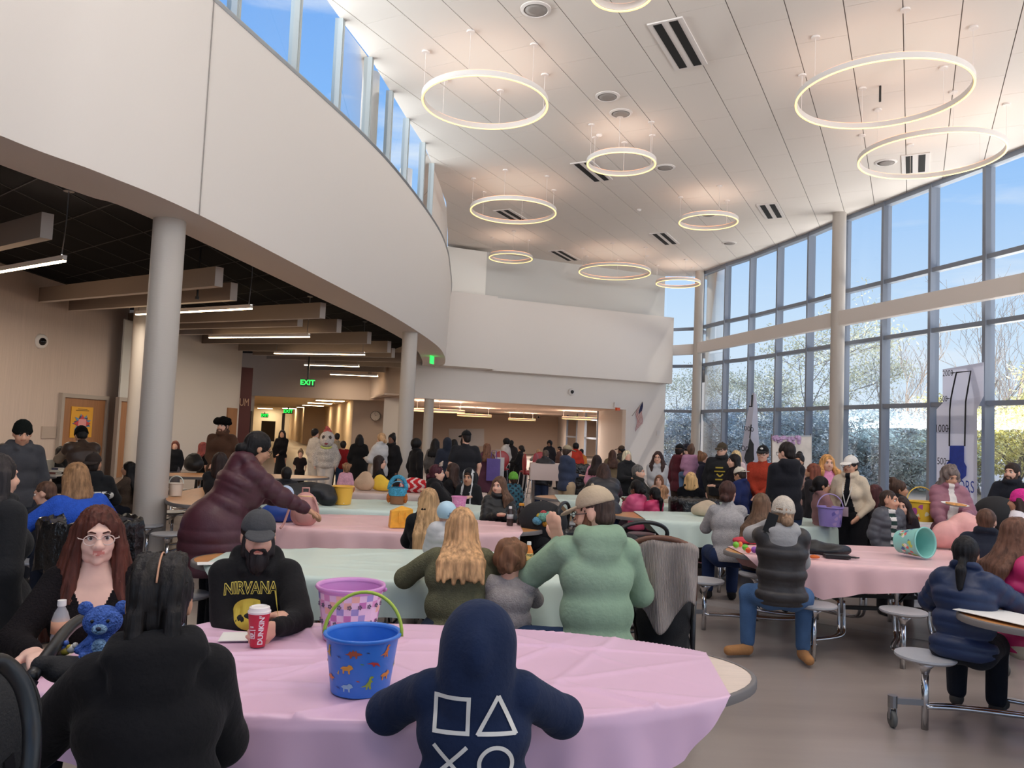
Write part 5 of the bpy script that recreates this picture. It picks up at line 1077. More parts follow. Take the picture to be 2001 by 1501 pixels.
    if beard:
        S = SDF(); bl = beard[1] if len(beard) > 1 else .0; S.cap(h3(-.045, .03, -.06), h3(.045, .03, -.06), .024 * hs, .024 * hs); S.ell(h3(0, .052, -.098 - bl * .5), np.array([.058, .048, .036 + bl]) * hs, HR); S.ell(h3(0, .05, -.11 - bl * 1.3), np.array([.036, .034, .03 + bl]) * hs, HR); S.cap(h3(-.066, .012, .0), h3(-.052, .034, -.07), .014 * hs, .03 * hs); S.cap(h3(.066, .012, .0), h3(.052, .034, -.07), .014 * hs, .03 * hs)
        S.cap(h3(-.026, .09, -.05), h3(.0, .1, -.041), .007 * hs, .008 * hs); S.cap(h3(.026, .09, -.05), h3(.0, .1, -.041), .007 * hs, .008 * hs); S.cap(h3(-.028, .088, -.05), h3(-.032, .07, -.08), .009 * hs, .012 * hs); S.cap(h3(.028, .088, -.05), h3(.032, .07, -.08), .009 * hs, .012 * hs)
        S.ell(h3(0, .095, -.056), np.array([.02, .03, .0085]) * hs, HR, op='s')
        to_obj('beard', S.build(min(vox, .006), .01 * hs, (), (lambda Q: .004 * noise(Q * [1, 1, .3], 160)) if d < 8 else None), [cmat('hair', beard[0])], root)
    if glasses:
        b = MB()
        for x in (-1, 1):
            b.tube([h3(x * .033 + .026 * math.cos(a), .101 - .004 * abs(math.cos(a)), .004 + .021 * math.sin(a)) for a in np.linspace(0, 2 * math.pi, 18)[:-1]], .0022 * hs, 6, closed=True); b.tube([h3(x * .059, .098, .009), h3(x * .077, .085, .011), h3(x * .08, .0, .008)], .0022 * hs, 6)
        b.tube([h3(-.007, .102, .008), h3(.007, .102, .008)], .002 * hs, 6); b.build('glasses', mat('glasses pale', (214, 190, 180), .3) if glasses == 2 else mat('glasses dark', (30, 26, 26), .3), root)
    if hat:
        hk, _, hc = hat.partition(':'); hc = tuple(int(q) for q in hc.split(',')); S = SDF(); hv = min(vox, .012) if d < 12 else vox
        if hk == 'beanie':
            S.ell(h3(0, -.016, .05), np.array([.088, .105, .105]) * hs, HR); S.ell(h3(0, -.016, .03), np.array([.094, .112, .034]) * hs, HR)
            rib = (lambda Q: .0022 * np.sin(np.arctan2(*(((Q - HC) @ HR.T)[:, :2] + [0, .016]).T) * 46)) if hv < .013 else None
            to_obj('beanie', S.build(hv, .01, [(h3(0, 0, .0), -hup)], rib), [cmat('knit', hc)], root)
        elif hk in ('cap', 'capback'):
            f = 1 if hk == 'cap' else -1; S.ell(h3(0, -.014, .045), np.array([.086, .103, .098]) * hs, HR); o = to_obj('cap', S.build(hv, .01, [(h3(0, 0, .042) - hfw * .0, -unit(hup + hfw * .10 * f))]), [cmat('cloth', hc)], root)
            S = SDF(); Rb = np.array([hrt, unit(hfw * f - hup * .28), unit(hup + hfw * f * .28)]); S.ell(h3(0, f * .108, .034), np.array([.074, .075, .012]) * hs, Rb); S.ell(h3(0, f * .10, .022), np.array([.066, .07, .008]) * hs, Rb, op='s')
            to_obj('cap_brim', S.build(min(hv, .007), .006), [cmat('cloth', hc)], o); b = MB(); b.ball(h3(0, -.016, .144), .009 * hs, 8); b.build('cap_button', cmat('cloth', hc), o)
        elif hk == 'fur':
            S.ell(h3(0, -.01, .06), np.array([.1, .115, .1]) * hs, HR); S.cap(h3(-.085, .07, .07), h3(.085, .07, .07), .04 * hs, .04 * hs)
            for x in (-1, 1): S.cap(h3(x * .10, .01, .10), h3(x * .10, .0, .05), .04 * hs, .042 * hs)
            to_obj('fur_hat', S.build(hv, .02, [(h3(0, 0, .02), -hup)], lambda Q: .008 * noise(Q, 90)), [cmat('fur', hc)], root)
    return dict(root=root, top=tob, h3=h3, e=e, wr=wr, el=el, N=N, U=U, FD=FD, RT=RT, s=s, hs=hs, HC=HC, hrt=hrt, hfw=hfw, hup=hup, P=P, sh=sh)
def decal(pd, verts, faces, org, xd, yd, direction, m, name, sub=.03, off=.004, target=None):
    """lay flat lettering or shapes onto the cloth"""
    tg = (target or pd['top']).data; bv = BVHTree.FromPolygons([v.co[:] for v in tg.vertices], [tuple(p.vertices) for p in tg.polygons]); bm = bmesh.new(); vs = [bm.verts.new((v[0], v[1], 0)) for v in verts]
    for f in faces:
        try: bm.faces.new([vs[i] for i in f])
        except ValueError: pass
    bmesh.ops.triangulate(bm, faces=bm.faces)
    for _ in range(5):
        lg = [q for q in bm.edges if q.calc_length() > sub]
        if not lg: break
        bmesh.ops.subdivide_edges(bm, edges=lg, cuts=1); bmesh.ops.triangulate(bm, faces=bm.faces)
    dv = Vector(unit(direction)); ok = set()
    for v in bm.verts:
        p = Vector(org) + Vector(xd) * v.co.x + Vector(yd) * v.co.y; h = bv.ray_cast(p - dv * .6, dv)
        if h[0] is not None: v.co = h[0] - dv * off; ok.add(v)
    bmesh.ops.delete(bm, geom=[v for v in bm.verts if v not in ok], context='VERTS')
    me = bpy.data.meshes.new(name); bm.to_mesh(me); bm.free(); me.materials.append(m); o = bpy.data.objects.new(name, me); COL.objects.link(o); o.parent = target or pd['top']; me.polygons.foreach_set('use_smooth', [True] * len(me.polygons)); return o
PP = person
TBL = ('table', 'table')
front = lambda k, z0=.45, z1=-9: (lambda x, y, z: ((y > .02) & (np.abs(x) < np.maximum(.03, k * (z0 - z))) & (z > z1)).astype(int))
# foreground
girl = PP('person from behind in a black hoodie with two dark braids, nearest the camera', 318, 1092, 2.2, 0, 'hoodie:26,25,27', 'sweat:30,30,34', 'braid:32,28,27', 'm', sit=1, w=1.12, lean=10, arms=((-.02, .34, -.3), (-.06, .34, -.3)), sex='f', yaw=-6, pitch=14, elbow={0: (.8, -.3, -.5), 1: (.4, -.4, -.6)})
redh = PP('person with long auburn hair and clear glasses facing the camera', 195, 990, 3.35, 180, 'sweater:26,22,24', 'denim:30,34,44', 'longf:84,44,34', 'p', sit=1, arms=((.02, .36, -.24), (.05, .40, -.24)), sex='f', yaw=4, pitch=2, hl=.42, glasses=2, vox=.006, lean=8, paint=lambda x, y, z: ((y > .0) & (np.abs(x) < .55 * (z - .30)) & (z > .30)).astype(int), paintm=[cmat('skin', SKIN['p'])], w=1.1)
beard = PP('bearded person in a grey cap and black lettered hoodie holding a red cup', 508, 994, 3.75, 180, 'hoodie:28,27,28', 'denim:30,34,44', 'short:40,30,26', 'l', sit=1, arms=((-.06, .43, -.30), (-.20, .26, -.30)), hat='cap:74,74,76', yaw=4, pitch=4, beard=((38, 32, 32), .035), vox=.0062, w=1.12, lean=8, hd={0: (.55, .8, 0)}, hn={0: (1, -.4, 0)}, curl=(.6, .4))
kid = PP('person in a navy hoodie with the hood up and white shapes on the back', 938, 1170, 2.35, 0, 'hoodup:30,42,70', 'denim:30,34,44', 'short:40,30,26', 'l', sit=1, hf=1.34, w=1.1, lean=8, neck=.05, arms=((.03, .41, -.2), (.03, .41, -.2)), pitch=8, elbow={0: (1, -.2, -.5), 1: (1, -.2, -.5)}, vox=.0075)
olive = PP('person with long streaked blonde hair in an olive sweatshirt, seen from behind', 903, 993, 4.6, 0, 'sweater:106,104, 80', 'denim:40,46,60', 'long:196,152,108', 'l', sit=1, w=1.35, lean=10, arms=((.1, .36, -.25), (.06, .38, -.25)), sex='f', yaw=15, pitch=8, hl=.22, elbow={0: (.8, -.2, -.5), 1: (.8, -.2, -.5)})
tod = PP('toddler with curly brown hair in a grey sweater, seen from behind', 1000, 1058, 4.5, -5, 'sweater:168,160,156', 'denim:34,40,56', 'mop:122,86,62', 'l', sit=1, hf=1.32, w=1.2, arms=TBL, pitch=10, yaw=-25, hl=.05)
green = PP('person in a sage green hoodie and khaki mesh cap gesturing at the table', 1163, 949, 4.35, 12, 'hoodie:142,168,142', 'denim:44,62,92', 'buzz:70,54,46', 'l', sit=1, w=1.12, lean=8, arms=((-.02, .30, .0), (.0, .36, -.25)), hat='cap:186,166,140', yaw=58, pitch=12, beard=((110, 70, 50), .0), glasses=1, knee=((.42, .26, 0), (.16, .42, 0)), hd={0: (-.35, .1, 1)}, hn={0: (.7, .7, .1)}, curl=(.18, .5))
# left side
PP('person in a black beanie and dark grey hoodie standing at the left', 46, 820, 7.5, 195, 'hoodie:66,66,70', 'sweat:40,42,50', 'short:40,30,26', 'o', arms=('down', 'down'), hat='beanie:20,24,22', pitch=14, yaw=-5)
PP('person in a long black coat and pale jeans, cut by the left edge', -2, 886, 3.6, -60, 'coat:36,36,38', 'denim:116,152,196', 'long:50,44,44', 'l', sex='f', hem=.30, hl=.15, hood='collar')
PP('person with long straight black hair sitting by the stacked books', 122, 872, 13., -125, 'sweater:22,22,24', 'denim:30,30,36', 'long:22,18,18', 'o', sit=1, seat=.36, sex='f', arms=TBL, hl=.4)
PP('person in a brown padded vest and black beanie leaning over the book table', 160, 834, 10.2, 15, 'vest:70,54,46', 'denim:36,40,50', 'short:30,26,24', 'm', lean=24, inner='sweater:160,138,116', hat='beanie:18,18,18', arms=('fwd', 'fwd'), pitch=30, w=1.15)
unitedp = PP('person in a dark cap and black jacket with white back lettering, seated', 184, 884, 8.3, -14, 'hoodie:28,28,30', 'denim:36,40,50', 'buzz:44,34,30', 'm', sit=1, w=1.2, hat='capback:50,40,36', arms=TBL)
PP('person in a bright blue sweater with wavy light brown hair, leaning on the table', 150, 907, 6.3, 28, 'sweater:48,88,190', 'denim:34,38,50', 'bob:150,112,78', 'l', sit=1, w=1.4, sex='f', lean=24, arms=('wide', 'wide'), pitch=20, hl=.2)
PP('child with very short hair beside the blue sweater, facing left', 90, 940, 6.75, 65, 'tee:40,40,46', 'denim:34,38,50', 'buzz:92,66,52', 'l', sit=1, hf=1.2, arms=TBL, pitch=12)
PP('person with very long black hair in profile just left of the nearest column', 252, 902, 9.8, 80, 'sweater:90,76,66', 'denim:34,38,50', 'long:20,17,17', 'm', sit=1, sex='f', arms=TBL, hl=.42)
PP('brown haired person at the left edge behind the black beanie', 6, 866, 11.2, 10, 'sweater:44,40,42', 'denim:34,38,50', 'bob:66,44,36', 'l', sit=1, arms=TBL)
PP('child in a black jacket by the grey wall, facing the camera', 343, 861, 16., 172, 'jacket:26,26,30', 'sweat:96,92,96', 'long:110,60,48', 'l', hf=1.2, sex='f', hl=.15)
PP('child with red striped hair in a black dress by the grey wall', 399, 864, 14.2, -60, 'tee:24,24,26', 'dress:24,24,26', 'long:150,74,66', 'l', hf=1.2, sex='f', hl=.12)
PP('person in a black fur hat and brown work jacket, bearded', 437, 812, 12., 150, 'jacket:82,56,42', 'pants:60,46,36', 'short:40,30,26', 'l', w=1.25, hat='fur:22,20,20', beard=((96, 66, 50), .012), arms=('pocket', 'clasp'))
PP('dark haired person in black seated before the fur hat', 432, 884, 9.5, -25, 'jacket:30,30,32', 'denim:34,38,50', 'bob:44,32,30', 'l', sit=1, sex='f', arms=TBL, w=1.1)
PP('person in a burgundy quilted coat leaning over the pink table', 505, 847, 5.95, -72, 'puffer:74,36,46', 'pants:22,22,28', 'lowbun:26,22,22', 'm', sex='f', lean=27, hem=.36, arms=((.02, .42, -.28), (.0, .46, -.3)), pitch=22, glasses=1, w=1.25, hood='down')
# corridor
PP('person in a long black dress with long dark hair in the corridor mouth', 552, 840, 20., 170, 'sweater:22,20,22', 'dress:22,20,22', 'long:34,26,24', 'm', sex='f', hl=.3, arms=('clasp', 'down'))
PP('dark haired teenager in a white sweatshirt and white joggers, beside the bunny', 617, 837, 17.6, -55, 'sweater:206,196,186', 'sweat:200,192,184', 'short:30,26,24', 'l', arms=('down', 'hold'), shoe=(200, 195, 190))
bun = PP('person in a white bunny costume with a big smiling head', 640, 850, 17., 175, 'bunny:218,208,200', 'sweat:214,204,196', 'none', 'l', w=1.2, arms=((.1, .1, -.48), (.1, .1, -.48)), eyes=False, shoe=(214, 204, 196))
PP('person in a tan top behind the bunny costume', 659, 846, 19.5, 10, 'sweater:150,132,108', 'pants:60,50,44', 'short:34,28,26', 'm')
PP('child in a red sweater and jeans standing beside the bunny', 671, 861, 18., 5, 'sweater:140,34,36', 'denim:50,74,104', 'short:34,28,26', 'm', hf=1.18)
PP('toddler in a black printed shirt walking in the corridor', 588, 878, 18., 180, 'tee:34,28,30', 'pants:26,24,26', 'bun:120,96,72', 'l', hf=1.35)
PP('toddler in a pink top by the end of the dusty cloth', 677, 904, 13.6, 20, 'sweater:226,168,184', 'pants:206,150,168', 'pigtails:150,110,80', 'l', hf=1.35, sex='f')
PP('person in a floor length black coat from behind, beside the red child', 703, 849, 17., 3, 'coat:20,19,20', 'dress:20,19,20', 'bob:24,20,20', 'm', sex='f', w=1.15, hem=.8)
PP('person with a blonde bun in a white jacket near the clock wall', 745, 846, 15., 50, 'puffer:196,192,190', 'denim:50,56,70', 'lowbun:190,150,110', 'l', sex='f', w=1.1, arms=('hold', 'hold'))
PP('person in black beside the white jacket, facing the camera', 766, 848, 15.6, 150, 'jacket:26,24,26', 'pants:26,24,26', 'bun:22,18,18', 'd', sex='f')
PP('person with dark wavy hair and glasses in profile left of the middle column', 743, 890, 12.1, -88, 'sweater:34,32,34', 'denim:34,38,50', 'bob:46,34,32', 'l', sit=1, sex='f', arms=TBL, glasses=1, w=1.1, hl=.3)
PP('dark haired child behind the black coat heap', 560, 912, 10.2, 10, 'jacket:40,40,44', 'denim:34,38,50', 'short:26,22,22', 'm', sit=1, hf=1.1, arms=TBL)
tiara = PP('person with maroon hair and a tiara in a black hoodie, in profile', 855, 908, 10.05, -95, 'hoodie:28,26,28', 'denim:34,38,50', 'lowbun:70,30,40', 'l', sit=1, sex='f', arms=TBL, w=1.15)
PP('person with long brown hair behind the tiara, facing left', 884, 905, 10.8, 70, 'sweater:34,32,34', 'denim:34,38,50', 'long:60,42,36', 'l', sit=1, sex='f', arms=TBL, hl=.25)
PP('person with long blonde hair in a black jacket from behind, at the pink table', 838, 955, 6.4, 0, 'jacket:24,24,26', 'denim:34,38,50', 'long:178,140,100', 'l', sit=1, sex='f', arms=TBL, hl=.36, yaw=25, pitch=10)
helm = PP('toddler in a pale blue patterned helmet and silver jacket sitting on the mint table', 873, 981, 5.25, 20, 'puffer:196,194,194', 'pants:190,180,170', 'none', 'l', sit=1, seat=.752, hf=1.4, arms=('lap', 'lap'), knee=((.1, .2, .1), (.1, .2, .1)))
PP('person with long brown hair in a black jacket facing across the pink table', 976, 931, 8.55, 185, 'puffer:26,26,28', 'denim:34,38,50', 'longf:96,70,54', 'l', sit=1, sex='f', arms=((-.1, .4, -.25), (-.1, .4, -.25)), yaw=-32, hl=.2, vox=.0095)
PP('child in a green knitted frog hat and patterned coat', 1003, 921, 11.6, 25, 'jacket:56,96,110', 'pants:40,40,50', 'short:60,40,30', 'l', hf=1.3, hat='beanie:104,164,66', paint=lambda x, y, z: (np.sin(x * 40) * np.sin(z * 47 + y * 30) > .25).astype(int), paintm=[cmat('cloth', (40, 40, 48))])
PP('child in a black and white hooded top beside the tiara table', 917, 914, 10.6, 160, 'hoodup:34,34,36', 'pants:40,40,50', 'short:60,40,30', 'm', sit=1, hf=1.2, paint=lambda x, y, z: ((np.abs(np.abs(x) - .08) < .016) & (y > 0)).astype(int), paintm=[cmat('cloth', (200, 198, 196))])
# side room
PP('big person in a black t-shirt and black cap from behind, before the whiteboard', 911, 840, 13., 8, 'tee:36,36,40', 'pants:34,34,40', 'buzz:36,28,26', 'l', w=1.35, hat='cap:24,24,26', beard=((40, 30, 28), .01), yaw=25)
PP('person with brown hair in a maroon coat from behind', 951, 866, 15., 15, 'coat:88,52,66', 'denim:30,34,60', 'long:110,74,56', 'l', sex='f', hem=.35, hl=.2, yaw=30)
PP('person in a white scarf and dark dress in the side room', 989, 857, 21., 60, 'coat:190,180,172', 'dress:26,24,26', 'afro:22,18,18', 'd', sex='f', hem=.2)
PP('dark haired person just right of the white scarf', 1000, 860, 22.5, -20, 'jacket:40,36,38', 'pants:30,28,30', 'short:20,17,17', 'd')
PP('person in a long black coat with a white collar, facing left', 1018, 870, 19.5, 80, 'coat:24,22,24', 'dress:24,22,24', 'lowbun:40,30,26', 'm', sex='f', hem=.6, paint=front(.12, .5), paintm=[cmat('cloth', (210, 204, 198))], arms=('hold', 'hold'))
PP('person in grey with dark hair just right of the far column', 851, 857, 16., -10, 'sweater:112,106,102', 'pants:40,38,40', 'long:26,22,22', 'm', sex='f')
PP('person in a dark hooded jacket between the far column and black t-shirt', 874, 854, 15.4, 20, 'hoodup:40,44,56', 'pants:34,34,40', 'short:26,22,22', 'm', w=1.1)
PP('dark haired person half behind the black t-shirt', 888, 858, 17.5, 0, 'sweater:190,150,130', 'pants:34,34,40', 'bob:22,18,18', 'd', sex='f')
PP('person in black with red trim between the two columns', 815, 858, 14.2, -60, 'jacket:26,24,26', 'pants:26,26,30', 'afro:22,18,18', 'd', paint=lambda x, y, z: ((np.abs(x) < .03) & (y > 0)).astype(int), paintm=[cmat('cloth', (170, 50, 46))])
PP('child sitting on the first red high chair', 980, 884, 19.2, 175, 'sweater:150,60,60', 'pants:40,38,40', 'long:90,54,44', 'l', sit=1, seat=.72, hf=1.1, arms=('lap', 'lap'))
PP('fair haired person in white seated on a red high chair', 1052, 877, 19.4, 20, 'sweater:206,196,190', 'pants:60,56,60', 'bob:170,134,100', 'l', sit=1, seat=.72, sex='f', arms=TBL, tbl=1.05)
PP('person in a dark fur collared parka bending to the tall pink table', 1067, 880, 15.6, -20, 'puffer:38,36,40', 'denim:40,48,70', 'short:90,74,64', 'l', lean=22, arms=('fwd', 'fwd'), pitch=18)
PP('dark haired person standing behind the tall pink table', 1074, 861, 24., 160, 'jacket:34,32,36', 'pants:34,34,40', 'afro:20,17,17', 'd')
PP('person in a dark hat right of the tall pink table', 1093, 872, 23., 100, 'jacket:96,70,64', 'pants:34,34,40', 'short:22,20,20', 'm', hat='capback:22,20,22')
PP('person in a camouflage cap, navy hoodie and khakis with folded arms', 1110, 869, 13.2, -62, 'hoodie:58,66,88', 'pants:178,154,124', 'short:60,46,40', 'l', w=1.25, hat='cap:150,136,112', arms=('cross', 'cross'))
PP('person in a red jacket behind the camouflage cap', 1125, 866, 20.5, 20, 'jacket:176,56,40', 'pants:50,44,44', 'afro:24,20,20', 'd')
PP('person in a tan jacket beside the red jacket', 1137, 877, 21.5, -40, 'jacket:190,120,60', 'pants:50,44,44', 'short:24,20,20', 'd')
PP('dark haired child in a pink coat before the side room pier', 1167, 889, 14., -15, 'puffer:222,150,172', 'pants:60,50,60', 'long:44,32,30', 'm', hf=1.15, sex='f')
PP('person in a charcoal puffer jacket bending away, behind the green hoodie', 1180, 908, 9.9, 5, 'puffer:44,42,46', 'denim:34,46,74', 'bob:60,40,34', 'l', lean=34, sex='f', w=1.35, pitch=30, arms=('fwd', 'fwd'), hood='collar')
PP('person with long brown hair in an olive coat by the white pier', 1197, 879, 16.5, 10, 'coat:110,94,72', 'pants:50,44,40', 'long:70,46,36', 'm', sex='f', hem=.4, hl=.25)
PP('dark skinned person in a brown cap against the white wall edge', 1214, 870, 17.5, 80, 'jacket:52,46,42', 'pants:40,38,40', 'short:22,18,18', 'd', hat='cap:74,58,46')
PP('person with short white hair in a black jacket, smiling', 1226, 880, 13.6, -150, 'jacket:38,38,40', 'pants:40,38,44', 'bob:216,200,170', 'l', sex='f', arms=('hold', 'hold'), hl=.02)
PP('grey haired person in a dark jacket seated in profile', 1248, 908, 11.9, -105, 'jacket:44,44,42', 'denim:34,38,50', 'short:96,92,90', 'l', sit=1, arms=TBL, w=1.15)
PP('child in a pink patterned jacket, left of two at the mint table', 1244, 939, 10.3, 50, 'puffer:206,84,124', 'pants:60,50,60', 'lowbun:22,18,18', 'd', sit=1, hf=1.2, arms=('chest', 'chest'), pitch=10)
PP('child in a pink patterned jacket, right of two at the mint table', 1279, 953, 10.3, 50, 'puffer:196,60,104', 'pants:60,50,60', 'tail:20,17,17', 'd', sit=1, hf=1.25, arms=TBL, pitch=12)
PP('person with long dark hair and glasses in a pale grey hoodie, facing the camera', 1286, 882, 12.6, 172, 'hoodie:176,174,176', 'denim:50,60,84', 'longf:58,38,34', 'l', sex='f', glasses=1, hl=.22, arms=('clasp', 'clasp'), vox=.014)
PP('smiling toddler held before the pale grey hoodie', 1288, 928, 12.1, 170, 'sweater:196,160,140', 'pants:150,130,120', 'bob:120,80,60', 'l', hf=1.35, sit=1, seat=.6, arms=('lap', 'lap'))
PP('child with light brown curls behind the second pink jacket', 1297, 950, 11.3, -60, 'sweater:206,190,172', 'pants:150,130,120', 'curly:170,126,94', 'l', sit=1, hf=1.3, arms=TBL)
PP('person in a maroon hoodie and black cap holding a pink toddler', 1330, 867, 13.6, -48, 'hoodie:92,40,48', 'pants:70,56,48', 'short:40,30,28', 'l', hat='cap:22,22,24', beard=((60, 42, 36), .0), arms=('down', 'chest'), w=1.1)
PP('toddler in a mauve jacket and jeans carried on the maroon arm', 1350, 869, 13.2, 15, 'jacket:178,130,156', 'denim:96,120,150', 'bun:96,70,56', 'l', sit=1, seat=1.02, hf=1.3, arms=('lap', 'lap'), hood='down')
PP('person in a dark cap behind the carried toddler', 1343, 866, 14.8, 170, 'jacket:36,36,44', 'pants:40,38,40', 'short:50,36,30', 'l', hat='cap:34,34,46')
PP('person with a brown bun in a navy jacket right of the carried toddler', 1375, 884, 13., -100, 'jacket:38,36,48', 'pants:40,38,44', 'bun:120,84,60', 'l', sex='f')
bigm = PP('big person in a black printed hoodie and camouflage cap, smiling', 1411, 864, 12.6, 172, 'hoodie:36,36,38', 'pants:96,80,62', 'short:70,56,48', 'l', w=1.4, hat='cap:72,62,48', glasses=1, yaw=-18, vox=.014, hood='collar')
PP('person with wavy black hair and a brown bag strap, looking left', 1434, 887, 11.6, 110, 'sweater:34,30,34', 'pants:30,28,30', 'long:30,22,22', 'l', sex='f', hl=.3, arms=('hold', 'hold'))
PP('child in a cream cap and royal blue coat in the middle of the crowd', 1446, 913, 10.9, 60, 'jacket:36,46,92', 'pants:40,38,44', 'short:60,46,40', 'm', hf=1.12, hat='capback:216,206,190', pitch=20)
PP('person with blonde bobbed hair in black fur, seated from behind', 1351, 923, 10.9, -15, 'fleece:24,24,28', 'denim:34,38,50', 'bob:204,164,112', 'l', sit=1, sex='f', arms=TBL, hl=.12)
PP('blonde child with a yellow bow behind the camouflage cap', 1440, 880, 14.6, -30, 'sweater:220,196,196', 'pants:150,140,140', 'bob:222,186,136', 'l', hf=1.1, sex='f')
redm = PP('person in a rust red sweater and black cap with clasped hands', 1491, 869, 11., 168, 'sweater:168,62,44', 'pants:56,56,62', 'short:60,44,38', 'l', hat='cap:24,24,26', glasses=1, arms=('clasp', 'clasp'), w=1.1, vox=.0125)
PP('tall person in a black hooded jacket from behind, right of the rust sweater', 1537, 864, 9., 32, 'hoodie:30,30,36', 'denim:50,60,90', 'short:36,28,26', 'l', glasses=1, yaw=20, w=1.1, pitch=8, arms=('clasp', 'clasp'))
PP('dark haired person half behind the tall black jacket', 1561, 886, 11.4, 170, 'sweater:160,130,120', 'pants:50,46,50', 'bun:34,28,28', 'm', sex='f')
PP('person with long auburn hair right of the tall black jacket', 1588, 906, 10., 75, 'jacket:40,36,40', 'pants:150,140,124', 'long:120,66,50', 'm', sex='f', hl=.36)
PP('person in a grey sweatshirt with a low dark bun, seated from behind', 1423, 940, 8., 12, 'sweater:176,172,172', 'denim:36,50,84', 'lowbun:70,44,38', 'l', sit=1, sex='f', lean=12, arms=TBL, yaw=-30, w=1.1)
PP('person with dark hair streaked blonde beside the cream beanie', 1490, 964, 7.5, -30, 'sweater:40,36,38', 'denim:36,50,84', 'long:104,80,62', 'l', sit=1, sex='f', arms=TBL, hl=.34, lean=10)
PP('person in a cream beanie and black puffer vest on the phone, from behind', 1530, 968, 6.0, 8, 'vest:54,50,50', 'denim:76,106,146', 'lowbun:150,120,96', 'l', sit=1, w=1.12, inner='hoodie:170,168,168', hat='beanie:206,194,180', arms=('phone', 'table'), sex='f', shoe=(170, 122, 78), knee=((.24, .12, .02), (.2, .14, .0)), toes=((-.16, -.10), (.02, -.17)), yaw=10, hood=False)
PP('person with strawberry blonde hair in a pink top by the window column', 1617, 888, 10.1, -160, 'sweater:230,150,190', 'pants:150,140,150', 'longf:206,150,90', 'l', sex='f', hl=.12, yaw=0)
PP('dark haired child in a striped jacket holding a purple bucket', 1606, 931, 9.1, -70, 'jacket:150,110,110', 'pants:40,36,40', 'lowbun:24,20,20', 'm', hf=1.15, arms=('hold', 'hold'), sex='f')
capw = PP('person in a white cap, beige jacket and wide black trousers with a badge', 1662, 889, 9., 165, 'jacket:206,188,164', 'wide:20,20,24', 'short:40,32,30', 'o', hat='cap:226,220,212', glasses=1, sex='f', w=.98, arms=('pocket', 'pocket'), yaw=-15, paint=front(.24, .47), paintm=[cmat('cloth', (22, 22, 26))], vox=.011)
PP('dark red haired child just right of the beige jacket', 1712, 947, 8.9, -40, 'sweater:60,54,56', 'pants:40,38,40', 'bob:76,40,40', 'l', hf=1.15, sex='f')
PP('child in a grey puffer jacket and striped shirt, looking aside', 1738, 957, 7.9, -140, 'puffer:84,84,90', 'pants:26,26,30', 'buzz:60,46,40', 'o', hf=1.2, yaw=30, paint=lambda x, y, z: ((np.abs(x - .03) < .045) & (y > .03)) * (1 + (np.sin(z * 60) > 0)).astype(int), paintm=[cmat('cloth', (220, 216, 210)), cmat('cloth', (40, 60, 56))], arms=('down', 'down'), vox=.0105)
PP('person with a curly topknot in black with a cream collar, in profile', 1757, 938, 8.8, -80, 'jacket:30,30,32', 'pants:26,26,30', 'bun:74,54,44', 'm', sex='f', hf=1.08)
PP('child with straight dark hair in a burgundy top, facing the camera', 1763, 971, 8., 172, 'jacket:40,34,40', 'pants:30,28,34', 'longf:50,36,34', 'l', hf=1.2, sex='f', hl=.16, paint=front(.0, 0), paintm=[cmat('cloth', (110, 40, 66))], vox=.011)
pinkw = PP('person with curly grey hair in a mauve puffer jacket holding a paper plate', 1857, 912, 8.4, -162, 'puffer:150,98,112', 'pants:190,160,156', 'curly:118,104,98', 'o', sex='f', w=1.02, arms=('hold', 'low'), pitch=22, yaw=12, paint=front(.1, .75), paintm=[cmat('cloth', (226, 218, 212))], hl=.14, vox=.011)
PP('bearded person in a black jacket with ochre and white bands at the right edge', 1978, 904, 9., 162, 'jacket:34,36,44', 'pants:40,40,44', 'short:50,38,32', 'l', beard=((70, 50, 42), .0), yaw=-10, arms=('hold', 'hold'), paint=lambda x, y, z: np.where((z > .22) & (z < .32), 1, np.where((z > .12) & (z <= .22), 2, 0)), paintm=[cmat('cloth', (206, 150, 60)), cmat('cloth', (206, 206, 206))], vox=.0125)
PP('child in a white jacket and bright pink hat at the right edge', 1993, 954, 7.6, 75, 'puffer:232,226,230', 'pants:200,60,130', 'bob:60,44,40', 'm', hf=1.2, sex='f', hat='beanie:226,60,150')
PP('second child in a white jacket, lower at the right edge', 2004, 1012, 6.9, 60, 'puffer:226,220,226', 'pants:200,60,130', 'bob:60,44,40', 'm', hf=1.25, sex='f', hat='beanie:230,70,160', sit=1)
PP('person with short brown hair in a navy jacket, seated from behind at the right', 1928, 994, 6.6, -12, 'jacket:38,42,54', 'denim:34,38,50', 'short:92,64,50', 'l', sit=1, arms=TBL, w=1.15)
PP('person with a black ponytail in a quilted navy jacket on the near right stool', 1888, 1048, 4.75, -12, 'puffer:30,46,80', 'pants:24,26,34', 'tail:24,23,26', 'm', sit=1, sex='f', arms=((.0, .36, -.25), (.12, .42, -.24)), w=1.15, hl=.12, lean=8, shoe=(70, 66, 62), hood='collar')
PP('person with long brown hair in a pink vest, cut by the right edge', 1990, 1014, 4.95, -62, 'vest:200,50,110', 'pants:206,196,178', 'long:104,72,58', 'm', sit=1, sex='f', inner='sweater:76,72,72', arms=TBL, hl=.2, pitch=14, knee=((.12, .40, .05), (.05, .45, .15)))
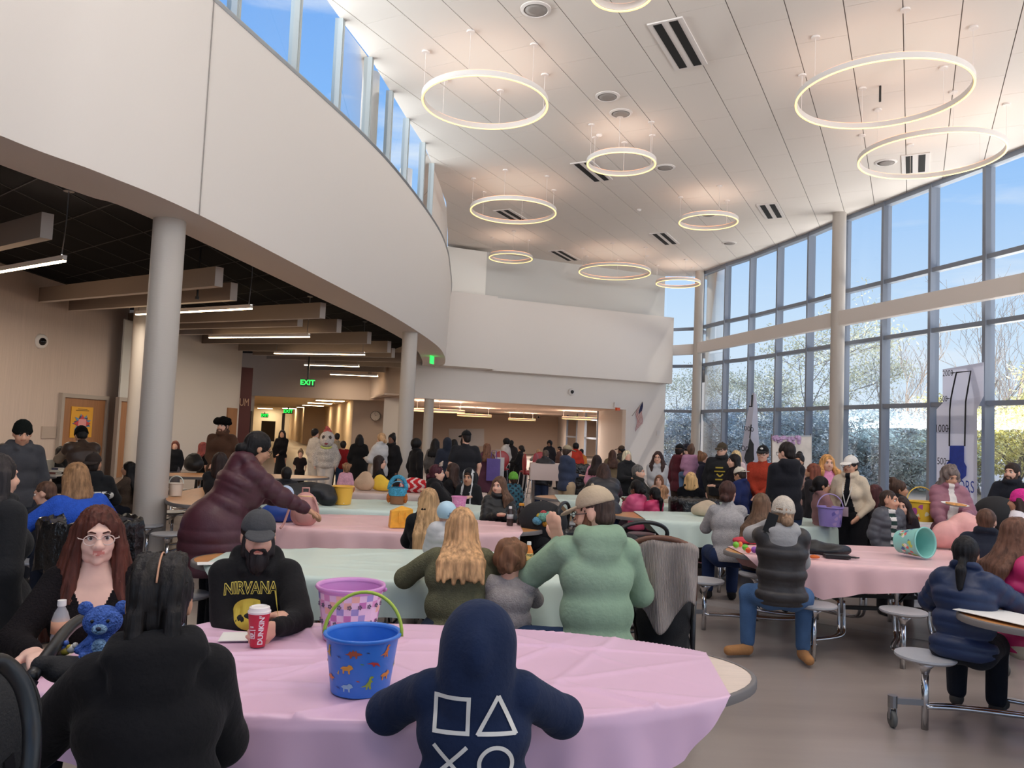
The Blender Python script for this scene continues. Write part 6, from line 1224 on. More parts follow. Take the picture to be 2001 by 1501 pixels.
# lettering and marks on clothing
GOLD = mat('gold print', (214, 190, 80), .6); WPR = mat('white print', (226, 222, 214), .7); YPR = mat('yellow print', (196, 170, 60), .7)
def tdecal(pd, txt, size, oz, side, m, name, ox=0, bold=.0, sx=1., arch=0., sub=.03):
    v, f = text_mb(txt, size, bold); v = [(p[0] * sx, p[1] + arch * (p[0] ** 2)) for p in v]; s = 1 if side == 'front' else -1
    return decal(pd, v, f, pd['e'](ox * (1 if s > 0 else 1), 0, oz), -pd['RT'] * s, pd['U'], -pd['FD'] * s, m, name, sub)
v, f = text_mb('NIRVANA', .105, 0); 
tdecal(beard, 'NIRVANA', .064, .415, 'front', GOLD, 'lettering', bold=.003, sx=.86, arch=-.45, ox=.02)
o = tdecal(beard, 'NIRVANA', .064, .415, 'front', cmat('cloth', (28, 27, 28)), 'lettering_inset', bold=-.0006, sx=.86, arch=-.45, ox=.02)
for q in o.data.vertices: q.co += Vector(beard['FD']) * .003
n = 28; decal(beard, [(.072 * math.cos(2 * math.pi * k / n), .05 * math.sin(2 * math.pi * k / n)) for k in range(n)], [tuple(range(n))], beard['e'](.02, 0, .32), -beard['RT'], beard['U'], -beard['FD'], YPR, 'round_print')
def strokes(segs, w):
    V = []; Fc = []
    for a, b in segs:
        a, b = np.array(a, float), np.array(b, float); d = unit(b - a); nn = np.array([-d[1], d[0]]) * w / 2; o = len(V)
        V += [tuple(a - nn), tuple(b - nn), tuple(b + nn), tuple(a + nn)]; Fc.append((o, o + 1, o + 2, o + 3))
    return V, Fc
def kdec(V, Fc, x, z, nm): decal(kid, [(p[0] + x, p[1] + z) for p in V], Fc, kid['e'](0, 0, 0), kid['RT'], kid['U'], kid['FD'], WPR, nm, .02)
S_ = kid['s']; a = .047; w_ = .0115; X1, X2, Z1, Z2 = -.066, .064, .355, .225
kdec(*strokes([((-a - w_ / 2, -a), (a + w_ / 2, -a)), ((a, -a), (a, a)), ((a + w_ / 2, a), (-a - w_ / 2, a)), ((-a, a), (-a, -a))], w_), X1, Z1, 'square_print')
kdec(*strokes([((-.055, -a), (.055, -a)), ((.055, -a - .004), (0, a + .008)), ((0, a + .008), (-.055, -a - .004))], w_), X2, Z1, 'triangle_print')
kdec(*strokes([((-a, -a), (a, a)), ((-a, a), (a, -a))], w_), X1, Z2, 'cross_print')
n = 36; V = [(r * math.cos(2 * math.pi * k / n), r * math.sin(2 * math.pi * k / n)) for r in (.041, .0525) for k in range(n)]; kdec(V, [(k, (k + 1) % n, n + (k + 1) % n, n + k) for k in range(n)], X2, Z2, 'circle_print')
tdecal(unitedp, 'UNITED', .12, .30, 'back', WPR, 'lettering', bold=.004, sub=.05); tdecal(unitedp, 'FORCE', .11, -.0, 'back', WPR, 'lettering', bold=.004, sub=.05)
n = 24; V = [(r * math.cos(2 * math.pi * k / n), r * math.sin(2 * math.pi * k / n)) for r in (.095, .11) for k in range(n)]; decal(unitedp, V, [(k, (k + 1) % n, n + (k + 1) % n, n + k) for k in range(n)], unitedp['e'](0, 0, .15), unitedp['RT'], unitedp['U'], unitedp['FD'], WPR, 'round_print', .05)
V, Fc = strokes([((-.06, -.02), (.05, .05)), ((-.03, -.06), (.06, -.01)), ((-.05, .03), (.0, .07))], .03); decal(unitedp, V, Fc, unitedp['e'](0, 0, .15), unitedp['RT'], unitedp['U'], unitedp['FD'], WPR, 'eagle_print', .05)
for txt, z, m in (('Lips like', .33, YPR), ('AUNTIES', .26, WPR), ('Sommers', .12, YPR)): pass
V, Fc = strokes([((-.07, .34), (.05, .345)), ((-.09, .28), (.08, .285)), ((-.05, .24), (.0, .2)), ((.0, .2), (.05, .24)), ((-.07, .15), (.07, .155))], .022); decal(bigm, V, Fc, bigm['e'](0, 0, 0), -bigm['RT'], bigm['U'], -bigm['FD'], YPR, 'chest_print', .05)
V, Fc = strokes([((-.02, 0), (.02, 0)), ((0, -.015), (.0, .02))], .018)
b = MB(); b.ball(redm['h3'](0, .085, .085), (.022, .012, .016), 8); b.build('cap_emblem', WPR, redm['root'])
# tiara, helmet, bunny head, badge and lanyard, scrunchies
b = MB()
for k in range(9):
    a = (k - 4) / 4 * 1.2; p = tiara['h3'](.085 * math.sin(a), .02 + .05 * math.cos(a), .115); q = tiara['h3'](.09 * math.sin(a), .02 + .055 * math.cos(a), .15 + .03 * math.cos(a * 1.2)); b.tube([p, q], .006, 5); b.ball(q, .009, 6)
b.tube([tiara['h3'](.085 * math.sin(a), .02 + .05 * math.cos(a), .115) for a in np.linspace(-1.4, 1.4, 14)], .006, 5); b.build('tiara', mat('tiara metal', (226, 206, 190), .25, metal=.8), tiara['root'])
S = SDF(); S.ell(helm['h3'](0, -.01, .04), np.array([.1, .115, .105]) * helm['hs'], np.array([helm['hrt'], helm['hfw'], helm['hup']])); S.ell(helm['h3'](0, .15, -.05), np.array([.08, .09, .09]) * helm['hs'], np.array([helm['hrt'], helm['hfw'], helm['hup']]), op='s')
to_obj('helmet', S.build(.009, .01, [(helm['h3'](0, 0, -.03), -helm['hup'])]), [mat('pale blue helmet', (176, 206, 222), .35), mat('helmet patch', (112, 134, 158), .4)], helm['root'], lambda C: ((np.sin(C[:, 0] * 34 + 1) * np.sin(C[:, 2] * 30) + .4 * np.sin(C[:, 1] * 40)) > .45).astype(int))
h3, hs = bun['h3'], bun['hs']; HRb = np.array([bun['hrt'], bun['hfw'], bun['hup']]); S = SDF(); S.ell(h3(0, 0, .04), np.array([.19, .18, .2]) * hs, HRb); S.ell(h3(0, .1, -.06), np.array([.17, .14, .12]) * hs, HRb); S.ell(h3(0, .2, -.0), np.array([.05, .05, .04]) * hs, HRb)
to_obj('costume_head', S.build(.02, .05), [cmat('fur', (224, 212, 204))], bun['root']); b = MB()
for x in (-1, 1): b.ball(h3(x * .085, .165, .07), (.04 * hs, .03 * hs, .055 * hs), 10)
b.build('costume_eye', mat('costume eye', (60, 44, 40), .3), bun['root']); b = MB()
for x, y, z, r in ((0, -.02, .27, .07), (-.05, 0, .22, .06), (.05, 0, .23, .06), (.02, .02, .32, .05)): b.ball(h3(x, y, z), r * hs, 10)
b.build('costume_crest', cmat('fur', (214, 110, 104)), bun['root']); b = MB(); b.tube([h3(.13 * math.cos(a), .16 + .06 * math.sin(-a * 0), -.16 - .05 * math.sin(a)) for a in np.linspace(0, math.pi, 9)], .02, 6); b.build('costume_bow', mat('lime ribbon', (206, 214, 110), .6), bun['root']); b = MB(); b.ball(h3(0, .225, -.09), (.05 * hs, .02, .03 * hs), 10); b.build('costume_mouth', mat('costume mouth', (150, 50, 56), .5), bun['root'])
e = capw['e']; b = MB(); b.tube([e(-.06, .06, .47), e(-.05, .155, .33), e(0, .185, .15)], .006, 5); b.tube([e(.06, .06, .47), e(.05, .155, .33), e(0, .185, .15)], .006, 5); b.build('lanyard', mat('lanyard', (206, 200, 190), .6), capw['root'])
b = MB(); b.hull8([e(-.035, .19, .14), e(.035, .19, .14), e(.035, .185, .02), e(-.035, .185, .02)], (0, .006, 0)); b.build('badge', mat('badge card', (196, 170, 176), .4), capw['root'])
b = MB(); b.tube([beard['wr'][1] + np.array([0, .0, .0])] * 2, .001, 3)
# ------------------------------------------------------------------ things on the tables and around
TZ = .748
def onz(px, py, z=TZ): return at_z(px, py, z)
def wrap(verts, faces, r0, r1, h, a0, z0, off=.002, sub=.02):
    """lay a flat shape (metres) round a tapered cylinder"""
    bm = bmesh.new(); vs = [bm.verts.new((v[0], v[1], 0)) for v in verts]
    for f in faces: bm.faces.new([vs[i] for i in f])
    bmesh.ops.triangulate(bm, faces=bm.faces)
    for _ in range(3):
        lg = [q for q in bm.edges if q.calc_length() > sub]
        if lg: bmesh.ops.subdivide_edges(bm, edges=lg, cuts=1); bmesh.ops.triangulate(bm, faces=bm.faces)
    out = []
    for v in bm.verts:
        z = z0 + v.co.y; r = r0 + (r1 - r0) * z / h + off; a = a0 + v.co.x / r; out.append((r * math.sin(a), -r * math.cos(a), z))
    bm.verts.index_update(); F = [tuple(q.index for q in f.verts) for f in bm.faces]; bm.free(); return out, F
def bucket(px, py, d, r1, r0, h, label, col, group=None, handle=None, hup=True, deco=None, R=None, lip=None, loc=None, name='bucket', inner=None):
    p = at_d(px, py, d) if loc is None else np.array(loc); p = p if loc is not None else np.array([p[0], d, TZ]); t = thing(name, label, 'bucket', p, 0, group)
    if R is not None: t.rotation_euler = R
    m = mat('plastic %d %d %d' % col, col, .35, spec=.5); n = 40
    MB().lathe([(0, .004), (r0, 0), (r1 * .97, h * .93), (r1 * .95, h * .93), (r0 - .006, .01), (0, .012)], n=n).build('bucket_body', m, t, auto=40)
    MB().lathe([(r1 * .96, h * .92), (r1 * 1.03, h * .93), (r1 * 1.05, h * .97), (r1 * 1.03, h), (r1 * .95, h * .985), (r1 * .94, h * .93)], n=n, caps=False).build('bucket_rim', m if lip is None else mat('plastic %d %d %d' % lip, lip, .35), t, smooth=True)
    if handle:
        hc, ang = handle; b = MB(); pts = []
        for k in range(21):
            a = math.pi * k / 20; x = r1 * 1.05 * math.cos(a); q = r1 * 1.12 * math.sin(a); pts.append((x, q * math.sin(ang), h * .93 + q * math.cos(ang)))
        b.tube(pts, .0065, 8); b.build('bucket_handle', mat('plastic %d %d %d' % hc, hc, .4), t, smooth=True)
    if deco: deco(t, r0, r1, h)
    return t
def dino(kind, s):
    if kind == 0: P = [(-1, .0), (-.6, .1), (-.4, .4), (-.2, .3), (-.05, .55), (.1, .35), (.3, .5), (.4, .25), (.75, .2), (1., .05), (.7, -.05), (.45, -.1), (.42, -.4), (.25, -.4), (.2, -.15), (-.15, -.15), (-.2, -.4), (-.38, -.4), (-.42, -.1)]
    elif kind == 1: P = [(-.9, -.3), (-.3, -.05), (.0, .35), (.1, .8), (.3, .95), (.6, .85), (.55, .7), (.35, .65), (.4, .4), (.55, .3), (.5, .2), (.35, .2), (.3, -.1), (.4, -.6), (.2, -.6), (.05, -.2), (-.1, -.6), (-.25, -.6), (-.2, -.25)]
    elif kind == 2: P = [(-.9, .1), (-.5, .4), (.1, .45), (.35, .7), (.7, .55), (.9, .2), (.6, .05), (.45, -.05), (.45, -.5), (.25, -.5), (.2, -.1), (-.3, -.1), (-.35, -.5), (-.55, -.5), (-.55, .0)]
    else: P = [(-1, .3), (-.3, .2), (0, -.2), (.2, .1), (.9, -.3), (.5, .3), (.2, .35), (-.1, .15), (-.3, .45)]
    return [(x * s, y * s) for x, y in P]
def deco_dino(t, r0, r1, h):
    i = 0
    for a, z, k, s, c in ((-.05, .155, 0, .032, (176, 84, 52)), (-.25, .10, 2, .028, (222, 156, 58)), (.55, .115, 3, .028, (190, 60, 56)), (.42, .05, 1, .03, (150, 170, 60)), (-.25, .035, 2, .026, (150, 190, 216)), (.9, .155, 1, .028, (216, 120, 60)), (-.95, .15, 1, .028, (190, 160, 60)), (-.95, .06, 0, .026, (206, 120, 70)), (1.0, .07, 2, .026, (222, 140, 60)), (.35, .16, 3, .008, (60, 60, 90)), (.2, .12, 3, .009, (90, 150, 90)), (-.5, .14, 3, .012, (60, 80, 150)), (-.6, .03, 3, .012, (60, 80, 150)), (.1, .06, 3, .009, (190, 90, 60)), (-.55, .085, 1, .009, (222, 180, 60)), (-1.6, .1, 0, .028, (222, 140, 60)), (1.6, .1, 1, .028, (150, 170, 60))):
        v, f = wrap(dino(k, s), [tuple(range(len(dino(k, s))))], r0, r1 * .97, h * .93, a, z); MB().add(v, f).build('dinosaur_print', mat('print %d %d %d' % c, c, .5), t)
def deco_plaid(t, r0, r1, h):
    cs = [(222, 150, 196), (200, 120, 180), (236, 200, 226), (160, 150, 206), (240, 184, 170)]; rg = random.Random(3); n = 26
    b = MB(); ms = [mat('plaid %d' % i, c, .4) for i, c in enumerate(cs)]; row = [rg.randrange(5) for _ in range(8)]
    for i in range(n):
        for j in range(7):
            z0, z1 = h * (.04 + .12 * j), h * (.04 + .12 * (j + 1)); q = []
            for a, z in ((i, z0), (i + 1, z0), (i + 1, z1), (i, z1)):
                r = r0 + (r1 * .97 - r0) * z / (h * .93) + .0012; th = 2 * math.pi * a / n; q.append((r * math.sin(th), -r * math.cos(th), z))
            b.add(q, [(0, 1, 2, 3)], (i % 3 + row[j]) % 5 if (i + j) % 2 else 2)
    b.build('plaid_print', ms, t)
    b = MB()
    for i in range(9):
        for j in (0, 1):
            a, z = -1.3 + .33 * i + .16 * j, h * (.35 + .32 * j); r = r0 + (r1 * .97 - r0) * z / (h * .93) + .003
            for k in range(5):
                th = k * 1.2566; b.ball((r * math.sin(a + .007 / r * math.cos(th) * 1.), -r * math.cos(a + .007 / r * math.cos(th)), z + .007 * math.sin(th)), .004, 6)
    b.build('flower_print', mat('grey flower', (110, 96, 116), .6), t)
bucket(704, 1335, 2.83, .134, .104, .205, 'blue dinosaur bucket with a lime handle, standing on the lilac cloth', (58, 122, 216), handle=((172, 196, 70), .22), deco=deco_dino)
bucket(681, 1240, 3.5, .148, .112, .235, 'lilac plaid bucket behind the blue dinosaur bucket', (214, 150, 208), handle=((206, 140, 206), 1.9), deco=deco_plaid)
bucket(669, 984, 9.15, .125, .098, .215, 'yellow bucket with a drooping orange handle on the far mint cloth', (234, 178, 70), handle=((196, 110, 50), 2.4))
def deco_spots(cs, seed, n=40, s=.02):
    def f(t, r0, r1, h):
        rg = random.Random(seed)
        for ci, c in enumerate(cs):
            b = MB()
            for k in range(n // len(cs)):
                v, fc = wrap([(x * s * rg.uniform(.5, 1.3), y * s * rg.uniform(.5, 1.3)) for x, y in ((-1, 0), (-.4, .8), (.5, .9), (1, .1), (.4, -.8), (-.5, -.7))], [(0, 1, 2, 3, 4, 5)], r0, r1 * .97, h * .93, rg.uniform(0, 6.28), h * rg.uniform(.12, .8), .001 + .0006 * k / n); b.add(v, fc)
            b.build('pattern_print', mat('print %d %d %d' % c, c, .5), t)
    return f
p = onz(1770, 1086); bucket(0, 0, 0, .128, .098, .25, 'turquoise printed bucket tipped on its side on the pink cloth', (140, 206, 196), deco=deco_spots([(190, 206, 90), (222, 110, 100), (236, 232, 222), (70, 110, 160)], 5, 60), R=(math.radians(0), math.radians(84), math.radians(-66)), loc=(p[0] - .02, p[1] + .05, TZ + .115))
p = at_d(1800, 1018, 8.55); bucket(0, 0, 0, .15, .12, .22, 'yellow printed bucket held behind the mauve puffer jacket', (240, 196, 60), loc=(p[0], p[1], p[2]), deco=deco_spots([(226, 110, 60), (190, 90, 160), (240, 232, 190)], 8, 30, .03), handle=((226, 190, 80), .1))
p = at_d(1622, 1028, 8.8); bucket(0, 0, 0, .14, .115, .22, 'purple bucket hanging from the striped child beside the white cap', (150, 130, 196), loc=(p[0], p[1], p[2]), handle=((170, 150, 200), .1), deco=deco_spots([(180, 150, 200), (110, 96, 170)], 9, 24, .03))
bucket(343, 967, 9.35, .085, .07, .15, 'white basket with a tall pale handle on the bare wooden table', (222, 206, 190), handle=((206, 214, 206), 0.), name='basket')
bucket(897, 984, 9.35, .095, .075, .13, 'small pink speckled tub on the mint cloth before the tiara', (226, 140, 186), deco=deco_spots([(240, 190, 214), (196, 90, 150)], 4, 50, .008), name='tub')
t = bucket(776, 981, 9.45, .1, .085, .17, 'fluffy brown and blue animal basket on the mint cloth', (140, 92, 60), handle=((96, 170, 206), 0.), name='plush_basket')
b = MB(); b.lathe([(.102, .1), (.112, .13), (.112, .18), (.095, .2), (.09, .16)], n=26, caps=False); b.build('fluffy_rim', cmat('fur', (86, 170, 206)), t, smooth=True); b = MB(); b.tube([(.105 * math.cos(a), 0, .17 + .16 * math.sin(a)) for a in np.linspace(0, math.pi, 13)], .025, 10); b.build('fluffy_handle', cmat('fur', (86, 170, 206)), t, smooth=True); b = MB(); b.ball((-.1, -.02, .07), (.03, .02, .06)); b.ball((.1, -.02, .07), (.03, .02, .06)); b.build('plush_ear', cmat('fur', (206, 116, 60)), t, smooth=True)
# red cup
p = onz(503, 1262); t = thing('paper_cup', 'red paper coffee cup with a white lid in the bearded person\'s hand', 'cup', p); RED = mat('cup red', (196, 36, 62), .4)
MB().lathe([(0, .0), (.031, 0), (.045, .14), (0, .14)], n=36).build('cup_body', RED, t, auto=40); MB().lathe([(.047, .138), (.048, .146), (.044, .15), (.042, .162), (.034, .166), (.032, .162), (0, .162)], n=36).build('cup_lid', mat('white lid', (232, 226, 222), .35), t, auto=50)
def cuptext(txt, size, a, z, rot, nm, bold=.002):
    v, f = text_mb(txt, size, bold); c, s = math.cos(rot), math.sin(rot); v = [(x * c - y * s, x * s + y * c) for x, y, *_ in v]; v, f = wrap(v, f, .031, .045, .14, a, z, .0008, .008); return MB().add(v, f).build(nm, mat('cup white', (236, 226, 226), .5), t)
cuptext('DUNKIN\'', .03, .62, .072, math.pi / 2, 'lettering', .001); cuptext('D', .022, -.42, .05, .1, 'logo_letter')
v, f = strokes([((-.011, -.012), (.011, -.012)), ((.011, -.012), (.014, .018)), ((-.014, .018), (-.011, -.012)), ((-.017, .02), (.017, .024))], .003); v, f = wrap(v, f, .031, .045, .14, -.42, .05, .0008, .01); MB().add(v, f).build('cup_logo', mat('cup white', (236, 226, 226), .5), t)
cuptext('run', .013, -.42, .086, .1, 'lettering', .0005)
# bottles
def bottle(px, py, h, r, label, body, cap, fill=None, d=None, lab=None, name='bottle', rough=.15, neck=.42):
    p = onz(px, py) if d is None else at_d(px, py, d); t = thing(name, label, 'bottle', p)
    MB().lathe([(0, 0), (r * .92, 0), (r, h * .03), (r * 1.0, h * .28), (r * .93, h * .34), (r, h * .4), (r, h * .62), (r * .75, h * .76), (r * neck, h * .86), (r * neck, h * .9), (0, h * .9)], n=28).build('bottle_body', body, t, auto=50)
    MB().lathe([(r * neck * 1.15, h * .885), (r * neck * 1.2, h * .9), (r * neck * 1.15, h), (0, h)], n=20).build('bottle_cap', cap, t, auto=40)
    if lab: MB().lathe([(r * 1.012, h * .36), (r * 1.015, h * .6)], n=28).build('bottle_label', lab, t, smooth=True)
    return t
CLEAR = mat('clear plastic', (206, 206, 210), .1, spec=.5, alpha=.45); WCAP = mat('white cap', (236, 234, 230), .4)
bottle(114, 1272, .2, .033, 'clear water bottle with a white cap before the auburn haired person', CLEAR, WCAP, lab=mat('orange label', (206, 150, 120), .5))
t = bottle(1032, 1113, .19, .03, 'orange juice bottle with a white cap beside the toddler', mat('orange juice', (222, 130, 48), .2), WCAP, lab=mat('juice label', (240, 200, 120), .5)); v, f = text_mb('Tropi', .03, .001); v, f = wrap([q[:2] for q in v], f, .0306, .0306, .19, 0, .105, .0006, .01); MB().add(v, f).build('lettering', mat('label green', (40, 80, 60), .5), t)
t = bottle(1081, 1117, .165, .03, 'baby bottle of milk with a mint green ring by the gesturing hand', mat('formula', (232, 216, 184), .3), mat('mint cap', (130, 206, 176), .4), neck=.7)
bottle(996, 1027, .19, .033, 'small dark cola bottle with a white cap on the pink cloth', mat('dark cola', (58, 44, 42), .1), WCAP, lab=mat('cola label', (170, 170, 170), .4))
t = bottle(1018, 1025, .215, .045, 'tall dark bottle in a teal sleeve with an orange cap', mat('dark bottle', (44, 30, 26), .15), mat('orange cap', (222, 150, 50), .4), neck=.5); MB().tube([(.05, 0, .17), (.075, 0, .15), (.08, .0, .08), (.05, 0, .04)], .018, 8).build('bottle_strap', cmat('cloth', (50, 120, 120)), t, smooth=True)
t = bottle(908, 962, .22, .04, 'clear soda bottle behind the pink tub', mat('smoke plastic', (130, 116, 112), .15), WCAP, lab=mat('soda label', (190, 130, 120), .5))
p = onz(896, 958); t = thing('tumbler', 'dark teal tumbler cup before the tiara', 'cup', p); MB().lathe([(0, 0), (.04, 0), (.052, .15), (0, .15)], n=24).build('cup_body', mat('teal tumbler', (86, 120, 126), .3), t, auto=40); MB().lathe([(.054, .148), (.054, .17), (0, .172)], n=24).build('cup_lid', BLACKP, t, auto=40)
# heaps of clothing and bags
def heap(name, label, cat, c, ells, col, kind='nylon', vox=.014, amp=.012, f=16., group=None):
    t = SDF()
    for o, r in ells: t.ell(np.array(o, float), np.array(r, float))
    o = to_obj(name, t.build(vox, .05, [((0, 0, 0), (0, 0, -1))], folds(amp, f)), [cmat(kind, col)], None); o.location = [float(q) for q in c]; return tag(o, label, cat, group)
heap('folded_jacket', 'blue padded jacket heaped beside the pink backpack', 'jacket', onz(543, 1018), [((0, 0, .07), (.17, .12, .1)), ((.12, .05, .09), (.12, .1, .08))], (36, 70, 150))
heap('scarf', 'red cloth tucked on the blue jacket heap', 'scarf', onz(562, 1000) + np.array([0, 0, .02]), [((0, 0, .08), (.09, .07, .09))], (190, 50, 50), 'cloth')
heap('coat', 'black coat heaped on the mint cloth behind the backpack', 'coat', onz(590, 985), [((-.1, 0, .1), (.25, .2, .13)), ((.15, .05, .16), (.22, .16, .1)), ((.3, 0, .08), (.12, .12, .1))], (30, 30, 33))
heap('hand_towel', 'pale blue cloth in the burgundy coat person\'s hands', 'cloth', onz(552, 1004) + np.array([.0, .1, .05]), [((0, 0, .14), (.08, .07, .08))], (190, 206, 230), 'cloth')
heap('tote_bag', 'beige fabric bag on the dusty cloth', 'bag', onz(712, 958), [((0, 0, .1), (.15, .1, .12)), ((.02, 0, .2), (.08, .06, .06))], (196, 164, 136), 'cloth')
heap('tote_bag', 'yellow fabric bag beside the beige one', 'bag', onz(746, 959), [((0, 0, .08), (.15, .1, .1)), ((-.04, 0, .17), (.07, .05, .05))], (232, 190, 70), 'cloth')
o = heap('blanket', 'red and white patterned blanket on the dusty cloth', 'blanket', onz(806, 962), [((0, 0, .09), (.19, .12, .11)), ((.1, 0, .12), (.1, .09, .08))], (196, 44, 50), 'knit'); o.data.materials.append(cmat('knit', (232, 200, 196)))
for fc in o.data.polygons:
    if math.sin(fc.center.x * 60 + math.sin(fc.center.z * 50) * 2) > .35: fc.material_index = 1
heap('patterned_bag', 'white and orange soft bag left of the yellow bucket', 'bag', onz(643, 980), [((0, 0, .08), (.09, .07, .1))], (222, 186, 160), 'cloth')
heap('tissue', 'crumpled white tissue before the yellow bucket', 'tissue', onz(673, 984) - np.array([0, .15, 0]), [((0, 0, .02), (.05, .03, .025))], (226, 222, 216), 'cloth', .008)
heap('cream_coat', 'cream coat bundled on the mint cloth by the grey sweatshirt', 'coat', onz(1376, 1008), [((0, 0, .07), (.16, .12, .09)), ((.06, 0, .13), (.08, .07, .06))], (196, 176, 152), 'cloth')
heap('black_jacket', 'black jacket lying folded on the pink cloth right of the vest', 'jacket', onz(1608, 1082), [((0, 0, .035), (.24, .14, .06)), ((-.12, .02, .06), (.12, .1, .05))], (20, 20, 24))
heap('pink_jacket', 'pale pink puffer jacket heaped behind the turquoise bucket', 'jacket', onz(1872, 1072), [((-.13, 0, .12), (.14, .13, .14)), ((.1, .02, .2), (.18, .13, .14)), ((.12, -.05, .08), (.2, .12, .1))], (226, 166, 160), amp=.016)
heap('backpack', 'black backpack on the bare table by the grey wall', 'backpack', onz(378, 921), [((0, 0, .14), (.17, .12, .17)), ((0, -.08, .1), (.11, .06, .09))], (24, 24, 26))
# pink backpack
p = onz(594, 1026); t = thing('backpack', 'pink leather backpack standing on the pink cloth', 'backpack', p, .2); PKL = mat('pink leather', (206, 150, 142), .45, bump=.1, bscale=120)
S = SDF(); S.ell((0, 0, .14), (.12, .075, .165)); S.ell((0, 0, .09), (.125, .08, .1)); to_obj('bag_body', S.build(.009, .03, [((0, 0, 0), (0, 0, -1))]), [PKL], t)
S = SDF(); S.ell((0, -.06, .1), (.085, .035, .085)); to_obj('front_pocket', S.build(.009, .02, [((0, 0, .01), (0, 0, -1))]), [PKL], t)
MB().tube([(-.03, 0, .29), (-.03, 0, .34), (.03, 0, .34), (.03, 0, .29)], .008, 8).build('top_handle', PKL, t, smooth=True)
for x, q in ((-.09, [(-.08, -.05, .26), (-.13, -.09, .16), (-.17, -.1, .03), (-.2, -.12, -.02)]), (.1, [(.08, -.05, .26), (.12, -.08, .15), (.13, -.07, .04)])): MB().tube(spline(q, 5), .011, 8).build('shoulder_strap', PKL, t, smooth=True)
MB().tube([(-.11, -.03, .2), (-.06, -.07, .27), (.06, -.07, .27), (.11, -.03, .2)], .004, 6).build('zipper', mat('gold zip', (206, 176, 110), .3, metal=.8), t)
# gift bag
p = onz(783, 1030); t = thing('gift_bag', 'orange yellow gift bag on the pink cloth left of the blonde hair', 'bag', p, .3); OB = mat('orange bag', (236, 168, 50), .5, var=.12, vscale=20); b = MB(); b.add([(-.11, -.06, 0), (.11, -.06, 0), (.11, .06, 0), (-.11, .06, 0), (-.1, -.05, .15), (.1, -.05, .17), (.1, .05, .17), (-.1, .05, .15), (0, 0, .2)], [(0, 1, 2, 3), (0, 1, 5, 4), (1, 2, 6, 5), (2, 3, 7, 6), (3, 0, 4, 7), (4, 5, 8), (6, 7, 8), (5, 6, 8), (7, 4, 8)]); b.build('bag_body', OB, t); b = MB(); b.tube([(-.03, -.055, .14), (-.03, -.075, .05), (.03, -.075, .05), (.03, -.055, .14)], .005, 6); b.build('bag_handle', OB, t)
# books by the left wall
rg = random.Random(4)
for k in range(9):
    lie = k > 4; c = ((150, 60, 50), (60, 80, 120), (210, 196, 170), (90, 110, 80), (180, 150, 90), (200, 190, 180), (120, 70, 60), (222, 214, 196), (90, 84, 100))[k]
    if lie: q = onz(97, 930) + np.array([.04 * (k % 2), .03 * (k - 6), .03 * (k - 5) + .0]); sz = (.24, .17, .03)
    else: q = onz(76 + 3.5 * k, 931) + np.array([0, .06, 0]); sz = (.03, .17, .24)
    t = thing('book', ('upright book number-less spine in %s, standing in the row on the wall side table' if not lie else 'flat %s book lying in the pile on the wall side table') .replace(' number-less spine', '') % ('red', 'blue', 'cream', 'green', 'ochre', 'ivory', 'brown', 'white', 'violet')[k], 'book', q, rg.uniform(-.1, .1), 'books on the table by the left wall')
    MB().box((0, 0, sz[2] / 2), sz).build('book_cover', mat('book %d' % k, c, .6), t); MB().box((.003, .004, sz[2] / 2), (sz[0] * (.8 if not lie else 1.002), sz[1] * .99, sz[2] * (1.004 if not lie else .8))).build('pages', mat('pages', (226, 216, 196), .8), t)
# balls and bits on the pink table
for px, py, r, c, lab in ((1438, 1071, .028, (120, 200, 60), 'green plastic egg, leftmost of those on the table tip'), (1446, 1069, .024, (232, 130, 60), 'orange plastic egg beside the leftmost green one'), (1456, 1076, .027, (110, 200, 60), 'green plastic egg nearer the vest'), (1462, 1081, .024, (236, 96, 46), 'orange red plastic egg near the vest'), (1474, 1081, .028, (150, 90, 190), 'purple plastic toy by the vest')):
    p = onz(px, py); o = MB().ball(p + np.array([0, 0, r]), (r, r * .95, r), 16).build('plastic_egg', mat('egg %d %d %d' % c, c, .3), smooth=True); tag(o, lab, 'plastic egg', 'plastic eggs on the pink table')
heap('red_bag', 'red plastic bag lying on the pink table tip behind the eggs', 'bag', onz(1462, 1062), [((0, 0, .025), (.14, .07, .04))], (206, 60, 76), 'nylon')
heap('snack', 'orange food on a napkin beside the black jacket', 'food', onz(1592, 1092), [((0, 0, .015), (.05, .03, .025))], (206, 110, 60), 'cloth', .006)
p = onz(1642, 1091); t = thing('clutch_bag', 'flat black clutch with a wrist strap near the pink cloth edge', 'bag', p, -.1); MB().box((-.03, 0, .015), (.2, .09, .025)).build('clutch_body', BLACKM, t); MB().tube([(.06, 0, .015), (.12, .02, .012), (.15, .0, .012), (.12, -.02, .012), (.06, -.005, .015)], .006, 6).build('wrist_strap', BLACKM, t)
PAP = mat('white paper', (232, 230, 226), .7)
def sheet(name, label, px, py, w, h, rz, col=PAP, cat='paper'):
    p = onz(px, py, TZ + .004); o = MB().box((0, 0, 0), (w, h, .003)).build(name, col); o.location = [float(q) for q in p]; o.rotation_euler = (0, 0, rz); return tag(o, label, cat)
sheet('paper', 'white paper on the lilac cloth left of the red cup', 478, 1244, .2, .14, .2); sheet('paper', 'white paper sheet on the tip of the right edge table', 1962, 1203, .3, .42, .5)
sheet('paper', 'white food tray paper on the mint cloth before the toddler', 984, 1113, .2, .14, .3); sheet('napkin', 'pale blue napkin on the mint cloth behind the blonde hair', 955, 1086, .16, .12, .6, mat('blue napkin', (190, 214, 230), .7), 'napkin'); sheet('paper', 'white paper by the bearded person on the wooden table tip', 408, 1101, .14, .1, .4)
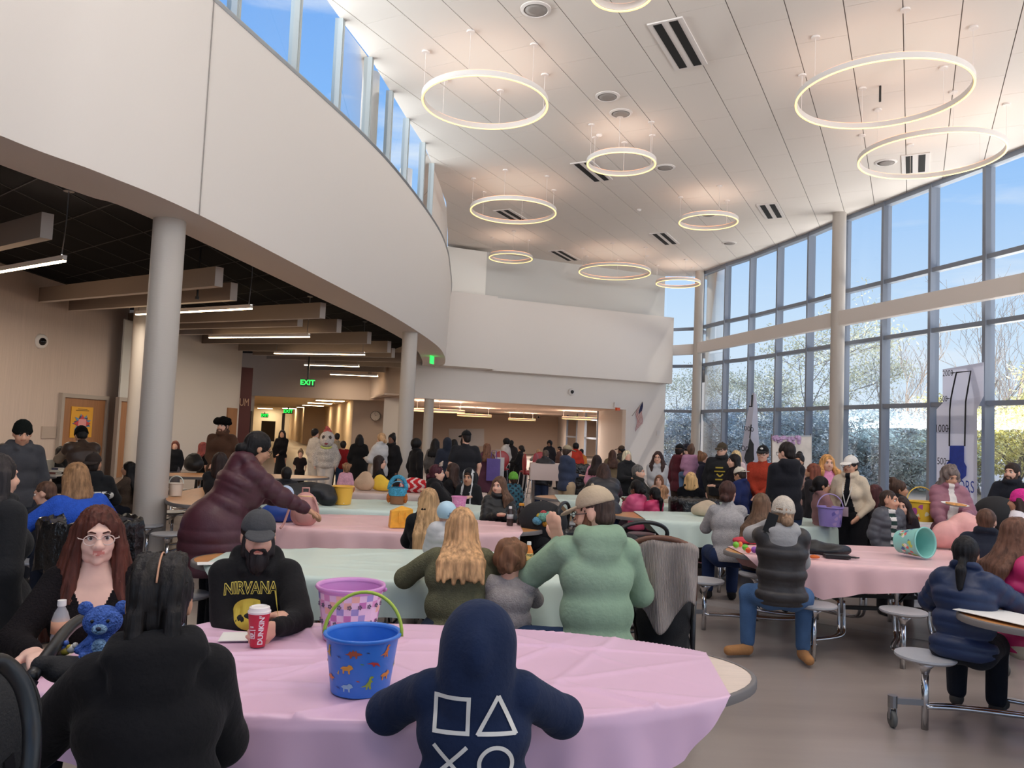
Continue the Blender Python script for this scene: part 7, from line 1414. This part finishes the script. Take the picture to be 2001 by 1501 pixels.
p = at_d(1866, 988, 7.98); t = thing('paper_plate', 'paper plate with pizza held by the mauve puffer jacket', 'plate', p); t.rotation_euler = (.1, .05, 0); MB().lathe([(0, 0), (.09, 0), (.13, .018), (.09, .006), (0, .006)], n=28).build('plate', PAP, t); MB().prism([(-.09, -.05), (.1, -.04), (.08, .05), (-.06, .07)], .008, .022).build('pizza_slice', mat('pizza', (214, 150, 84), .6, var=.4, vscale=40), t)
p = at_d(1506, 1022, 5.92); o = MB().box((0, 0, 0), (.012, .075, .15)).build('phone', BLACKP); o.location = [float(q) for q in p]; o.rotation_euler = (.3, 0, 1.1); tag(o, 'black phone held to the ear under the cream beanie', 'phone')
# snack bag, plush, toys, strollers
p = onz(152, 1262) + np.array([.02, .15, 0]); b = MB(); nx = 10; vs = []
for s in (-1, 1):
    for i in range(nx + 1):
        for j in range(nx + 1):
            u, v = i / nx - .5, j / nx; vs.append((u * .14, s * .03 * math.cos(math.pi * u) * math.sin(math.pi * v) + .02 * v, v * .17))
Fb = [(k * (nx + 1) ** 2 + i * (nx + 1) + j, k * (nx + 1) ** 2 + (i + 1) * (nx + 1) + j, k * (nx + 1) ** 2 + (i + 1) * (nx + 1) + j + 1, k * (nx + 1) ** 2 + i * (nx + 1) + j + 1) for k in (0, 1) for i in range(nx) for j in range(nx)]
t = thing('snack_bag', 'dark snack bag with yellow pictures beside the water bottle', 'snack bag', p); b.add(vs, Fb); b.build('bag_foil', mat('dark foil', (44, 40, 36), .25, metal=.3), t, smooth=True); b = MB()
for x, z in ((-.03, .1), (.02, .12), (.03, .07), (-.01, .05)): b.ball((x, -.031, z), (.02, .004, .016), 10)
b.build('snack_picture', mat('snack yellow', (206, 160, 60), .5), t)
BF = mat('black stroller fabric', (26, 26, 29), .8, bump=.4, bscale=160); BT_ = mat('black stroller tube', (22, 22, 24), .35)
sp = at_d(120, 1285, 2.3); t = thing('stroller', 'black stroller with a snack tray, cut by the left edge in front', 'stroller', (sp[0] - .25, 2.1, 0)); org = np.array(t.location)
L = lambda px, py, d: at_d(px, py, d) - org
MB().tube(spline([L(58, 1328, 2.15), L(100, 1272, 2.28), L(128, 1235, 2.4), L(155, 1213, 2.5), L(190, 1203, 2.62)], 6), .019, 12).build('handle_bar', BT_, t, smooth=True)
S = SDF(); a, c = L(80, 1300, 2.2), L(182, 1302, 2.34); S.cap(a, c, .026, .026); S.cap(L(100, 1300, 2.3), L(175, 1304, 2.42), .03, .03); S.ell(L(122, 1312, 2.24), (.045, .045, .03)); to_obj('snack_tray', S.build(.006, .02), [BF], t)
MB().tube(spline([L(-40, 1300, 1.55), L(5, 1296, 1.6), L(42, 1335, 1.62), L(60, 1400, 1.62), L(62, 1470, 1.6), L(52, 1560, 1.58)], 6), .018, 12).build('canopy_bow', BT_, t, smooth=True)
S = SDF(); S.ell(L(-75, 1440, 1.72), (.12, .2, .17)); to_obj('canopy', S.build(.012, .02, (), folds(.006)), [BF], t)
b = MB(); b.bar(L(60, 1328, 2.15), (L(60, 1328, 2.15) + np.array([-.1, -.5, -.75])), .03, .03); b.bar(L(5, 1480, 1.7), L(5, 1480, 1.7) * [1, 1, 0] + [0, .25, .1], .03, .03); b.build('stroller_frame', BT_, t)
for q in ((-.25, -.35), (.2, -.4), (.15, .25), (-.3, .3)): MB().lathe([(0, -.02), (.08, -.02), (.09, 0), (.08, .02), (0, .02)], (q[0], q[1], .09), 20, R=Matrix.Rotation(math.pi / 2, 3, 'Y')).build('stroller_wheel', RUBBER, t, smooth=True)
pt = at_d(196, 1283, 2.36); t = thing('plush_toy', 'plain blue stuffed bear sitting on the stroller tray', 'plush toy', pt, .3); BL = cmat('fur', (84, 116, 196)); BL2 = cmat('fur', (150, 186, 222)); S = SDF()
S.ell((0, 0, .105), (.055, .048, .047)); S.ell((0, 0, .035), (.038, .034, .042))
for x in (-1, 1): S.cap((x * .03, -.01, .05), (x * .055, -.03, .03), .014, .012); S.cap((x * .022, -.01, .015), (x * .035, -.05, .012), .017, .016)
to_obj('plush_body', S.build(.004, .012), [BL], t); S = SDF(); S.ell((0, -.04, .092), (.022, .02, .017)); S.ell((0, -.028, .035), (.022, .012, .026)); to_obj('plush_muzzle', S.build(.004, .004), [BL2], t)
for x in (-1, 1):
    MB().ball((x * .05, .005, .143), (.022, .012, .022), 12).build('plush_ear', BL, t, smooth=True); MB().ball((x * .021, -.043, .115), .0055, 10).build('plush_eye', BLACKP, t, smooth=True)
MB().ball((0, -.06, .097), (.008, .005, .006), 10).build('plush_nose', mat('plush nose', (40, 44, 70), .5), t, smooth=True)
for px, py, c, lab in ((106, 1272, (70, 130, 150), 'teal'), (122, 1264, (80, 110, 190), 'blue'), (128, 1272, (190, 170, 60), 'yellow and black'), (140, 1268, (222, 214, 200), 'white'), (116, 1275, (190, 150, 130), 'tan')):
    p = at_d(px, py, 2.34); b = MB(); b.ball(p, (.016, .014, .013), 10); b.ball(p + np.array([.012, -.004, .012]), .009, 8); tag(b.build('figurine', mat('fig ' + lab, c, .5), smooth=True), 'tiny %s toy figure on the stroller tray' % lab, 'toy figure', 'toy figures on the stroller tray')
def stroller(name, label, px, d, hz, hw, rz, bar, extra=None):
    p = at_d(px, 1000, d); t = thing(name, label, 'stroller', (p[0], d, 0), rz)
    pts = [(-hw, .0, hz - .35)] + [(hw * math.cos(a), -.02 + .0 * a, hz - .09 + .09 * math.sin(a)) for a in np.linspace(math.pi, 0, 13)] + [(hw, .0, hz - .35)]
    MB().tube(pts, .017, 10).build('handle_bar', bar, t, smooth=True); b = MB()
    for x in (-hw, hw): b.tube([(x, 0, hz - .35), (x * .9, .25, .5), (x * .95, .6, .12)], .014, 8); b.tube([(x, .0, hz - .36), (x * 1.0, -.02, .55), (x, -.06, .1)], .014, 8)
    b.tube([(-hw, -.05, .14), (hw, -.05, .14)], .012, 8); b.build('stroller_frame', BT_, t, smooth=True)
    S = SDF(); S.ell((0, .22, .62), (hw * .92, .2, .26)); S.ell((0, .3, .42), (hw * .85, .25, .14)); to_obj('stroller_seat', S.build(.014, .05, (), folds(.008)), [BF], t)
    S = SDF(); S.ell((0, .22, .2), (hw * .9, .26, .1)); to_obj('stroller_basket', S.build(.014, .03, (), folds(.008)), [BF], t)
    for x in (-hw, hw):
        for y in (-.07, .6): MB().lathe([(0, -.02), (.075, -.02), (.085, 0), (.075, .02), (0, .02)], (x, y, .085), 20, R=Matrix.Rotation(math.pi / 2, 3, 'Y')).build('stroller_wheel', RUBBER, t, smooth=True)
    return t
BRL = mat('brown leather', (104, 66, 48), .45)
t = stroller('stroller', 'black stroller with a brown leather handle beside the green hoodie', 1297, 4.62, 1.10, .19, math.radians(-16), BRL)
S = SDF(); S.ell((-.02, -.12, .32), (.17, .09, .11)); o = to_obj('diaper_bag', S.build(.01, .03, (), folds(.006)), [mat('black bag', (24, 22, 22), .5)], None); o.location = t.location; o.rotation_euler = t.rotation_euler; tag(o, 'black zipped bag hanging at the back of the brown handled stroller', 'bag')
nu, nv = 40, 44; vs = []                              # knitted blanket over the handle
for i in range(nu):
    for j in range(nv):
        u, v = i / (nu - 1), j / (nv - 1); x = -.15 + .36 * u; L_ = .30 + .22 * math.sin(u * 3.0 + .3) ** 2; s = v * (L_ + .14) - .14; y = -.02 - .035 - .032 * math.sin(u * 13 + v * 3.5 + 1.5 * math.sin(v * 4)) * min(1, max(0, s) * 6) - .05 * max(0, s); z = 1.085 - .05 * (2 * u - 1) ** 2 - max(s, 0)
        if s < 0: y = -.02 + .05 * math.sin(-s / .14 * 1.5) + .0; z = 1.085 - .05 * (2 * u - 1) ** 2 + .012 - .6 * max(0, -s - .04)
        vs.append((x * (1 - .12 * max(0, s)), y, z + .012 * math.sin(u * 9)))
KN = mat('knit blanket', (190, 176, 168), .95, spec=.1); k_t = KN.node_tree; wv = k_t.nodes.new('ShaderNodeTexWave'); wv.inputs['Scale'].default_value = 36; wv.inputs['Distortion'].default_value = 1.5; bp_ = k_t.nodes.new('ShaderNodeBump'); bp_.inputs['Strength'].default_value = .9; bp_.inputs['Distance'].default_value = .012; tc_ = k_t.nodes.new('ShaderNodeTexCoord'); k_t.links.new(tc_.outputs['Object'], wv.inputs['Vector']); k_t.links.new(wv.outputs['Fac'], bp_.inputs['Height']); k_t.links.new(bp_.outputs[0], k_t.nodes['Principled BSDF'].inputs['Normal'])
o = MB().add(vs, [(i * nv + j, (i + 1) * nv + j, (i + 1) * nv + j + 1, i * nv + j + 1) for i in range(nu - 1) for j in range(nv - 1)]).build('blanket', KN, smooth=True); md = o.modifiers.new('s', 'SOLIDIFY'); md.thickness = .012; o.location = t.location; o.rotation_euler = t.rotation_euler; tag(o, 'grey ribbed knit blanket draped over the brown stroller handle', 'blanket')
stroller('stroller', 'black stroller half hidden behind the brown handled one', 1255, 6.3, 1.0, .24, math.radians(25), BT_)
t = stroller('stroller', 'black stroller behind the pink table tip with colourful toys', 1098, 7.75, 1.0, .2, math.radians(70), BT_)
S = SDF(); S.ell((0, .2, .78), (.2, .26, .22)); S.ell((0, .42, .66), (.16, .2, .16), op='s'); to_obj('canopy', S.build(.016, .02), [BF], t)
for k, (px, py, c, r) in enumerate(((1050, 1018, (110, 170, 200), .05), (1062, 1010, (130, 190, 170), .06), (1073, 1008, (120, 186, 160), .05), (1054, 1008, (226, 190, 80), .03), (1062, 1003, (206, 90, 90), .035), (1066, 1024, (214, 150, 60), .035))):
    p = at_d(px, py, 7.62); o = MB().ball(p, (r, r * .9, r * .85), 14).build('soft_toy', cmat('fur', c), smooth=True); tag(o, ('pale blue', 'large teal', 'smaller teal', 'yellow', 'coral', 'ochre')[k] + ' soft toy piece hanging at the stroller by the pink table tip', 'soft toy', 'soft toys on the stroller')
t = stroller('stroller', 'black hooded stroller with a silver cover at the right, under the banner', 1945, 8.75, 1.02, .24, math.radians(-40), BT_)
S = SDF(); S.ell((0, .1, .96), (.24, .27, .22)); S.ell((0, .38, .9), (.22, .25, .2), op='s'); to_obj('canopy', S.build(.018, .02), [BF], t); S = SDF(); S.ell((0, .35, .78), (.22, .24, .12)); to_obj('silver_cover', S.build(.016, .02, (), folds(.014)), [mat('silver cover', (190, 190, 196), .35, metal=.3)], t)
# tall table and red high chairs in the side room
p = at_d(1088, 908, 15.3); t = thing('tall_table', 'tall table with a dusty pink cover before the camouflage cap', 'table', (p[0] - .05, 15.6, 0)); MB().box((0, 0, 1.03), (.9, .7, .04)).build('tabletop', LAM, t)
b = MB(); b.box((0, 0, .9), (.94, .74, .32)); b.build('table_cover', PALEP, t)
for x in (-.38, .38):
    for y in (-.28, .28): MB().tube([(x, y, 0), (x, y, 1.0)], .025, 8).build('table_leg', CHROME, t)
RC = mat('red chair shell', (150, 34, 40), .4)
def chair(px, d, rz, label):
    p = at_d(px, 900, d); t = thing('high_chair', label, 'high chair', (p[0], d, 0), rz, 'red high chairs in the side room'); S = SDF(); S.ell((0, 0, .74), (.2, .2, .035)); S.ell((0, -.19, .98), (.2, .035, .22)); to_obj('chair_shell', S.build(.02, .08), [RC], t)
    for x in (-1, 1):
        for y in (-1, 1): MB().tube([(x * .14, y * .14, .73), (x * .22, y * .22, 0)], .013, 7).build('leg', CHROME, t)
    b = MB(); b.tube([(.19, .19, .25), (-.19, .19, .25), (-.19, -.19, .25), (.19, -.19, .25)], .01, 6, closed=True); b.build('foot_ring', CHROME, t)
chair(980, 18.9, 0, 'red high chair seen from behind, under the seated child'); chair(1032, 18.2, 1.2, 'red high chair turned sideways, left of the parka'); chair(1041, 17.4, -1.4, 'red high chair nearest the parka'); chair(1052, 19.5, .2, 'red high chair under the fair haired seated person')
for px, py, d, c, lab in ((964, 918, 14.8, (90, 70, 140), 'purple carrier bag beside the maroon coat'), (972, 915, 15.1, (196, 192, 190), 'white carrier bag beside the maroon coat')):
    p = at_d(px, py, d); t = thing('carrier_bag', lab, 'bag', p); MB().box((0, 0, 0), (.26, .1, .42)).build('bag_body', cmat('nylon', c), t); MB().tube([(-.06, 0, .2), (-.04, 0, .36), (.04, 0, .36), (.06, 0, .2)], .008, 6).build('bag_handle', cmat('nylon', c), t)
# pale inlay strip in the floor
a, c = at_z(1345, 1172, 0)[:2], at_z(1470, 1192, 0)[:2]; dd = (c - a) / np.linalg.norm(c - a); nn = np.array([-dd[1], dd[0]]) * .13; a = a - dd * 7; c = c + dd * 8
struct(MB().prism([tuple(a - nn), tuple(c - nn), tuple(c + nn), tuple(a + nn)], .0, .003).build('trim_4', mat('pale floor strip', (168, 160, 156), .3)), 'pale inlay strip in the vinyl floor', 'trim')
